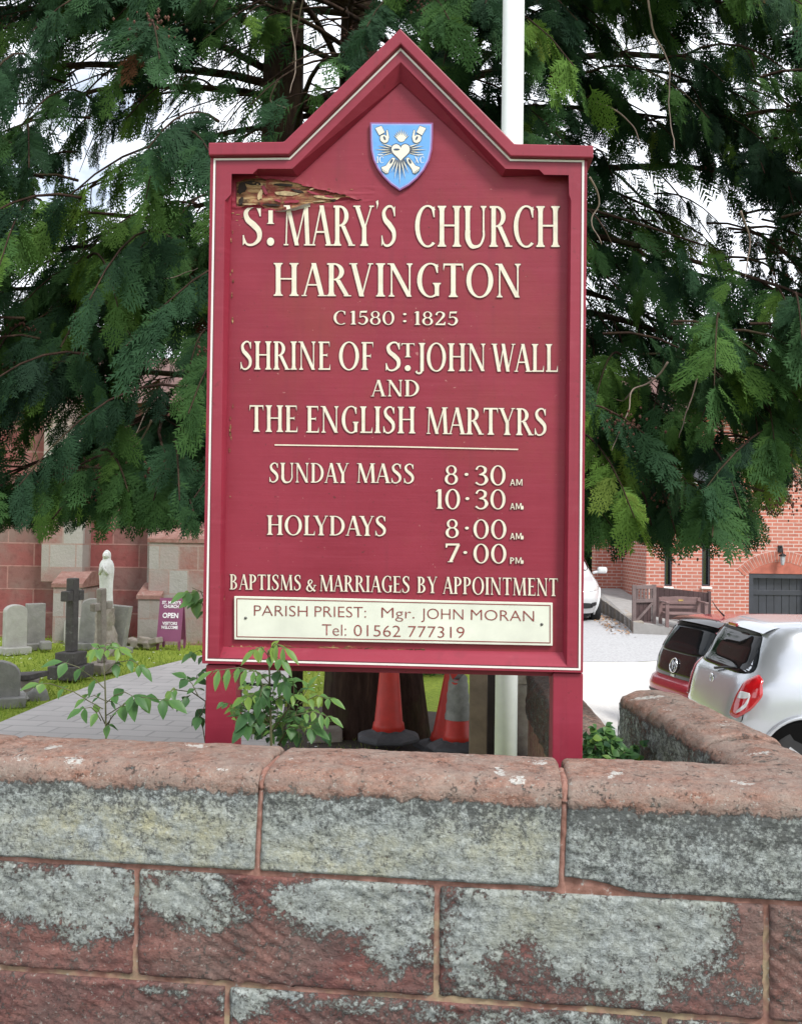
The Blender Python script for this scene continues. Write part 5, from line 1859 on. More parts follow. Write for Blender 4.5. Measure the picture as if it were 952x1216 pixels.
def bough(h, az, Ln, droop, rise=0.28, dens=1.0, r0=None):
    ca, sa = math.cos(az), math.sin(az)
    n = 12
    base = Vector((TREE.x + (0 if h < 2 else cr.choice((-.25, -.25, .45, -.8))), TREE.y, h))
    wob = cr.uniform(-.5, .5)
    pts = []
    for k in range(n + 1):
        s = Ln * k / n
        a2 = az + wob * (s / Ln) ** 2
        pts.append(base + Vector((math.cos(a2) * s, math.sin(a2) * s, rise * s - droop * s * s + 0.06 * noise.noise((s, h, az)))))
    # stop at the floor
    q = [p for p in pts if p.z > zfloor(p.x, p.y) + 0.12]
    if len(q) < 4: return
    TW.tube(q, [0.034 * (1 - k / (len(q) - 1)) * (Ln / 4) + 0.005 for k in range(len(q))], 6, cap=False)
    L_ = (len(q) - 1) * Ln / n
    s = Ln * 0.16
    side = 1
    while s < L_ * 0.995:
        f = s / Ln * n
        i = min(len(q) - 2, int(f))
        p = q[i].lerp(q[i + 1], f - i)
        d = (q[i + 1] - q[i]).normalized()
        lat = Vector((-d.y, d.x, 0)).normalized() * side
        side = -side
        bl = cr.uniform(0.45, 1.05) * (0.75 + 0.5 * (1 - s / Ln))
        bd = (d * cr.uniform(0.5, 1.0) + lat * cr.uniform(0.4, 1.0) + Vector((0, 0, cr.uniform(-0.5, 0.15)))).normalized()
        m = 5
        bp = []
        for k in range(m + 1):
            t = bl * k / m
            bp.append(p + bd * t + Vector((0, 0, -0.33 * t * t - 0.05 * t)))
        tint0 = cr.gauss(0.36, 0.15)
        inner = (Vector((p.x - TREE.x, p.y - TREE.y, 0)).length) < 1.6
        front = p.y < 7.2
        if cr.random() < 0.5 and min(q_.z - zfloor(q_.x, q_.y) for q_ in bp) > .12: TW.tube(bp, [0.008, 0.007, 0.006, 0.005, 0.004, 0.002], 4, cap=False)
        step = 0.085 / dens if front else 0.12 / dens
        t = 0.08
        while t < bl:
            f2 = t / bl * m
            j = min(m - 1, int(f2))
            c = bp[j].lerp(bp[j + 1], f2 - j)
            t += step * cr.uniform(0.7, 1.3)
            if c.z < zfloor(c.x, c.y): continue
            if gap(c.x, c.y, c.z): continue
            if any((c.x - hx) ** 2 + (c.y - hy) ** 2 + (c.z - hz) ** 2 < hr * hr * (0.6 + 0.7 * cr.random()) for hx, hy, hz, hr in HOLES): continue
            dd = (bp[j + 1] - bp[j]).normalized()
            sd_ = Vector((-dd.y, dd.x, 0)) * cr.choice((-1, 1))
            ax = dd * cr.uniform(.4, 1) + sd_ * cr.uniform(0, .9) + Vector((0, 0, -cr.uniform(.25, 1.1)))
            nm = Vector((cr.gauss(0, .45), cr.gauss(-.35, .45), cr.uniform(.3, 1.0)))
            tip = t / bl
            if c.z - 0.16 < zfloor(c.x, c.y): continue
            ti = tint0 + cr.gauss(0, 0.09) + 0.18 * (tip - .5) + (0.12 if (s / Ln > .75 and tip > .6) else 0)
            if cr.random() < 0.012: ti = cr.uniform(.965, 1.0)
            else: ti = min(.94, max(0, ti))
            SP.add(c, ax, nm, cr.uniform(0.15, 0.30), ti, front and not inner)
        # hanging cones / old brown twigs
        if front and cr.random() < 0.05:
            e = bp[3]
            for _ in range(26):
                o_ = Vector((cr.gauss(0, .045), cr.gauss(0, .04), cr.gauss(-.02, .03)))
                SP_brown.append((e + o_, cr.uniform(.004, .009)))
        s += cr.uniform(0.085, 0.15) / dens


SP_brown = []
# low skirt towards the viewer and to both sides, then up the tree
for k in range(92):
    h = 2.3 + 5.2 * (k / 92) ** 1.1 + cr.uniform(-.2, .2)
    az = -PI / 2 + cr.uniform(-1.75, 1.75)
    Ln = cr.uniform(2.4, 4.6) if h < 6 else cr.uniform(2.0, 4.0)
    if abs(az + PI / 2) < 0.5: Ln = min(Ln, 3.2)
    bough(h, az, Ln, cr.uniform(0.07, 0.15), cr.uniform(.05, .35))
for k in range(9):
    bough(cr.uniform(2.4, 8.5), PI / 2 + cr.uniform(-1.0, 1.0), cr.uniform(2, 4), cr.uniform(.06, .12), .25, 0.8)
for k in range(26):
    bough(cr.uniform(7.5, 11.5), cr.uniform(-PI, PI), cr.uniform(1.5, 3.2), cr.uniform(.06, .12), .25, 0.8)


def clump(c, rr, n, tint):
    """a drooping bough tip: fans of foliage hanging from a short arched twig"""
    out_ = Vector((c.x - TREE.x, c.y - TREE.y, 0)).normalized()
    a = cr.uniform(-1.0, 1.0)
    d = Matrix.Rotation(a, 3, 'Z') @ out_
    L_ = rr * cr.uniform(.8, 1.3)
    st = c - d * L_ * .5 + Vector((0, 0, L_ * .30))
    pts = [st + d * (L_ * k / 6) + Vector((0, 0, .10 * L_ * (k / 6) - .75 * L_ * (k / 6) ** 2)) for k in range(7)]
    tp = [p for p in pts if p.z > zfloor(p.x, p.y) + .05]
    if len(tp) > 2: TW.tube(tp, [.009 - .001 * k for k in range(len(tp))], 4, cap=False)
    for k in range(n):
        f = cr.random() ** .7 * 6
        i = min(5, int(f))
        p = pts[i].lerp(pts[i + 1], f - i)
        dd = (pts[i + 1] - pts[i]).normalized()
        lat = Vector((-dd.y, dd.x, 0)) * cr.uniform(-1.1, 1.1)
        ax = dd * cr.uniform(.2, .9) + lat + Vector((0, 0, -cr.uniform(.35, 1.3)))
        sz = cr.uniform(.15, .31)
        if p.z + ax.normalized().z * sz < zfloor(p.x, p.y) - .02: continue
        nm = out_ * cr.uniform(.3, 1.1) + Vector((cr.gauss(0, .45), cr.gauss(0, .35), cr.uniform(.1, 1.0)))
        ti = tint + cr.gauss(0, .07) + .10 * (f / 6 - .5)
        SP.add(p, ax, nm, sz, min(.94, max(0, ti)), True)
    if cr.random() < .16:
        e = pts[3]
        for _ in range(60):
            SP_brown.append((e + Vector((cr.gauss(0, .065), cr.gauss(0, .05), cr.gauss(-.03, .03))), cr.uniform(.004, .009)))


nC_ = 0
while nC_ < 1010:
    x = cr.uniform(-4.6, 5.2)
    z = 1.75 + 5.6 * cr.random() ** 1.15
    if nC_ > 850: x, z = cr.uniform(.7, 4.6), cr.uniform(3.3, 7.0)
    if nC_ > 950: x, z = cr.uniform(1.9, 4.4), cr.uniform(2.1, 4.3)
    Rz = 4.15 - .20 * max(0, z - 3.8)
    if abs(x - TREE.x) > Rz + .6: continue
    dep = cr.random() ** 1.4 * 2.2
    y = TREE.y - math.sqrt(max(.4, Rz * Rz - (x - TREE.x) ** 2 * .72)) * .92 + dep
    c = Vector((x, y, z))
    g_ = noise.noise((x * .85 + 7, z * .85, y * .5)) + .35 * noise.noise((x * 2.3, z * 2.3, 4))
    if g_ < -.22 and z > 2.9: continue
    if y < 4.05 or (y < 4.75 and abs(x - .5) < .9): continue
    nC_ += 1
    if gap(x, y, z) and not (nC_ > 850 and cr.random() < .85): continue
    t0 = cr.gauss(.38, .14)
    if cr.random() < .20: t0 = cr.uniform(.62, .87)
    clump(c, cr.uniform(.45, .85), cr.randint(13, 23), t0)
print('sprays', len(SP.items))
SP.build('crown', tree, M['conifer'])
TW.build('boughs', M['bark'], tree, fix=False)
DT = None        # bare dead twigs hanging in front of the foliage
for pts in ([(768, -20), (776, 40), (793, 70), (795, 130), (801, 178)], [(793, 430), (770, 455), (752, 462), (744, 490), (726, 535)], [(752, 462), (740, 476), (722, 470)], [(700, 210), (712, 240), (702, 262), (714, 290)], [(833, 410), (826, 450), (815, 490), (806, 520)], [(235, 440), (205, 462), (180, 476), (160, 520)], [(205, 462), (196, 480), (185, 492)], [(350, 0), (346, 30), (352, 70), (344, 110)], [(180, 500), (168, 520), (158, 530)], [(925, 425), (945, 432), (960, 445)], [(705, 120), (730, 130), (752, 150), (760, 175)], [(122, 330), (160, 322), (200, 330), (235, 318)], [(330, 95), (322, 118), (340, 128)], [(880, 250), (890, 290), (884, 330)]):
    d = cr.uniform(4.6, 5.4)
    q0 = [P(u, v, d + .1 * math.sin(k)) for k, (u, v) in enumerate(pts)]
    q = []
    for k in range(len(q0) - 1):
        p0, p1, p2, p3 = q0[max(0, k - 1)], q0[k], q0[k + 1], q0[min(len(q0) - 1, k + 2)]
        for j in range(6):
            t = j / 6
            c_ = 0.5 * (2 * p1 + (p2 - p0) * t + (2 * p0 - 5 * p1 + 4 * p2 - p3) * t * t + (3 * p1 - p0 - 3 * p2 + p3) * t ** 3)
            q.append(c_ + Vector((noise.noise(c_ * 9), 0, noise.noise(c_ * 9 + Vector((5, 5, 5))))) * .012)
    q.append(q0[-1])
    DT = MB(); DT.tube(q, [.0065 - .0042 * k / (len(q) - 1) for k in range(len(q))], 5)
    DT.build('dead_twig', M['twig'], tree, fix=False)
b = MB()
for p, r in SP_brown:
    b.add([p + Vector(q) * r for q in ((1, 0, 0), (-1, 0, 0), (0, 1, 0), (0, -1, 0), (0, 0, 1.3), (0, 0, -1.3))], [(0, 2, 4), (2, 1, 4), (1, 3, 4), (3, 0, 4), (2, 0, 5), (1, 2, 5), (3, 1, 5), (0, 3, 5)])
b.build('seed_cones', simple('brown_seed_cones', (0.085, 0.034, 0.022), 0.9, var=0.5, scale=30), tree, fix=False)

# ------------------------------------------------------------------ buildings
def wall_with_openings(b, x0, x1, z0, z1, y, th, ops):
    """wall slab facing -Y with rectangular openings (xa, xb, za, zb)"""
    xs = sorted({x0, x1, *[o[0] for o in ops], *[o[1] for o in ops]})
    for a, c_ in zip(xs[:-1], xs[1:]):
        cuts = sorted([(o[2], o[3]) for o in ops if o[0] <= a + 1e-6 and o[1] >= c_ - 1e-6])
        z = z0
        for za, zb in cuts + [(z1, z1)]:
            if za > z + 1e-4: b.box(((a + c_) / 2, y + th / 2, (z + za) / 2), (c_ - a, th, za - z))
            z = max(z, zb)


YC = 15.2
church = thing('church_building', 'red and grey ashlar stone church wall with buttresses behind the gravestones', 'church', (-6, YC, 0))
X0, X1 = -16.0, -1.1
b = MB()
wall_with_openings(b, X0, X1, -0.1, 3.9, YC, 0.6, [(-13.5, -12.4, 1.9, 3.4)])
b.box((X1 - 0.3, YC + 4.6, 1.9), (0.6, 8.0, 4.0))
b.build('wall', M['ashlar'], church)
b = MB()
b.add([(X0 - .2, YC - 0.25, 3.8), (X1 + .2, YC - 0.25, 3.8), (X1 + .2, YC + 4.3, 5.4), (X0 - .2, YC + 4.3, 5.4), (X0 - .2, YC + 8.9, 3.8), (X1 + .2, YC + 8.9, 3.8)], [(0, 1, 2, 3), (3, 2, 5, 4)])
b.add([(X1 - 0.02, YC + 0.02, 3.85), (X1 - .02, YC + 8.6, 3.85), (X1 - .02, YC + 4.3, 5.33)], [(0, 1, 2)])
b.build('roof', M['roof'], church, fix=False)
b = MB()
b.box((X0 / 2 + X1 / 2, YC - 0.06, 0.18), (X1 - X0, 0.12, 0.46))
b.build('plinth', M['ashlar'], church)
wf = MB()
wf.box((-12.95, YC + 0.25, 2.65), (1.1, 0.06, 1.5))
wf.build('window', M['glass'], church)


M['quoin2'] = mk_quoin('red_grey_quoins', 0.30)


def buttress(u0, u1, uu0, uu1, v_off, mat_lo, mat_up, proj):
    xa, xb = P(u0, 700, YC - proj).x, P(u1, 700, YC - proj).x
    ya, yb = P(uu0, 700, YC - proj * .5).x, P(uu1, 700, YC - proj * .5).x
    zo = P((u0 + u1) / 2, v_off, YC - proj).z
    b = MB()
    b.box(((xa + xb) / 2, YC - proj / 2, (zo - 0.1) / 2), (xb - xa, proj, zo + 0.1), None, 0.012)
    r = b.build('buttress', M[mat_lo], church)
    b = MB()
    b.box(((ya + yb) / 2, YC - proj / 4 - 0.003, (zo + 3.75) / 2), (yb - ya, proj / 2, 3.75 - zo), None, 0.01)
    b.build('buttress_upper_stage', M[mat_up], r)
    b = MB()
    o = 0.02
    RI = 0.17
    b.add([(xa - o, YC - proj - o, zo), (xb + o, YC - proj - o, zo), (xb + o, YC - proj / 2 - .002, zo + RI), (xa - o, YC - proj / 2 - .002, zo + RI), (xa - o, YC - proj - o, zo - .06), (xb + o, YC - proj - o, zo - .06), (xb + o, YC - .01, zo - .06), (xa - o, YC - .01, zo - .06), (xb + o, YC - .01, zo + RI), (xa - o, YC - .01, zo + RI)],
          [(0, 1, 2, 3), (4, 5, 1, 0), (5, 6, 8, 2, 1), (4, 0, 3, 9, 7), (3, 2, 8, 9)])
    b.build('weathering', M['brick_plain'] if False else M['weather'], r)


M['weather'] = mk_grave('red_weathering', (0.21, 0.10, 0.08), (0.33, 0.20, 0.17), (0.36, 0.34, 0.30))
buttress(63, 97, 48, 97, 693, 'quoin2', 'quoin', .8)
buttress(176, 262, 178, 262, 640, 'quoin2', 'ashlar', .75)
buttress(164, 190, 174, 190, 707, 'quoin', 'quoin', .9)

YB = 20.4
bb_ = thing('brick_building', 'red brick building with slit windows and a dark door under a brick arch', 'building', (9, YB, 0))
pd0, pd1 = P(889, 681, YB), P(958, 681, YB)
dz1 = pd0.z
dx0, dx1 = pd0.x, pd1.x + 0.1
cx_ = P(767, 700, YB).x
OPS = [(dx0, dx1, -1.2, dz1)]
WIN = []
for ua, ub in ((788.5, 797.5), (833, 843)):
    pa, pb_ = P(ua, 696, YB), P(ub, 696, YB)
    WIN.append((pa.x, pb_.x, pa.z, pa.z + 1.15))
OPS += WIN
WIN2 = [(8.9, 9.5, 2.9, 3.9), (6.3, 6.9, 3.0, 4.0)]
OPS += WIN2
b = MB()
wall_with_openings(b, cx_, 17, -1.2, 4.5, YB, 0.4, OPS)
b.build('wall', M['brick'], bb_)
b = MB()
wall_with_openings(b, 4.75, cx_ + 0.3, -0.3, 4.4, YB + 2.2, 0.4, [])
b.box((cx_ + 0.2, YB + 1.3, 2.1), (0.398, 1.8, 4.6))
b.build('side_wall', M['brick'], bb_)
b = MB()
b.add([(cx_ - .3, YB - .3, 4.45), (17.3, YB - .3, 4.45), (17.3, YB + 4, 6.0), (cx_ - .3, YB + 4, 6.0), (cx_ - .3, YB + 8, 4.45), (17.3, YB + 8, 4.45)], [(0, 1, 2, 3), (3, 2, 5, 4)])
b.build('roof', M['roof'], bb_, fix=False)
for xa, xb, za, zb in WIN + WIN2:
    b = MB()
    t_ = 0.035
    for q in (((xa + t_ / 2, YB + .07, (za + zb) / 2), (t_, .08, zb - za)), ((xb - t_ / 2, YB + .07, (za + zb) / 2), (t_, .08, zb - za)), (((xa + xb) / 2, YB + .07, zb - t_ / 2), (xb - xa - 2 * t_, .08, t_)), (((xa + xb) / 2, YB + .07, za + t_ / 2), (xb - xa - 2 * t_, .08, t_))):
        b.box(*q)
    w_ = b.build('window', M['door'], bb_)
    b = MB(); b.box(((xa + xb) / 2, YB + .12, (za + zb) / 2), (xb - xa - .01, .02, zb - za - .01)); b.build('pane', M['glass'], w_)
    b = MB(); b.box(((xa + xb) / 2, YB - .015, za - .035), (xb - xa + .05, .10, .05), None, 0.008); b.build('sill', M['white_wood'], w_)
# door
b = MB()
dw = dx1 - dx0
ft = 0.10
b.box((dx0 + ft / 2, YB + .08, (dz1 - 1.2) / 2), (ft, .14, dz1 + 1.2))
b.box((dx1 - ft / 2, YB + .08, (dz1 - 1.2) / 2), (ft, .14, dz1 + 1.2))
b.box(((dx0 + dx1) / 2, YB + .08, dz1 - ft / 2), (dw - 2 * ft, .14, ft))
dr = b.build('door', M['door'], bb_)
b = MB()
npl = 7
for k in range(npl):
    xa = dx0 + ft + (dw - 2 * ft) * k / npl
    b.box((xa + (dw - 2 * ft) / npl / 2, YB + .16, (dz1 - 1.3) / 2), ((dw - 2 * ft) / npl - .008, .05, dz1 + 1.1), None, .004)
for zz in (dz1 - 0.42, dz1 - 1.3):
    b.box(((dx0 + dx1) / 2, YB + .125, zz), (dw - 2 * ft - .04, .03, .11), None, .004)
b.build('boards', M['door'], dr)
b = MB(); b.box((dx1 - ft - .14, YB + .11, dz1 - 0.98), (.04, .03, .22), None, .005); b.build('handle', M['black_metal'], dr)
# segmental arch of bricks on edge, and the rubbed lunette below it
acx, half, rise = (dx0 + dx1) / 2, dw / 2 + 0.02, 0.27
R_ = (half * half + rise * rise) / (2 * rise)
acz = dz1 + rise - R_
a_max = math.asin(half / R_)
b, bm_ = MB(), MB()
nb = 25
for k in range(nb):
    a0 = -a_max * 1.12 + 2.24 * a_max * k / nb
    a1 = a0 + 2.24 * a_max / nb * 0.84
    q = []
    for rr_, aa in ((R_, a0), (R_, a1), (R_ + 0.23, a1), (R_ + 0.23, a0)):
        q.append((acx + rr_ * math.sin(aa), YB - 0.012, acz + rr_ * math.cos(aa)))
    b.prism(q, (0, .03, 0))
b.build('arch', M['arch_brick'], bb_)
lo_ = [(acx - half, YB - .006, dz1)] + [(acx + R_ * math.sin(-a_max + 2 * a_max * k / 16), YB - .006, acz + R_ * math.cos(-a_max + 2 * a_max * k / 16)) for k in range(17)] + [(acx + half, YB - .006, dz1)]
b = MB(); b.prism(lo_, (0, .02, 0)); b.build('lunette', M['brick_plain'], bb_)
q = [(acx + (R_ - .004) * math.sin(-a_max * 1.12 + 2.24 * a_max * k / 20), YB - .008, acz + (R_ - .004) * math.cos(-a_max * 1.12 + 2.24 * a_max * k / 20)) for k in range(21)] + [(acx + (R_ + .24) * math.sin(a_max * 1.12 - 2.24 * a_max * k / 20), YB - .008, acz + (R_ + .24) * math.cos(a_max * 1.12 - 2.24 * a_max * k / 20)) for k in range(21)]
b = MB(); b.prism(q, (0, .012, 0)); b.build('arch_mortar', M['pale_mortar'], bb_)
lp = P(929, 664, YB - 0.15)
b = MB()
b.box((lp.x, YB - .02, lp.z + .22), (.09, .04, .16), None, .008)
b.tube([(lp.x, YB - .03, lp.z + .26), (lp.x, lp.y + .03, lp.z + .27), (lp.x, lp.y, lp.z + .20), (lp.x, lp.y, lp.z + .12)], .012, 8)
b.lathe([(0.02, .13), (.085, .08), (.085, .065), (.06, .06)], lp, 6, smooth=False)
lt = b.build('wall_lantern', M['black_metal'], bb_)
b = MB(); b.lathe([(.06, .06), (.042, -.10), (.03, -.13), (.0, -.14)], lp, 6, smooth=False); b.build('lantern_glass', simple('lantern_glass', (.35, .38, .40), .1, spec=.8), lt)

# terrace with its sloping kerb, gate, fence panel and bench
k0t, k1t = P(711, 709, 21.2), P(752, 738, 17.3)
sheet_pts = [(k0t.x, k0t.y, k0t.z - .01), (k1t.x, k1t.y, k1t.z - .01), (6.6, 17.0, -0.16), (8.2, 17.4, -.5), (8.2, 20.38, -.5), (5.4, 20.5, .30), (5.35, 22.58, .5), (4.75, 22.58, .5)]
me = MB().prism(sheet_pts, (0, 0, -.6)).build('terrace', simple('terrace_concrete', (.27, .26, .25), .9, var=.15, scale=6), fix=False)
tag(me, kind='structure')
kw = thing('kerb_wall', 'low rough stone kerb wall sloping up beside the drive to the brick building', 'kerb', (k1t.x, k1t.y, 0))
b = MB()
for k in range(9):
    t0, t1 = k / 9, (k + .94) / 9
    a, c_ = k0t.lerp(k1t, t0), k0t.lerp(k1t, t1)
    h0 = a.z + .02 * noise.noise((k * 1.7, 0, 0)); 
    n_ = Vector((-(k1t - k0t).y, (k1t - k0t).x, 0)).normalized() * -0.2
    b.prism([(a.x, a.y, -.3), (c_.x, c_.y, -.3), (c_.x, c_.y, c_.z + .02 * noise.noise((k * 1.7, 1, 0))), (a.x, a.y, h0)], -n_)
b.build('stones', M['rock'], kw, bevel=.02)

# small timber gate
g0, g1 = P(750.5, 746, 17.4), P(778, 750, 17.6)
gt = thing('wooden_gate', 'small brown wooden gate with a barred top and one diagonal brace beside the bench', 'gate', g0)
gz0, gz1 = g0.z + .02, P(752, 694.5, 17.4).z
dv = (g1 - g0); dv.z = 0; gl = dv.length; dv.normalize()


def gp(a, z): return Vector((g0.x, g0.y, 0)) + dv * a + Vector((0, 0, z))


b = MB()
for a in (0.035, gl - .035): b.bar(gp(a, gz0 - .06), gp(a, gz1), .07, .05, up=(0, 1, 0), bev=.004)
for z, w_ in ((gz1 - .045, .07), (gz1 - .30, .07), (gz0 + .05, .08)): b.bar(gp(.07, z), gp(gl - .07, z), .045, w_, bev=.003)
b.bar(gp(.075, gz0 + .10), gp(gl - .075, gz1 - .345), .03, .05)
b.build('frame', M['gate_wood'], gt)
for k in range(5):
    a = .07 + (gl - .14) * (k + .5) / 5
    b = MB(); b.bar(gp(a, gz1 - .265), gp(a, gz1 - .08), .035, .022, up=(0, 1, 0)); b.build('baluster', M['gate_wood'], gt)
b = MB()
q = dv.cross(Vector((0, 0, 1))) * 0.02
if q.y < 0: q = -q
for k in range(4):
    a0, a1 = .07 + (gl - .14) * k / 4, .07 + (gl - .14) * (k + .93) / 4
    b.prism([gp(a0, gz0 + .09) + q, gp(a1, gz0 + .09) + q, gp(a1, gz1 - .335) + q, gp(a0, gz1 - .335) + q], q * .8)
b.build('boarding', M['brown_wood'], gt)
# closed board panel behind the bench
f0, f1 = P(777, 745, 18.6), P(840.5, 751, 18.4)
fz = P(778, 697, 18.6).z, P(840, 704, 18.4).z
fpn = thing('fence_panel', 'dark brown close boarded fence panel behind the garden bench', 'fence', f0)
b = MB()
nB = 11
for k in range(nB):
    a = f0.lerp(f1, k / nB); c_ = f0.lerp(f1, (k + .96) / nB)
    za, zb = fz[0] + (fz[1] - fz[0]) * k / nB, fz[0] + (fz[1] - fz[0]) * (k + 1) / nB
    b.prism([(a.x, a.y, -.3), (c_.x, c_.y, -.3), (c_.x, c_.y, zb), (a.x, a.y, za)], (0, .025, 0))
b.build('boards', M['brown_wood'], fpn)
b = MB(); b.box((f1.x + .02, f1.y + .01, fz[1] / 2 - .14), (.05, .08, fz[1] + .34)); b.build('post', M['brown_wood'], fpn)

s0_, s1_ = P(779.5, 741, 17.9), P(832, 745, 17.7)
zs = P(800, 727, 17.8).z
bench = thing('garden_bench', 'brown slatted garden bench with a curved top rail and a small brass plaque', 'bench', ((s0_.x + s1_.x) / 2, 17.8, zs - .44))
bl = s1_.x - s0_.x
bx, by = (s0_.x + s1_.x) / 2, 17.75
zt_ = P(800, 705.5, 17.8).z
b = MB()
for k in range(4): b.box((bx, by - .38 + k * .115, zs), (bl - .1, .09, .025), None, .004)
b.build('seat', M['bench_wood'], bench)
b = MB()
top_ = [(bx - bl / 2 + .05 + (bl - .1) * k / 14, by, zt_ - .075 + .035 * math.sin(PI * k / 14) + (.0)) for k in range(15)]
bot_ = [(bx + bl / 2 - .05 - (bl - .1) * k / 14, by, zt_ - .15) for k in range(15)]
b.prism(top_ + bot_, (0, .03, 0))
for k in range(3): b.box((bx, by + .01, zs + .10 + k * .085), (bl - .1, .022, .05), None, .003)
bk = b.build('backrest', M['bench_wood'], bench)
b = MB(); b.box((bx + .02, by - .004, zt_ - .115), (.09, .008, .03)); b.build('plaque', M['brass'], bk)
for sx_ in (-1, 1):
    x = bx + sx_ * (bl / 2 - .03)
    b = MB(); b.box((x, by + .01, (zs - .44 + zt_ - .06) / 2), (.06, .05, zt_ - .06 - zs + .44)); b.build('leg', M['bench_wood'], bench)
    b = MB(); b.box((x, by - .44, zs - .44 + .32), (.06, .05, .64)); b.build('leg', M['bench_wood'], bench)
    b = MB(); b.box((x, by - .24, zs + .215), (.065, .50, .03), None, .006); b.build('armrest', M['bench_wood'], bench)

# ------------------------------------------------------------------ churchyard stones
def headstone(u, v, d, w_, h, th, yaw, mat, label, top='round', tilt=(0, 0), base=True, group=None):
    p = P(u, v, d)
    t = thing('headstone', label, 'gravestone', (p.x, p.y, zg(p.x, p.y)), yaw, group)
    t.matrix_basis = t.matrix_basis @ Matrix.Rotation(tilt[0], 4, 'X') @ Matrix.Rotation(tilt[1], 4, 'Y')
    prof = [(-w_ / 2, 0), (w_ / 2, 0)]
    if top == 'round':
        prof += [(w_ / 2, h - w_ * .32)] + [(w_ / 2 * math.cos(PI * k / 10), h - w_ * .32 + w_ * .32 * math.sin(PI * k / 10)) for k in range(1, 10)] + [(-w_ / 2, h - w_ * .32)]
    elif top == 'shoulder':
        prof += [(w_ / 2, h - .12), (w_ * .30, h - .10)] + [(w_ * .3 * math.cos(PI * k / 8), h - .10 + .10 * math.sin(PI * k / 8)) for k in range(1, 8)] + [(-w_ * .3, h - .10), (-w_ / 2, h - .12)]
    elif top == 'flare':
        prof = [(-w_ * .40, 0), (w_ * .40, 0), (w_ / 2, h), (-w_ / 2, h * .98)]
    else:
        prof += [(w_ / 2, h), (-w_ / 2, h)]
    b = MB()
    b.prism([(x, -th / 2, z + (.07 if base else -.03)) for x, z in prof], (0, th, 0))
    b.build('stone', M[mat], t, local=True, bevel=.012)
    if base:
        b = MB(); b.box((0, 0, .03), (w_ * 1.25, th * 2.4, .10), None, .012); b.build('plinth', M[mat], t, local=True)
    return t


headstone(17, 777, 13.0, 0.30, 0.60, .13, 0.75, 'grave_pale', 'grey round topped headstone at the far left by the church wall', 'round')
headstone(41, 773, 13.5, 0.26, 0.58, .12, 0.75, 'grave_grey', 'grey flat topped headstone just right of the round topped one', 'flat')
t = thing('stone_block', 'small pale stone block lying in the grass near the paired headstones', 'stone', P(54, 771, 13.3))
q = P(54, 766.5, 13.3); b = MB(); b.box(q, (.15, .2, .12), Matrix.Rotation(.5, 3, 'Z'), .02); b.build('block', M['grave_grey'], t)
headstone(107, 772, 13.6, 0.34, 0.66, .12, 0.35, 'grave_grey', 'grey round topped headstone half hidden left of the white statue', 'round', tilt=(0, .06))
headstone(138, 775, 13.2, 0.30, 0.60, .12, -0.2, 'grave_grey', 'pale headstone leaning and widening upwards right of the white statue', 'flare', tilt=(0, .10))
headstone(88, 765, 14.3, .3, .42, .12, .3, 'grave_pale', 'small pale headstone against the church buttress behind the dark cross', 'round', base=False)


def cross(u, v, d, h, yaw, mat, label, arms=.5, wd=.17, tilt=(0, 0), steps=2, sc=1.0, arm_z=.76):
    p = P(u, v, d)
    t = thing('stone_cross', label, 'grave cross', (p.x, p.y, zg(p.x, p.y)), yaw)
    t.matrix_basis = t.matrix_basis @ Matrix.Rotation(tilt[0], 4, 'X') @ Matrix.Rotation(tilt[1], 4, 'Y')
    z = 0
    for k in range(steps):
        s = (.46 - .14 * k) * sc
        hh = .17 * sc
        b = MB(); b.box((0, 0, z + hh / 2), (s, s * .85, hh), None, .012); b.build('plinth', M[mat], t, local=True)
        z += hh
    b = MB()
    w2 = wd / 2
    b.box((0, 0, (z + h) / 2), (wd, wd * .8, h - z), None, .014)
    b.build('shaft', M[mat], t, local=True)
    za = z + (h - z) * arm_z
    for s in (-1, 1):
        b = MB(); b.box((s * (w2 + arms / 4 - wd / 4 + .0), 0, za), (arms / 2 - w2, wd * .78, wd * .95), None, .012)
        b.build('arm', M[mat], t, local=True)
    return t


cross(84, 806, 10.8, 1.16, 1.36, 'grave_dark', 'tall dark stone cross on a stepped plinth beside the path', .35, .125, sc=.9)
cross(121, 800, 11.3, 1.02, 1.15, 'rock', 'leaning buff stone cross in front of the white statue', .32, .10, tilt=(.02, -.06), steps=1, sc=.7)

# broken tomb at the left edge
p = P(27, 838, 9.6)
t = thing('chest_tomb', 'collapsed stone chest tomb with a tilted side panel at the left edge of the churchyard', 'tomb', (p.x, p.y, 0))
b = MB()
a = P(-30, 806, 9.9); c_ = P(47, 802, 9.7); b.bar(a, c_, .34, .055, bev=.008); b.build('lid', M['grave_dark'], t)
b = MB(); b.prism([P(8, 808, 9.55), P(44, 808, 9.6), P(33, 836, 9.5)], (0.0, .10, 0.01)); b.build('side_panel', M['rock'], t, bevel=.008)
b = MB(); b.bar(P(6, 806, 9.45), P(33, 832, 9.4), .07, .05, bev=.006); b.build('broken_edge', M['grave_pale'], t)
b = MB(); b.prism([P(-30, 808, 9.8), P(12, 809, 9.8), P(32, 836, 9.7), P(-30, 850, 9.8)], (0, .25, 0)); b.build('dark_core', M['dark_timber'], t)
headstone(-7, 846, 9.1, .46, .36, .14, .35, 'grave_grey', 'squat grey rounded headstone cut by the left edge of the picture', 'round')
t = thing('stone_lump', 'grey rounded stone lying in the grass right of the collapsed tomb', 'stone', P(46, 833, 9.5))
b = MB(); rg = []
for k in range(7):
    a = PI / 2 * k / 6
    rg.append([P(44, 836, 9.5) + Vector((.14 * math.cos(a) * math.cos(q), .12 * math.cos(a) * math.sin(q), .17 * math.sin(a))) * (1 + .18 * noise.noise((math.cos(q), math.sin(q), k * .4))) for q in [2 * PI * j / 14 for j in range(14)]])
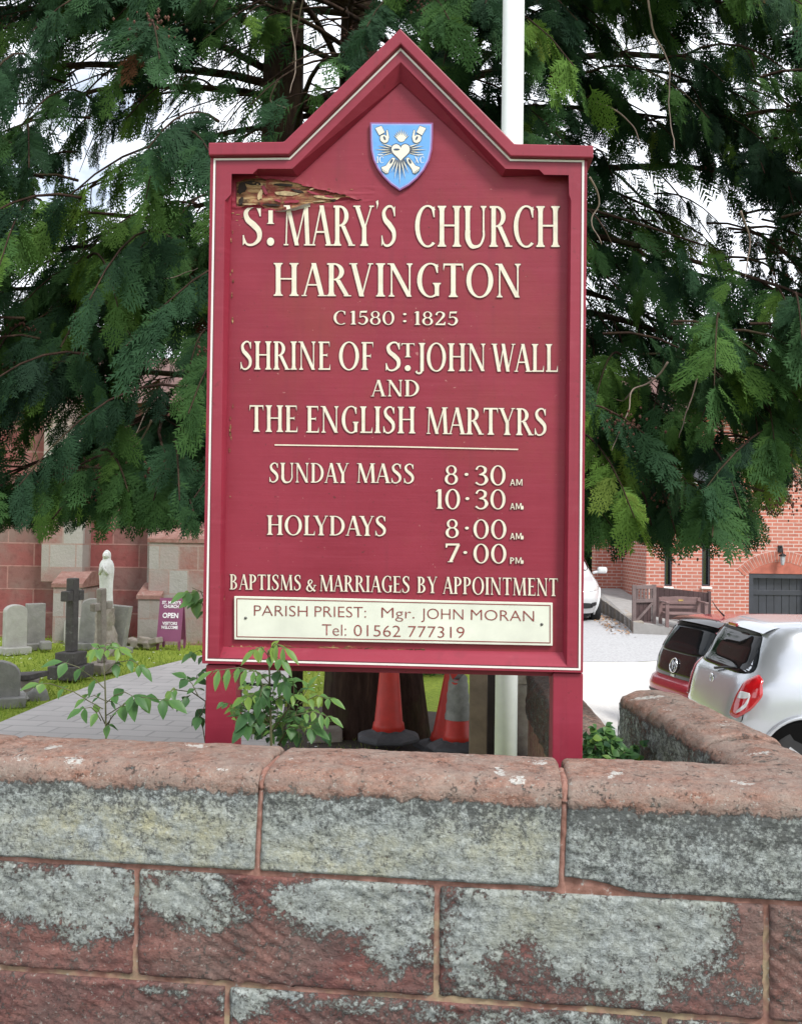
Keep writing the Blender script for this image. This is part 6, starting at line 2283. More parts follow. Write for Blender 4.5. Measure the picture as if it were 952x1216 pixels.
b.loft(rg); b.build('lump', M['grave_grey'], t)

# grotto rocks with the white statue
sp = P(125, 776, 13.0)
t = thing('rock_pedestal', 'rough rock pile carrying the white statue in front of the church', 'pedestal', (sp.x, sp.y, 0))
zr = P(125, 722, 13.0).z
b = MB(); rg = []
for k in range(12):
    f = k / 11
    r = .19 - .09 * f + .022 * math.sin(f * 9)
    rg.append([Vector((sp.x + .02 * math.sin(f * 7), sp.y, -.05 + (zr + .05) * f)) + Vector((math.cos(q), math.sin(q) * .9, 0)) * r * (1 + .35 * noise.noise((math.cos(q) * 2.2, math.sin(q) * 2.2, f * 5))) for q in [2 * PI * j / 18 for j in range(18)]])
b.loft(rg, smooth=False); b.build('rocks', M['rock'], t)
t2 = thing('rock_heap', 'low heap of broken red stones at the foot of the church buttress', 'stones', P(160, 768, 14.0))
for k in range(6):
    q = P(150 + k * 7, 765 - (k % 2) * 4, 13.9 - .05 * k)
    b = MB(); b.box((q.x, q.y, max(.05, q.z)), (rnd.uniform(.10, .2), rnd.uniform(.1, .2), rnd.uniform(.08, .14)), Matrix.Rotation(rnd.uniform(0, 3), 3, 'Z') @ Matrix.Rotation(rnd.uniform(-.3, .3), 3, 'X'), .02); b.build('stone', M['rock'], t2)

st = thing('statue', 'white stone statue of a veiled woman with praying hands on the rock pedestal', 'statue', (sp.x, sp.y - .02, zr - .03), -0.15)
hS = P(125, 653, 13.0).z - zr + .03
k_ = hS / 1.0
rg = []
SECT = [(0, .150, .120), (.03, .158, .125), (.12, .150, .115), (.30, .140, .105), (.48, .150, .110), (.58, .165, .118), (.68, .172, .115), (.76, .160, .105), (.815, .125, .092), (.84, .088, .082), (.87, .084, .085), (.91, .086, .090), (.95, .078, .082), (.98, .052, .055), (1.0, .012, .014)]
for z, rx, ry in SECT:
    ring = []
    for j in range(28):
        a = 2 * PI * j / 28
        x, y = rx * math.cos(a), ry * math.sin(a)
        fold = 0.010 * math.sin(7 * a + 3 * z) * max(0, 1 - z / .75)
        if z > .84 and z < .96 and math.sin(a) < -.5: y += .016         # face set back inside the veil
        if .52 < z < .80 and abs(math.cos(a)) < .55 and math.sin(a) < 0: y -= .055 * math.sin(PI * (z - .52) / .28)   # forearms and hands
        ring.append(Vector((x * (1 + fold * 9) * .76, y * (1 + fold * 9) * .76, z)) * k_)
    rg.append(ring)
b = MB(); b.loft(rg); b.build('body', M['statue'], st, local=True)
b = MB()
for s in (-1, 1):
    b.tube([(s * .07 * k_, -.095 * k_, .60 * k_), (s * .025 * k_, -.145 * k_, .68 * k_), (s * .010 * k_, -.15 * k_, .76 * k_)], [.03 * k_, .022 * k_, .008 * k_], 8)
b.build('praying_hands', M['statue'], st, local=True)
b = MB()
b.lathe([(.0, -.03), (.05, -.02), (.062, .02), (.055, .06), (.03, .085), (0, .09)], (0, -.035 * k_, .885 * k_), 14, cap=False, m=Matrix.Scale(k_ * .9, 3))
b.tube([(0, -.082 * k_, .915 * k_), (0, -.098 * k_, .895 * k_)], [.006 * k_, .010 * k_], 6)
b.build('face', M['statue'], st, local=True)

# A-board
ap = G(199, 757)
ap = P(200, 757, 13.7)
ab = thing('a_board', 'purple folding pavement sign reading open and visitors welcome in front of the church', 'sign', (ap.x, ap.y, 0), -0.05)
w_ = (P(219, 730, 13.7).x - P(190, 730, 13.7).x)
zt_ = P(205, 711, 13.7).z
for s, y in ((1, 0.0), (-1, 0.30)):
    b = MB()
    yt = .15
    q = [(-w_ / 2, y, .10), (w_ / 2, y, .10), (w_ / 2, yt - .01 * s, zt_), (-w_ / 2, yt - .01 * s, zt_)]
    b.prism(q, (0, .018 * s, 0))
    pb = b.build('board', M['aboard'], ab, local=True)
    for x in (-w_ / 2 + .02, w_ / 2 - .02):
        b = MB(); b.box((x, y + .008 * s, .04), (.035, .03, .13)); b.build('leg', M['aboard'], ab, local=True)
    if s == 1:
        board = pb
Wm = wm(ab)


def ab_place(cx, wd_, zc, h):
    def f(k, y):
        z = zc + h * (y / CAPH)
        yy = .14 * (z - .10) / (zt_ - .10) - .006
        return Wm @ Vector((cx + (k - .5) * wd_, yy, z))
    return f


for txt, wd_, zc, h in (("ST. MARY'S", .78, .83, .062), ("CHURCH", .62, .755, .062), ("OPEN", .66, .56, .10), ("VISITORS", .62, .425, .058), ("WELCOME", .70, .345, .062)):
    sc_ = (zt_ - .1) / .85
    font_text(txt, M['white_text'], board, 0, ab_place(0, wd_ * w_, .1 + (zc - .1) * sc_, h * sc_), weight=.035)

# ------------------------------------------------------------------ cars
class Car:
    def __init__(s, prof, n=5.0):
        """prof rows: z, x_rear, x_front, half width"""
        s.pr = np.array(prof, float)
        s.n = n

    def sec(s, z):
        return [float(np.interp(z, s.pr[:, 0], s.pr[:, k])) for k in (1, 2, 3)]

    def pt(s, th, z, out=0.0):
        xr, xf, w_ = s.sec(z)
        a, xc = (xf - xr) / 2, (xf + xr) / 2
        e = 2 / s.n
        c, q = math.cos(th), math.sin(th)
        f = lambda v: math.copysign(abs(v) ** e, v)
        x, y = a * f(c), w_ * f(q)
        if out:
            nx = math.copysign(abs(x / a) ** (s.n - 1) / a, x); ny = math.copysign(abs(y / w_) ** (s.n - 1) / w_, y)
            l = math.hypot(nx, ny)
            x += nx / l * out; y += ny / l * out
        return Vector((xc + x, y, z))

    def rear(s, y, z, out=0.0):
        xr, xf, w_ = s.sec(z)
        k = max(-.999, min(.999, y / w_))
        th = PI - math.asin(math.copysign(abs(k) ** (s.n / 2), k))
        p = s.pt(th, z)
        p.x -= out
        return p

    def front(s, y, z, out=0.0):
        xr, xf, w_ = s.sec(z)
        k = max(-.999, min(.999, y / w_))
        p = s.pt(math.asin(math.copysign(abs(k) ** (s.n / 2), k)), z)
        p.x += out
        return p

    def side(s, x, z, sg, out=0.0):
        xr, xf, w_ = s.sec(z)
        a, xc = (xf - xr) / 2, (xf + xr) / 2
        k = max(-.999, min(.999, (x - xc) / a))
        th = math.acos(math.copysign(abs(k) ** (s.n / 2), k))
        p = s.pt(th * sg, z)
        p.y += sg * out
        return p

    def body(s, crown=0.035):
        zs = s.pr[:, 0]
        zz = []
        for a, b_ in zip(zs[:-1], zs[1:]):
            m = max(1, int((b_ - a) / .035))
            zz += [a + (b_ - a) * k / m for k in range(m)]
        zz.append(zs[-1])
        N = 96
        rows = [[s.pt(2 * PI * k / N, z) for k in range(N)] for z in zz]
        top = rows[-1]
        cx = sum((p.x for p in top)) / N
        for f, dz in ((.93, .35), (.8, .68), (.55, .90), (.25, .99), (.02, 1.0)):
            rows.append([Vector((cx + (p.x - cx) * f, p.y * f, p.z + crown * dz)) for p in top])
        b = MB()
        b.grid(rows, close=True)
        return b


def patch(fn, outline, out=.006, n=10):
    """patch on a car surface; outline in (a, z), filled from its centre in rings so that it follows the curve"""
    cx = sum(p[0] for p in outline) / len(outline); cz = sum(p[1] for p in outline) / len(outline)
    # densify and round
    pts = []
    for i in range(len(outline)):
        a, c_ = outline[i], outline[(i + 1) % len(outline)]
        for k in range(n): pts.append((a[0] + (c_[0] - a[0]) * k / n, a[1] + (c_[1] - a[1]) * k / n))
    for _ in range(5):
        pts = [((pts[i - 1][0] + 2 * pts[i][0] + pts[(i + 1) % len(pts)][0]) / 4, (pts[i - 1][1] + 2 * pts[i][1] + pts[(i + 1) % len(pts)][1]) / 4) for i in range(len(pts))]
    rows = []
    for f, o in ((1.0, out * .2), (.985, out), (.8, out), (.6, out), (.4, out), (.2, out), (.01, out)):
        rows.append([fn(cx + (a - cx) * f, cz + (z - cz) * f, o) for a, z in pts])
    b = MB(); b.grid(rows, close=True)
    return b


def wheel(parent, x, y, r=.295, w_=.185):
    s = 1 if y > 0 else -1
    m = Matrix.Rotation(PI / 2, 3, 'X')
    b = MB()
    b.lathe([(r * .66, -w_ / 2), (r * .93, -w_ / 2), (r, -w_ * .36), (r, w_ * .36), (r * .93, w_ / 2), (r * .66, w_ / 2)], (x, y - s * w_ / 2, r), 36, m=m)
    t = b.build('wheel', M['tyre'], parent, local=True)
    b = MB()
    b.lathe([(r * .66, 0), (r * .6, -.02), (r * .2, -.012), (0, -.01)] if s < 0 else [(r * .66, 0), (r * .6, .02), (r * .2, .012), (0, .01)], (x, y - s * .012, r), 30, m=Matrix.Rotation(PI / 2, 3, 'X'), cap=False)
    for k in range(5):
        a = 2 * PI * k / 5
        b.bar((x + .05 * math.cos(a), y + s * .002, r + .05 * math.sin(a)), (x + r * .62 * math.cos(a), y - s * .006, r + r * .62 * math.sin(a)), .035, .012, up=(0, 1, 0))
    b.build('rim', M['alloy'], t, local=True)


def circ(cx, cz, r, a0=0, a1=2 * PI, n=20):
    return [(cx + r * math.cos(a0 + (a1 - a0) * k / n), cz + r * math.sin(a0 + (a1 - a0) * k / n)) for k in range(n + 1)]


def car(name, label, loc, rz, prof, paint, wheels, n=5.0, crown=.035):
    t = thing(name, label, 'car', loc, rz)
    c = Car(prof, n)
    c.body(crown).build('body', M[paint], t, local=True)
    b = MB(); b.box(((prof[0][1] + prof[0][2]) / 2, 0, .2), ((prof[0][2] - prof[0][1]) * .9, prof[0][3] * 1.5, .16)); b.build('underbody', M['car_trim'], t, local=True)
    for wx in wheels:
        for s in (-1, 1):
            fn = lambda a, z, o, s=s: c.side(a, z, s, o)
            q = [p for p in circ(wx, .30, .375) if p[1] > .17]
            patch(fn, q, .004, 2).build('arch_shade', M['arch_black'], t, local=True)  # flat black patch painted in for the shaded hollow of the wheel arch
            b = MB(); pts = [c.side(a, z, s, .010) for a, z in circ(wx, .30, .385, -.35, PI + .35, 24)]
            b.tube(pts, .022, 6); b.build('arch_lip', M[paint], t, local=True)
            wheel(t, wx, s * (c.sec(.3)[2] + .012))
    return t, c


SIL = [(.20, .16, 3.72, .77), (.30, .06, 3.82, .815), (.48, .0, 3.87, .842), (.62, .0, 3.86, .850), (.76, .03, 3.80, .850), (.84, .05, 3.66, .845), (.90, .07, 3.35, .835), (.95, .09, 3.02, .822), (.99, .12, 2.92, .808), (1.10, .20, 2.74, .770), (1.25, .27, 2.50, .725), (1.38, .345, 2.30, .675), (1.44, .40, 2.18, .635), (1.475, .48, 2.05, .59)]
sx_, sy_ = 3.30, 8.30
car_s, cs = car('parked_car', 'silver hatchback parked nearest, its tail towards the low stone wall', (sx_ - .29, sy_ + .85, -.555), math.radians(1.0), SIL, 'silver_paint', (.62, 3.06), 6.5)
patch(lambda a, z, o: cs.rear(a, z, o), [(-.66, 1.015), (.66, 1.015), (.60, 1.20), (.50, 1.40), (-.50, 1.40), (-.60, 1.20)], .006).build('rear_window', M['car_glass'], car_s, local=True)
for s in (-1, 1):
    patch(lambda a, z, o, s=s: cs.side(a, z, s, o), [(.62, 1.03), (1.55, 1.0), (1.55, 1.39), (.86, 1.38)], .005).build('side_window', M['car_glass'], car_s, local=True)
    patch(lambda a, z, o, s=s: cs.side(a, z, s, o), [(1.60, 1.0), (2.62, .985), (2.18, 1.385), (1.60, 1.39)], .005).build('side_window', M['car_glass'], car_s, local=True)
    # tail lamp: leaf shape wrapped round the corner; th measured from the rear centre
    f = lambda a, z, o, s=s: cs.pt(PI - s * a, z, o)
    lampo = [(.30, .66), (.45, .63), (.68, .72), (.84, .86), (.84, .99), (.68, 1.045), (.48, .98), (.36, .84)]
    lm = patch(f, lampo, .022).build('tail_lamp', M['lamp_red'], car_s, local=True)
    patch(f, [(.40, .815), (.60, .825), (.64, .875), (.44, .885)], .027).build('clear_lens', M['lamp_clear'], lm, local=True)
    patch(f, [(.42, .70), (.58, .765), (.60, .815), (.63, .865), (.645, .865), (.62, .78), (.59, .735), (.45, .675)], .026, 4).build('lens_edge', M['lamp_clear'], lm, local=True)
    b = MB(); b.box((2.45, s * .90, 1.0), (.14, .16, .12), None, .04); b.build('wing_mirror', M['silver_paint'], car_s, local=True)
b = MB()
b.grid([[Vector((.275 + .16 * k / 6 + .07 * (y / .56) ** 2, y, 1.425 + .055 * math.sin(PI * .5 * k / 6) - .03 * (y / .56) ** 2)) for y in [-.56 + 1.12 * q / 16 for q in range(17)]] for k in range(7)])
b.grid([[Vector((.275 + .10 * k / 3 + .07 * (y / .56) ** 2, y, 1.424 - .012 * k / 3 - .03 * (y / .56) ** 2)) for y in [-.56 + 1.12 * q / 16 for q in range(17)]] for k in range(4)])
b.build('roof_spoiler', M['silver_paint'], car_s, local=True, fix=False)
b = MB(); b.box((.28, 0, 1.43), (.03, .20, .035), None, .008); b.build('brake_lamp', M['lamp_red'], car_s, local=True)
b = MB(); b.tube([cs.rear(.0, 1.0, .03), cs.rear(-.16, 1.03, .02), cs.rear(-.40, 1.06, .014)], [.014, .011, .007], 6); b.build('rear_wiper', M['car_trim'], car_s, local=True)
b = MB(); b.lathe([(.05, 0), (.05, .008), (.036, .012), (.036, .004)], cs.rear(0, .90, .0), 20, m=Matrix.Rotation(-PI / 2, 3, 'Y'), cap=False); b.build('badge', M['chrome'], car_s, local=True)

for s in (-1, 1):      # shut lines and door furniture
    b = MB(); b.tube([cs.rear(s * .70, .62 + .40 * k / 8, .0012) for k in range(9)], .0045, 4); b.build('tailgate_seam', M['arch_black'], car_s, local=True)
    for xs_ in (1.02, 1.575, 2.66):
        b = MB(); b.tube([cs.side(xs_, .34 + .62 * k / 10, s, .0012) for k in range(11)], .0045, 4); b.build('door_seam', M['arch_black'], car_s, local=True)
    b = MB(); b.bar(cs.side(1.16, .90, s, .02), cs.side(1.33, .90, s, .02), .03, .03, bev=.01); b.build('door_handle', M['silver_paint'], car_s, local=True)
b = MB(); b.tube([cs.rear(-.70 + 1.4 * k / 12, .615 - .03 * math.sin(PI * k / 12), .0012) for k in range(13)], .0045, 4); b.build('tailgate_seam', M['arch_black'], car_s, local=True)

RED = [(.20, .14, 3.40, .76), (.30, .04, 3.50, .80), (.48, -.03, 3.54, .825), (.60, -.04, 3.53, .828), (.68, .0, 3.50, .825), (.71, .05, 3.45, .823), (.84, .07, 3.25, .815), (.93, .09, 2.98, .80), (.98, .11, 2.88, .79), (1.10, .17, 2.70, .755), (1.25, .26, 2.46, .705), (1.36, .33, 2.28, .655), (1.41, .38, 2.18, .62), (1.44, .46, 2.08, .575)]
rx_, ry_ = 3.47, 11.35
car_r, c2 = car('parked_car', 'dark red hatchback with a black tailgate parked beyond the silver car', (rx_ - .17, ry_, -.70), math.radians(11.5), RED, 'red_paint', (.55, 2.88), 5.0, .015)
rf = lambda a, z, o: c2.rear(a, z, o)
patch(rf, [(-.66, .72), (.66, .72), (.65, .98), (.56, 1.38), (-.56, 1.38), (-.65, .98)], .006).build('tailgate', M['gloss_black'], car_r, local=True)
patch(rf, [(-.58, 1.01), (.58, 1.01), (.50, 1.345), (-.50, 1.345)], .011).build('rear_window', M['car_glass'], car_r, local=True)
b = MB()
pts = [c2.rear(.085 * math.cos(a), .865 + .085 * math.sin(a), .022) for a in [2 * PI * k / 24 for k in range(25)]]
b.tube(pts, .0085, 6)
for q in ([(-.055, .92), (-.018, .80), (.0, .85)], [(.055, .92), (.018, .80), (.0, .85)], [(-.03, .925), (0, .865), (.03, .925)]):
    b.tube([c2.rear(y, z, .02) for y, z in q], .006, 5)
em_ = b.build('badge', M['chrome'], car_r, local=True)
b = MB()
for k, y in enumerate((.035, .0, -.03)): b.box(c2.rear(y, .745, .012), (.006, .018, .03))
b.build('badge_letters', M['chrome'], car_r, local=True)
for s in (-1, 1):
    f = lambda a, z, o, s=s: c2.pt(PI - s * a, z, o)
    patch(f, [(.62, .76), (.98, .78), (1.02, 1.0), (.78, 1.01)], .014).build('tail_lamp', M['lamp_red'], car_r, local=True)
    patch(lambda a, z, o, s=s: c2.side(a, z, s, o), [(.62, 1.0), (1.30, .975), (1.30, 1.34), (.82, 1.33)], .005).build('side_window', M['car_glass'], car_r, local=True)
    patch(lambda a, z, o, s=s: c2.side(a, z, s, o), [(1.36, .975), (2.52, .96), (2.10, 1.34), (1.36, 1.345)], .005).build('side_window', M['car_glass'], car_r, local=True)
    b = MB(); b.box((2.36, s * .88, .99), (.13, .15, .11), None, .04); b.build('wing_mirror', M['red_paint'], car_r, local=True)
b = MB()
b.grid([[Vector((.25 + .17 * k / 6 + .06 * (y / .58) ** 2, y, 1.40 + .05 * math.sin(PI * .5 * k / 6) - .025 * (y / .58) ** 2)) for y in [-.58 + 1.16 * q / 16 for q in range(17)]] for k in range(7)])
b.grid([[Vector((.25 + .12 * k / 3 + .06 * (y / .58) ** 2, y, 1.398 - .02 * k / 3 - .025 * (y / .58) ** 2)) for y in [-.58 + 1.16 * q / 16 for q in range(17)]] for k in range(4)])
b.build('roof_spoiler', M['gloss_black'], car_r, local=True, fix=False)
b = MB(); b.tube([(.72, -.02, 1.465), (.62, -.02, 1.56), (.55, -.02, 1.66)], [.012, .006, .004], 6); b.build('aerial', M['car_trim'], car_r, local=True)
patch(rf, [(-.6, .50), (.6, .50), (.6, .53), (-.6, .53)], .01).build('bumper_line', M['car_trim'], car_r, local=True)

WHT = [(.20, .10, 3.78, .77), (.32, .02, 3.86, .82), (.50, .0, 3.90, .845), (.62, .0, 3.88, .85), (.74, .02, 3.80, .85), (.82, .04, 3.55, .84), (.89, .06, 3.20, .83), (.95, .08, 2.95, .82), (1.10, .16, 2.72, .775), (1.28, .28, 2.42, .715), (1.40, .36, 2.22, .66), (1.45, .42, 2.08, .61)]
car_w, c3 = car('parked_car', 'white car facing forwards on the drive, mostly hidden behind the notice board', (3.40, 22.35, 0.0), math.radians(-92), WHT, 'white_paint', (.62, 3.15), 4.2)
ff_ = lambda a, z, o: c3.front(a, z, o)
patch(ff_, [(-.72, 1.0), (.72, 1.0), (.62, 1.36), (-.62, 1.36)], .006).build('windscreen', M['car_glass'], car_w, local=True)
patch(ff_, [(-.40, .60), (.40, .60), (.36, .70), (-.36, .70)], .008).build('grille', M['car_trim'], car_w, local=True)
patch(ff_, [(-.62, .30), (.62, .30), (.58, .42), (-.58, .42)], .008).build('lower_intake', M['car_trim'], car_w, local=True)
for s in (-1, 1):
    f = lambda a, z, o, s=s: c3.pt(s * a, z, o)
    patch(f, [(.36, .64), (.78, .68), (.95, .76), (.60, .76), (.36, .71)], .012).build('headlight', M['lamp_clear'], car_w, local=True)
    patch(f, [(.45, .34), (.72, .36), (.70, .43), (.45, .42)], .012).build('fog_lamp', M['car_trim'], car_w, local=True)
    patch(lambda a, z, o, s=s: c3.side(a, z, s, o), [(1.40, .98), (2.60, .97), (2.16, 1.38), (1.40, 1.39)], .005).build('side_window', M['car_glass'], car_w, local=True)
    b = MB(); b.tube([(2.52, s * .80, .97), (2.52, s * .94, 1.0)], .03, 8); b.box((2.52, s * 1.0, 1.03), (.14, .20, .14), None, .045); b.build('wing_mirror', M['white_paint'], car_w, local=True)

# ------------------------------------------------------------------ plants
class Leaves:
    def __init__(s): s.v, s.t, s.c = [], [], []

    def leaflet(s, p, d, n, L_, w_, tint, curl=.15):
        d = Vector(d).normalized(); n = Vector(n)
        n = (n - d * n.dot(d)); n = n.normalized() if n.length > 1e-4 else d.orthogonal().normalized()
        sd_ = n.cross(d)
        b = len(s.v)
        st_ = [(0, 0.04), (.15, .55), (.38, 1.0), (.62, .82), (.84, .42), (1.0, .02)]
        for f, ww in st_:
            q = Vector(p) + d * (L_ * f) - n * (L_ * curl * f * f)
            h = w_ * .5 * ww
            s.v += [q - sd_ * h + n * h * .30, q, q + sd_ * h + n * h * .30]
            s.c += [tint + .06, tint - .10, tint + .02]
        for k in range(5):
            a = b + k * 3
            for j in (0, 1):
                s.t += [(a + j, a + j + 1, a + j + 4), (a + j, a + j + 4, a + j + 3)]

    def pinnate(s, pts, npair, L_, w_, tint, stems, droop=.5, n=(0, -.5, .85), spread=60):
        pts = [Vector(p) for p in pts]
        stems.tube(pts, [.0016] * (len(pts) - 1) + [.0008], 5, cap=False)
        tot = len(pts) - 1
        for k in range(npair):
            f = .30 + .62 * k / max(1, npair - 1)
            q = f * tot
            i = min(tot - 1, int(q))
            p = pts[i].lerp(pts[i + 1], q - i)
            d = (pts[i + 1] - pts[i]).normalized()
            nn = Vector(n)
            lat = nn.cross(d).normalized()
            for sg in (-1, 1):
                a = math.radians(spread + rnd.uniform(-12, 12))
                dd = d * math.cos(a) + lat * sg * math.sin(a) + Vector((0, 0, -droop * rnd.uniform(.6, 1.3)))
                s.leaflet(p, dd, nn + Vector((rnd.gauss(0, .25), rnd.gauss(0, .25), 0)), L_ * (1 - .35 * abs(f - .6)) * rnd.uniform(.65, 1.12), w_ * rnd.uniform(.75, 1.1), min(1, max(.1, tint + rnd.gauss(0, .08))), rnd.uniform(.1, .35))
        d = (pts[-1] - pts[-2]).normalized()
        s.leaflet(pts[-1], d + Vector((0, 0, -droop * .5)), Vector(n), L_ * 1.05, w_, tint, .2)

    def build(s, name, parent):
        return raw_mesh(name, [tuple(q) for q in s.v], s.t, M['leaf'], parent, np.clip(s.c, 0, 1))


def px_line(pts, d0, d1):
    return [P(u, v, d0 + (d1 - d0) * k / (len(pts) - 1)) for k, (u, v) in enumerate(pts)]


def plant(label, base, stems_px, leaves, name='sapling', stem_mat='stem', extra=None):
    t = thing(name, label, 'plant', base)
    S_ = MB(); Lf = Leaves()
    for pts, d0, d1, r in stems_px:
        S_.tube(px_line(pts, d0, d1), [r * (1 - .6 * k / (len(pts) - 1)) for k in range(len(pts))], 6)
    for pts, d0, d1, npair, L_, w_, tint, droop in leaves:
        Lf.pinnate(px_line(pts, d0, d1), npair, L_, w_, tint, S_, droop)
    if extra: extra(Lf, S_)
    Lf.build('leaves', t)
    S_.build('stem', M[stem_mat], t, fix=False)
    return t


D = 2.85
b0 = P(126, 905, D)
plant('young elder sapling with one upright stem standing behind the wall at the left', b0, [([(126, 960), (126, 874), (125, 820), (123, 770)], D, D, .0042), ([(126, 862), (138, 845), (150, 835)], D, D - .03, .0022), ([(125, 860), (116, 842), (110, 838)], D, D - .03, .002)], [
    ([(124, 818), (112, 806), (92, 792), (74, 786)], D, D - .04, 3, .060, .030, .60, .9),
    ([(122, 842), (104, 832), (88, 822), (60, 812), (46, 812)], D, D - .05, 3, .053, .028, .80, .5),
    ([(124, 800), (138, 787), (156, 784), (168, 792)], D, D - .03, 3, .053, .025, .60, .8),
    ([(126, 850), (148, 836), (168, 828), (200, 832)], D, D - .06, 4, .066, .037, .62, .75),
    ([(125, 836), (136, 826), (148, 822), (160, 828)], D, D - .05, 2, .058, .03, .5, .5),
    ([(123, 778), (130, 768), (142, 770)], D, D - .03, 2, .050, .022, .85, .6),
    ([(123, 776), (116, 766), (112, 772)], D, D - .05, 2, .045, .02, .85, .6),
    ([(123, 775), (126, 764), (134, 764)], D, D + .04, 2, .045, .02, .8, .5),
    ([(120, 856), (114, 846), (108, 840), (98, 842)], D, D - .05, 2, .05, .028, .62, .6),
    ([(126, 866), (130, 858), (132, 850)], D, D - .04, 1, .042, .028, .7, .9),
    ([(124, 832), (112, 826), (106, 828)], D, D + .03, 1, .036, .012, .5, .2),
    ([(125, 832), (136, 834), (140, 836)], D, D + .03, 1, .036, .012, .5, .2)])
D = 2.98
plant('leafy shoot reaching left from behind the left post of the notice board', P(243, 905, D + .12), [([(246, 960), (246, 880), (244, 833), (228, 822), (206, 819)], D + .13, D, .0035), ([(247, 905), (240, 858), (235, 842)], D + .13, D, .0024)], [
    ([(212, 820), (206, 818), (203, 822)], D, D - .02, 2, .040, .020, .85, .6),
    ([(236, 828), (228, 812), (222, 806)], D, D, 2, .050, .030, .55, .7),
    ([(234, 812), (234, 802), (240, 797)], D + .05, D + .03, 2, .045, .03, .45, .7),
    ([(226, 826), (220, 828), (216, 832)], D, D, 1, .040, .028, .5, .8),
    ([(244, 836), (240, 846), (236, 852)], D + .1, D, 2, .050, .032, .4, .8)])
D = 3.02
plant('thin hanging shoot with pale leaves beside the left edge of the notice board', P(248, 905, D + .1), [([(252, 960), (250, 820), (249, 740), (244, 705), (228, 698)], D + .1, D + .05, .003)], [
    ([(248, 722), (238, 702), (222, 704)], D + .06, D + .02, 3, .060, .036, .75, .7),
    ([(248, 740), (240, 716), (232, 714)], D + .06, D + .02, 2, .060, .036, .70, .8),
    ([(249, 790), (238, 772), (228, 776)], D + .06, D + .02, 2, .045, .024, .62, .6)])
D = 2.70


def extra3(Lf, S_):
    r = random.Random(4)
    for k in range(70):
        u, v = 335 + r.gauss(0, 28), 876 - abs(r.gauss(0, 13))
        if u > 392 or u < 282 or (u > 350 and v < 858): continue
        p = P(u, v, D + r.uniform(.0, .14))
        Lf.leaflet(p, (r.gauss(0, .7), r.gauss(-.2, .4), r.gauss(-.05, .5)), (r.gauss(0, .4), -.6, .8), r.uniform(.02, .05), r.uniform(.012, .03), min(1, max(.05, r.gauss(.5, .25))), r.uniform(.1, .4))


_ex = extra3


def extra3(Lf, S_):
    _ex(Lf, S_)
    r = random.Random(9)
    for k in range(46):       # small bright side shoots, each with a few leaflets
        u, v = r.uniform(276, 388), r.uniform(812, 876)
        if abs(u - 312) > 40 and v < 852: continue
        p = P(u, v, D + r.uniform(-.04, .10))
        tip = P(u + r.gauss(0, 9), v - r.uniform(4, 12), D + r.uniform(-.06, .08))
        S_.tube([p + Vector((0, .01, -.03)), p, tip], [.0014, .0012, .0007], 4, cap=False)
        d = (tip - p).normalized()
        t0 = min(1, max(.2, r.gauss(.72, .16)))
        for q in range(5):
            Lf.leaflet(p.lerp(tip, q / 4), d * .6 + Vector((r.choice((-1, 1)) * r.uniform(.3, 1), r.gauss(-.2, .3), r.gauss(-.15, .4))), (r.gauss(0, .4), -.6, .8), r.uniform(.018, .038), r.uniform(.009, .018), t0, r.uniform(.05, .4))


plant('bushy elder plant with long pinnate leaves in front of the foot of the notice board', P(322, 905, D), [([(323, 970), (322, 882), (321, 840), (320, 800), (318, 772)], D, D - .02, .0052), ([(322, 870), (345, 838), (358, 820)], D, D, .003), ([(330, 885), (352, 850), (366, 842)], D, D - .04, .003), ([(322, 860), (300, 842), (286, 836)], D, D, .003)], [
    ([(320, 812), (308, 799), (284, 793), (252, 797)], D - .02, D - .10, 6, .064, .020, .78, .95),
    ([(318, 778), (310, 768), (302, 772)], D - .02, D - .05, 3, .055, .020, .88, .7),
    ([(318, 776), (326, 764), (338, 770)], D - .02, D - .05, 3, .060, .022, .88, .7),
    ([(319, 788), (322, 775), (334, 784)], D - .02, D - .06, 2, .055, .022, .75, .8),
    ([(320, 802), (332, 796), (338, 812)], D - .02, D - .05, 3, .055, .026, .45, 1.0),
    ([(320, 812), (312, 815), (308, 830)], D - .02, D - .05, 3, .055, .026, .42, 1.0),
    ([(321, 832), (308, 824), (292, 828)], D, D - .05, 3, .048, .026, .85, .6),
    ([(321, 835), (336, 826), (350, 826)], D, D - .05, 2, .048, .022, .85, .6),
    ([(352, 836), (360, 826), (366, 816)], D, D, 2, .04, .018, .82, .1),
    ([(356, 836), (376, 826), (392, 830)], D - .02, D - .05, 3, .05, .022, .8, .5),
    ([(350, 850), (372, 845), (392, 852)], D - .04, D - .07, 4, .045, .020, .78, .5),
    ([(335, 868), (352, 862), (372, 866)], D, D - .05, 2, .055, .03, .5, .5),
    ([(318, 862), (304, 854), (292, 862)], D, D - .05, 2, .060, .036, .35, .6),
    ([(320, 852), (306, 842), (296, 848)], D, D - .04, 2, .062, .038, .35, .7)], extra=extra3)


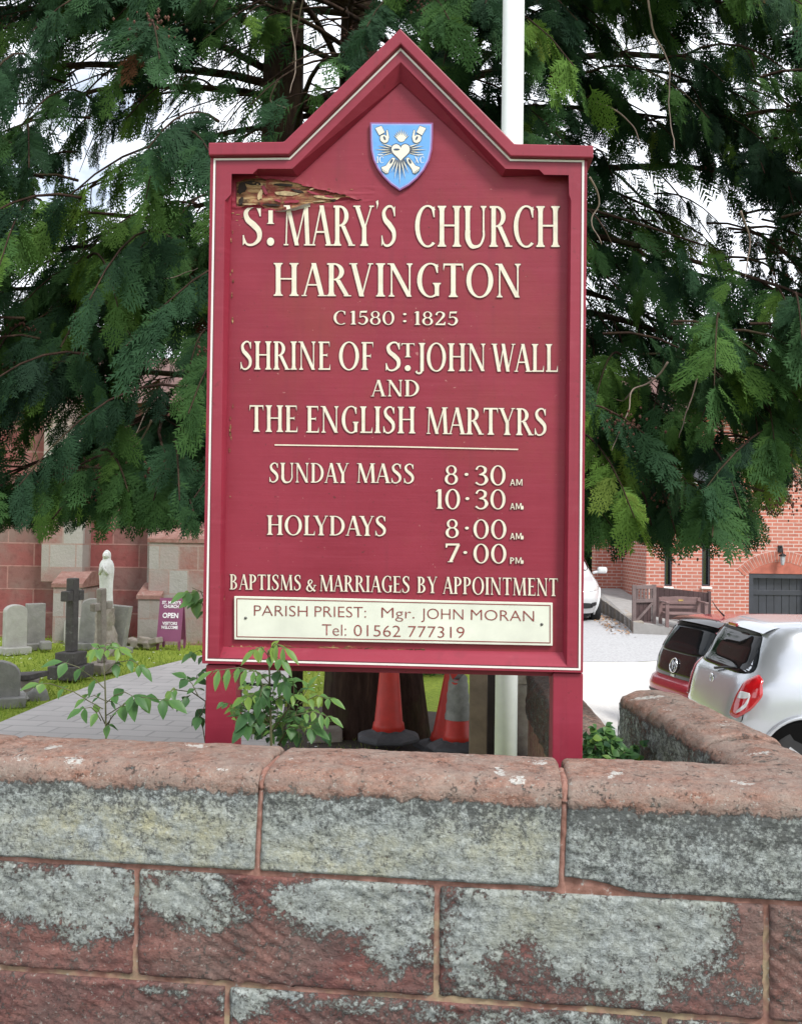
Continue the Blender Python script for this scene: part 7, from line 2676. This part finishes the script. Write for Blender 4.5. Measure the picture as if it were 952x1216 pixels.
def ivy(label, spots, n, d0, seed, size=(.025, .05)):
    r = random.Random(seed)
    t = thing('ivy_plant', label, 'plant', P(spots[0][0], spots[0][1], d0))
    Lf = Leaves(); S_ = MB()
    for k in range(n):
        u, v, ru, rv = r.choice(spots)
        p = P(u + r.gauss(0, ru), v + r.gauss(0, rv), d0 + r.uniform(-.12, .12))
        d = Vector((r.gauss(0, .8), r.gauss(-.3, .5), r.gauss(-.1, .5)))
        for a in (-.7, 0, .7):
            Lf.leaflet(p, Matrix.Rotation(a, 3, 'Y') @ d, (r.gauss(0, .4), -.5, .9), r.uniform(*size) * (1 if a == 0 else .75), r.uniform(*size) * .7, min(1, max(.05, r.gauss(.5, .2))), .15)
    a0 = P(spots[0][0], 930, d0); a1 = P(spots[0][0], spots[0][1] - 8, d0)
    S_.tube([a0, (a0 + a1) / 2 + Vector((.02, 0, 0)), a1], .004, 5)
    S_.build('stem', M['stem_brown'], t, fix=False)
    Lf.build('leaves', t)


ivy('fresh green ivy growing between the right post and the low stone wall', [(704, 886, 8, 10), (716, 876, 7, 8), (700, 900, 8, 8), (712, 905, 10, 6)], 120, 3.35, 5)
ivy('dark ivy creeping at the foot of the low wall end', [(738, 892, 12, 9), (728, 902, 10, 6)], 70, 3.45, 6)


# bushes beyond
def bush(name, label, c, r, n, tint, size, seed, mat='leaf', trunk=True):
    rr_ = random.Random(seed)
    t = thing(name, label, 'shrub', (c[0], c[1], zg(c[0], c[1])))
    Lf = Leaves()
    for k in range(n):
        d = Vector((rr_.gauss(0, 1), rr_.gauss(0, 1), rr_.gauss(0, 1))).normalized() * rr_.uniform(.55, 1.0)
        p = Vector((c[0] + d.x * r[0], c[1] + d.y * r[1], c[2] + d.z * r[2]))
        p += Vector((1, 1, 1)) * .15 * noise.noise(p * 2)
        Lf.leaflet(p, (rr_.gauss(0, 1), rr_.gauss(0, 1), rr_.gauss(-.2, .7)), (rr_.gauss(0, .6), rr_.gauss(-.3, .6), .8), rr_.uniform(.6, 1.2) * size, size * .5, min(1, max(.05, rr_.gauss(tint, .18))), .2)
    Lf.build('foliage', t)
    S_ = MB()
    for k in range(5):
        S_.tube([(c[0] + .05 * k - .1, c[1], zg(c[0], c[1]) - .05), (c[0] + rr_.gauss(0, r[0] * .3), c[1] + rr_.gauss(0, .1), c[2]), (c[0] + rr_.gauss(0, r[0] * .5), c[1], c[2] + r[2] * .7)], [.03, .02, .006], 6)
    S_.build('stem', M['stem_brown'], t, fix=False)


bush('garden_shrub', 'sunlit light green shrub seen between the tree trunk and the leaning cone', (.33, 11.6, .35), (.55, .4, .55), 1500, .72, .07, 8)
bush('evergreen_bush', 'tall dark evergreen bush by the white car at the end of the drive', (4.75, 24.2, 2.2), (.55, .8, 2.3), 4500, .12, .16, 9)


# trees beyond the buildings, seen as thin glimpses through the conifer
def far_tree(label, x, y, h, r, seed, tint):
    rr_ = random.Random(seed)
    t = thing('broadleaf_tree', label, 'tree', (x, y, 0))
    b = MB()
    b.tube([(x, y, -.1), (x + .1, y, h * .35), (x, y + .1, h * .8)], [.28, .2, .05], 10)
    b.build('trunk', M['bark'], t)
    Lf = Leaves()
    cl = [(x + rr_.gauss(0, r * .45), y + rr_.gauss(0, r * .45), h * .62 + rr_.gauss(0, h * .16)) for _ in range(26)]
    for k in range(3200):
        c = rr_.choice(cl)
        p = Vector(c) + Vector((rr_.gauss(0, .5), rr_.gauss(0, .5), rr_.gauss(0, .4))) * r * .42
        Lf.leaflet(p, (rr_.gauss(0, 1), rr_.gauss(0, 1), rr_.gauss(-.2, .7)), (rr_.gauss(0, .6), rr_.gauss(0, .6), .8), .26, .16, min(1, max(.05, rr_.gauss(tint, .18))), .2)
    Lf.build('crown', t)


far_tree('green broadleaf tree standing behind the far end of the lawn', -2.2, 30, 6.0, 3.0, 3, .45)


# dry leaves along the foot of the kerb
b = MB()
r = random.Random(17)
for k in range(420):
    t_ = r.random()
    a = k0t.lerp(k1t, t_)
    p = Vector((a.x - r.uniform(.05, .55) ** 1.2, a.y - .1 + r.gauss(0, .12), 0))
    p.z = zg(p.x, p.y) + .045 + .01 * r.random()
    an = r.random() * 6.28
    q = r.uniform(.018, .04)
    d = Vector((math.cos(an), math.sin(an), r.gauss(0, .3))) * q; e = Vector((-math.sin(an), math.cos(an), r.gauss(0, .3))) * q * .55
    b.add([p - d, p + e, p + d, p - e], [(0, 1, 2, 3)])
tag(b.build('leaf_litter', simple('dry_leaves', (.34, .20, .11), .9, var=.5, scale=4), fix=False), kind='stuff')


# members of a kind share a group
GROUPS = {'traffic_cone': 'traffic cones under the tree', 'parked_car': 'cars parked by the drive', 'headstone': 'headstones in the churchyard', 'stone_cross': 'stone crosses in the churchyard', 'timber_post': 'timber posts behind the notice board', 'stone_wall': 'sandstone walls along the entrance', 'ivy_plant': 'ivy at the foot of the low wall', 'sapling': 'young plants behind the roadside wall'}
for o in C.objects:
    if o.parent is None and o.get('category'):
        k = o.name.split('.')[0]
        if k in GROUPS: o['group'] = GROUPS[k]
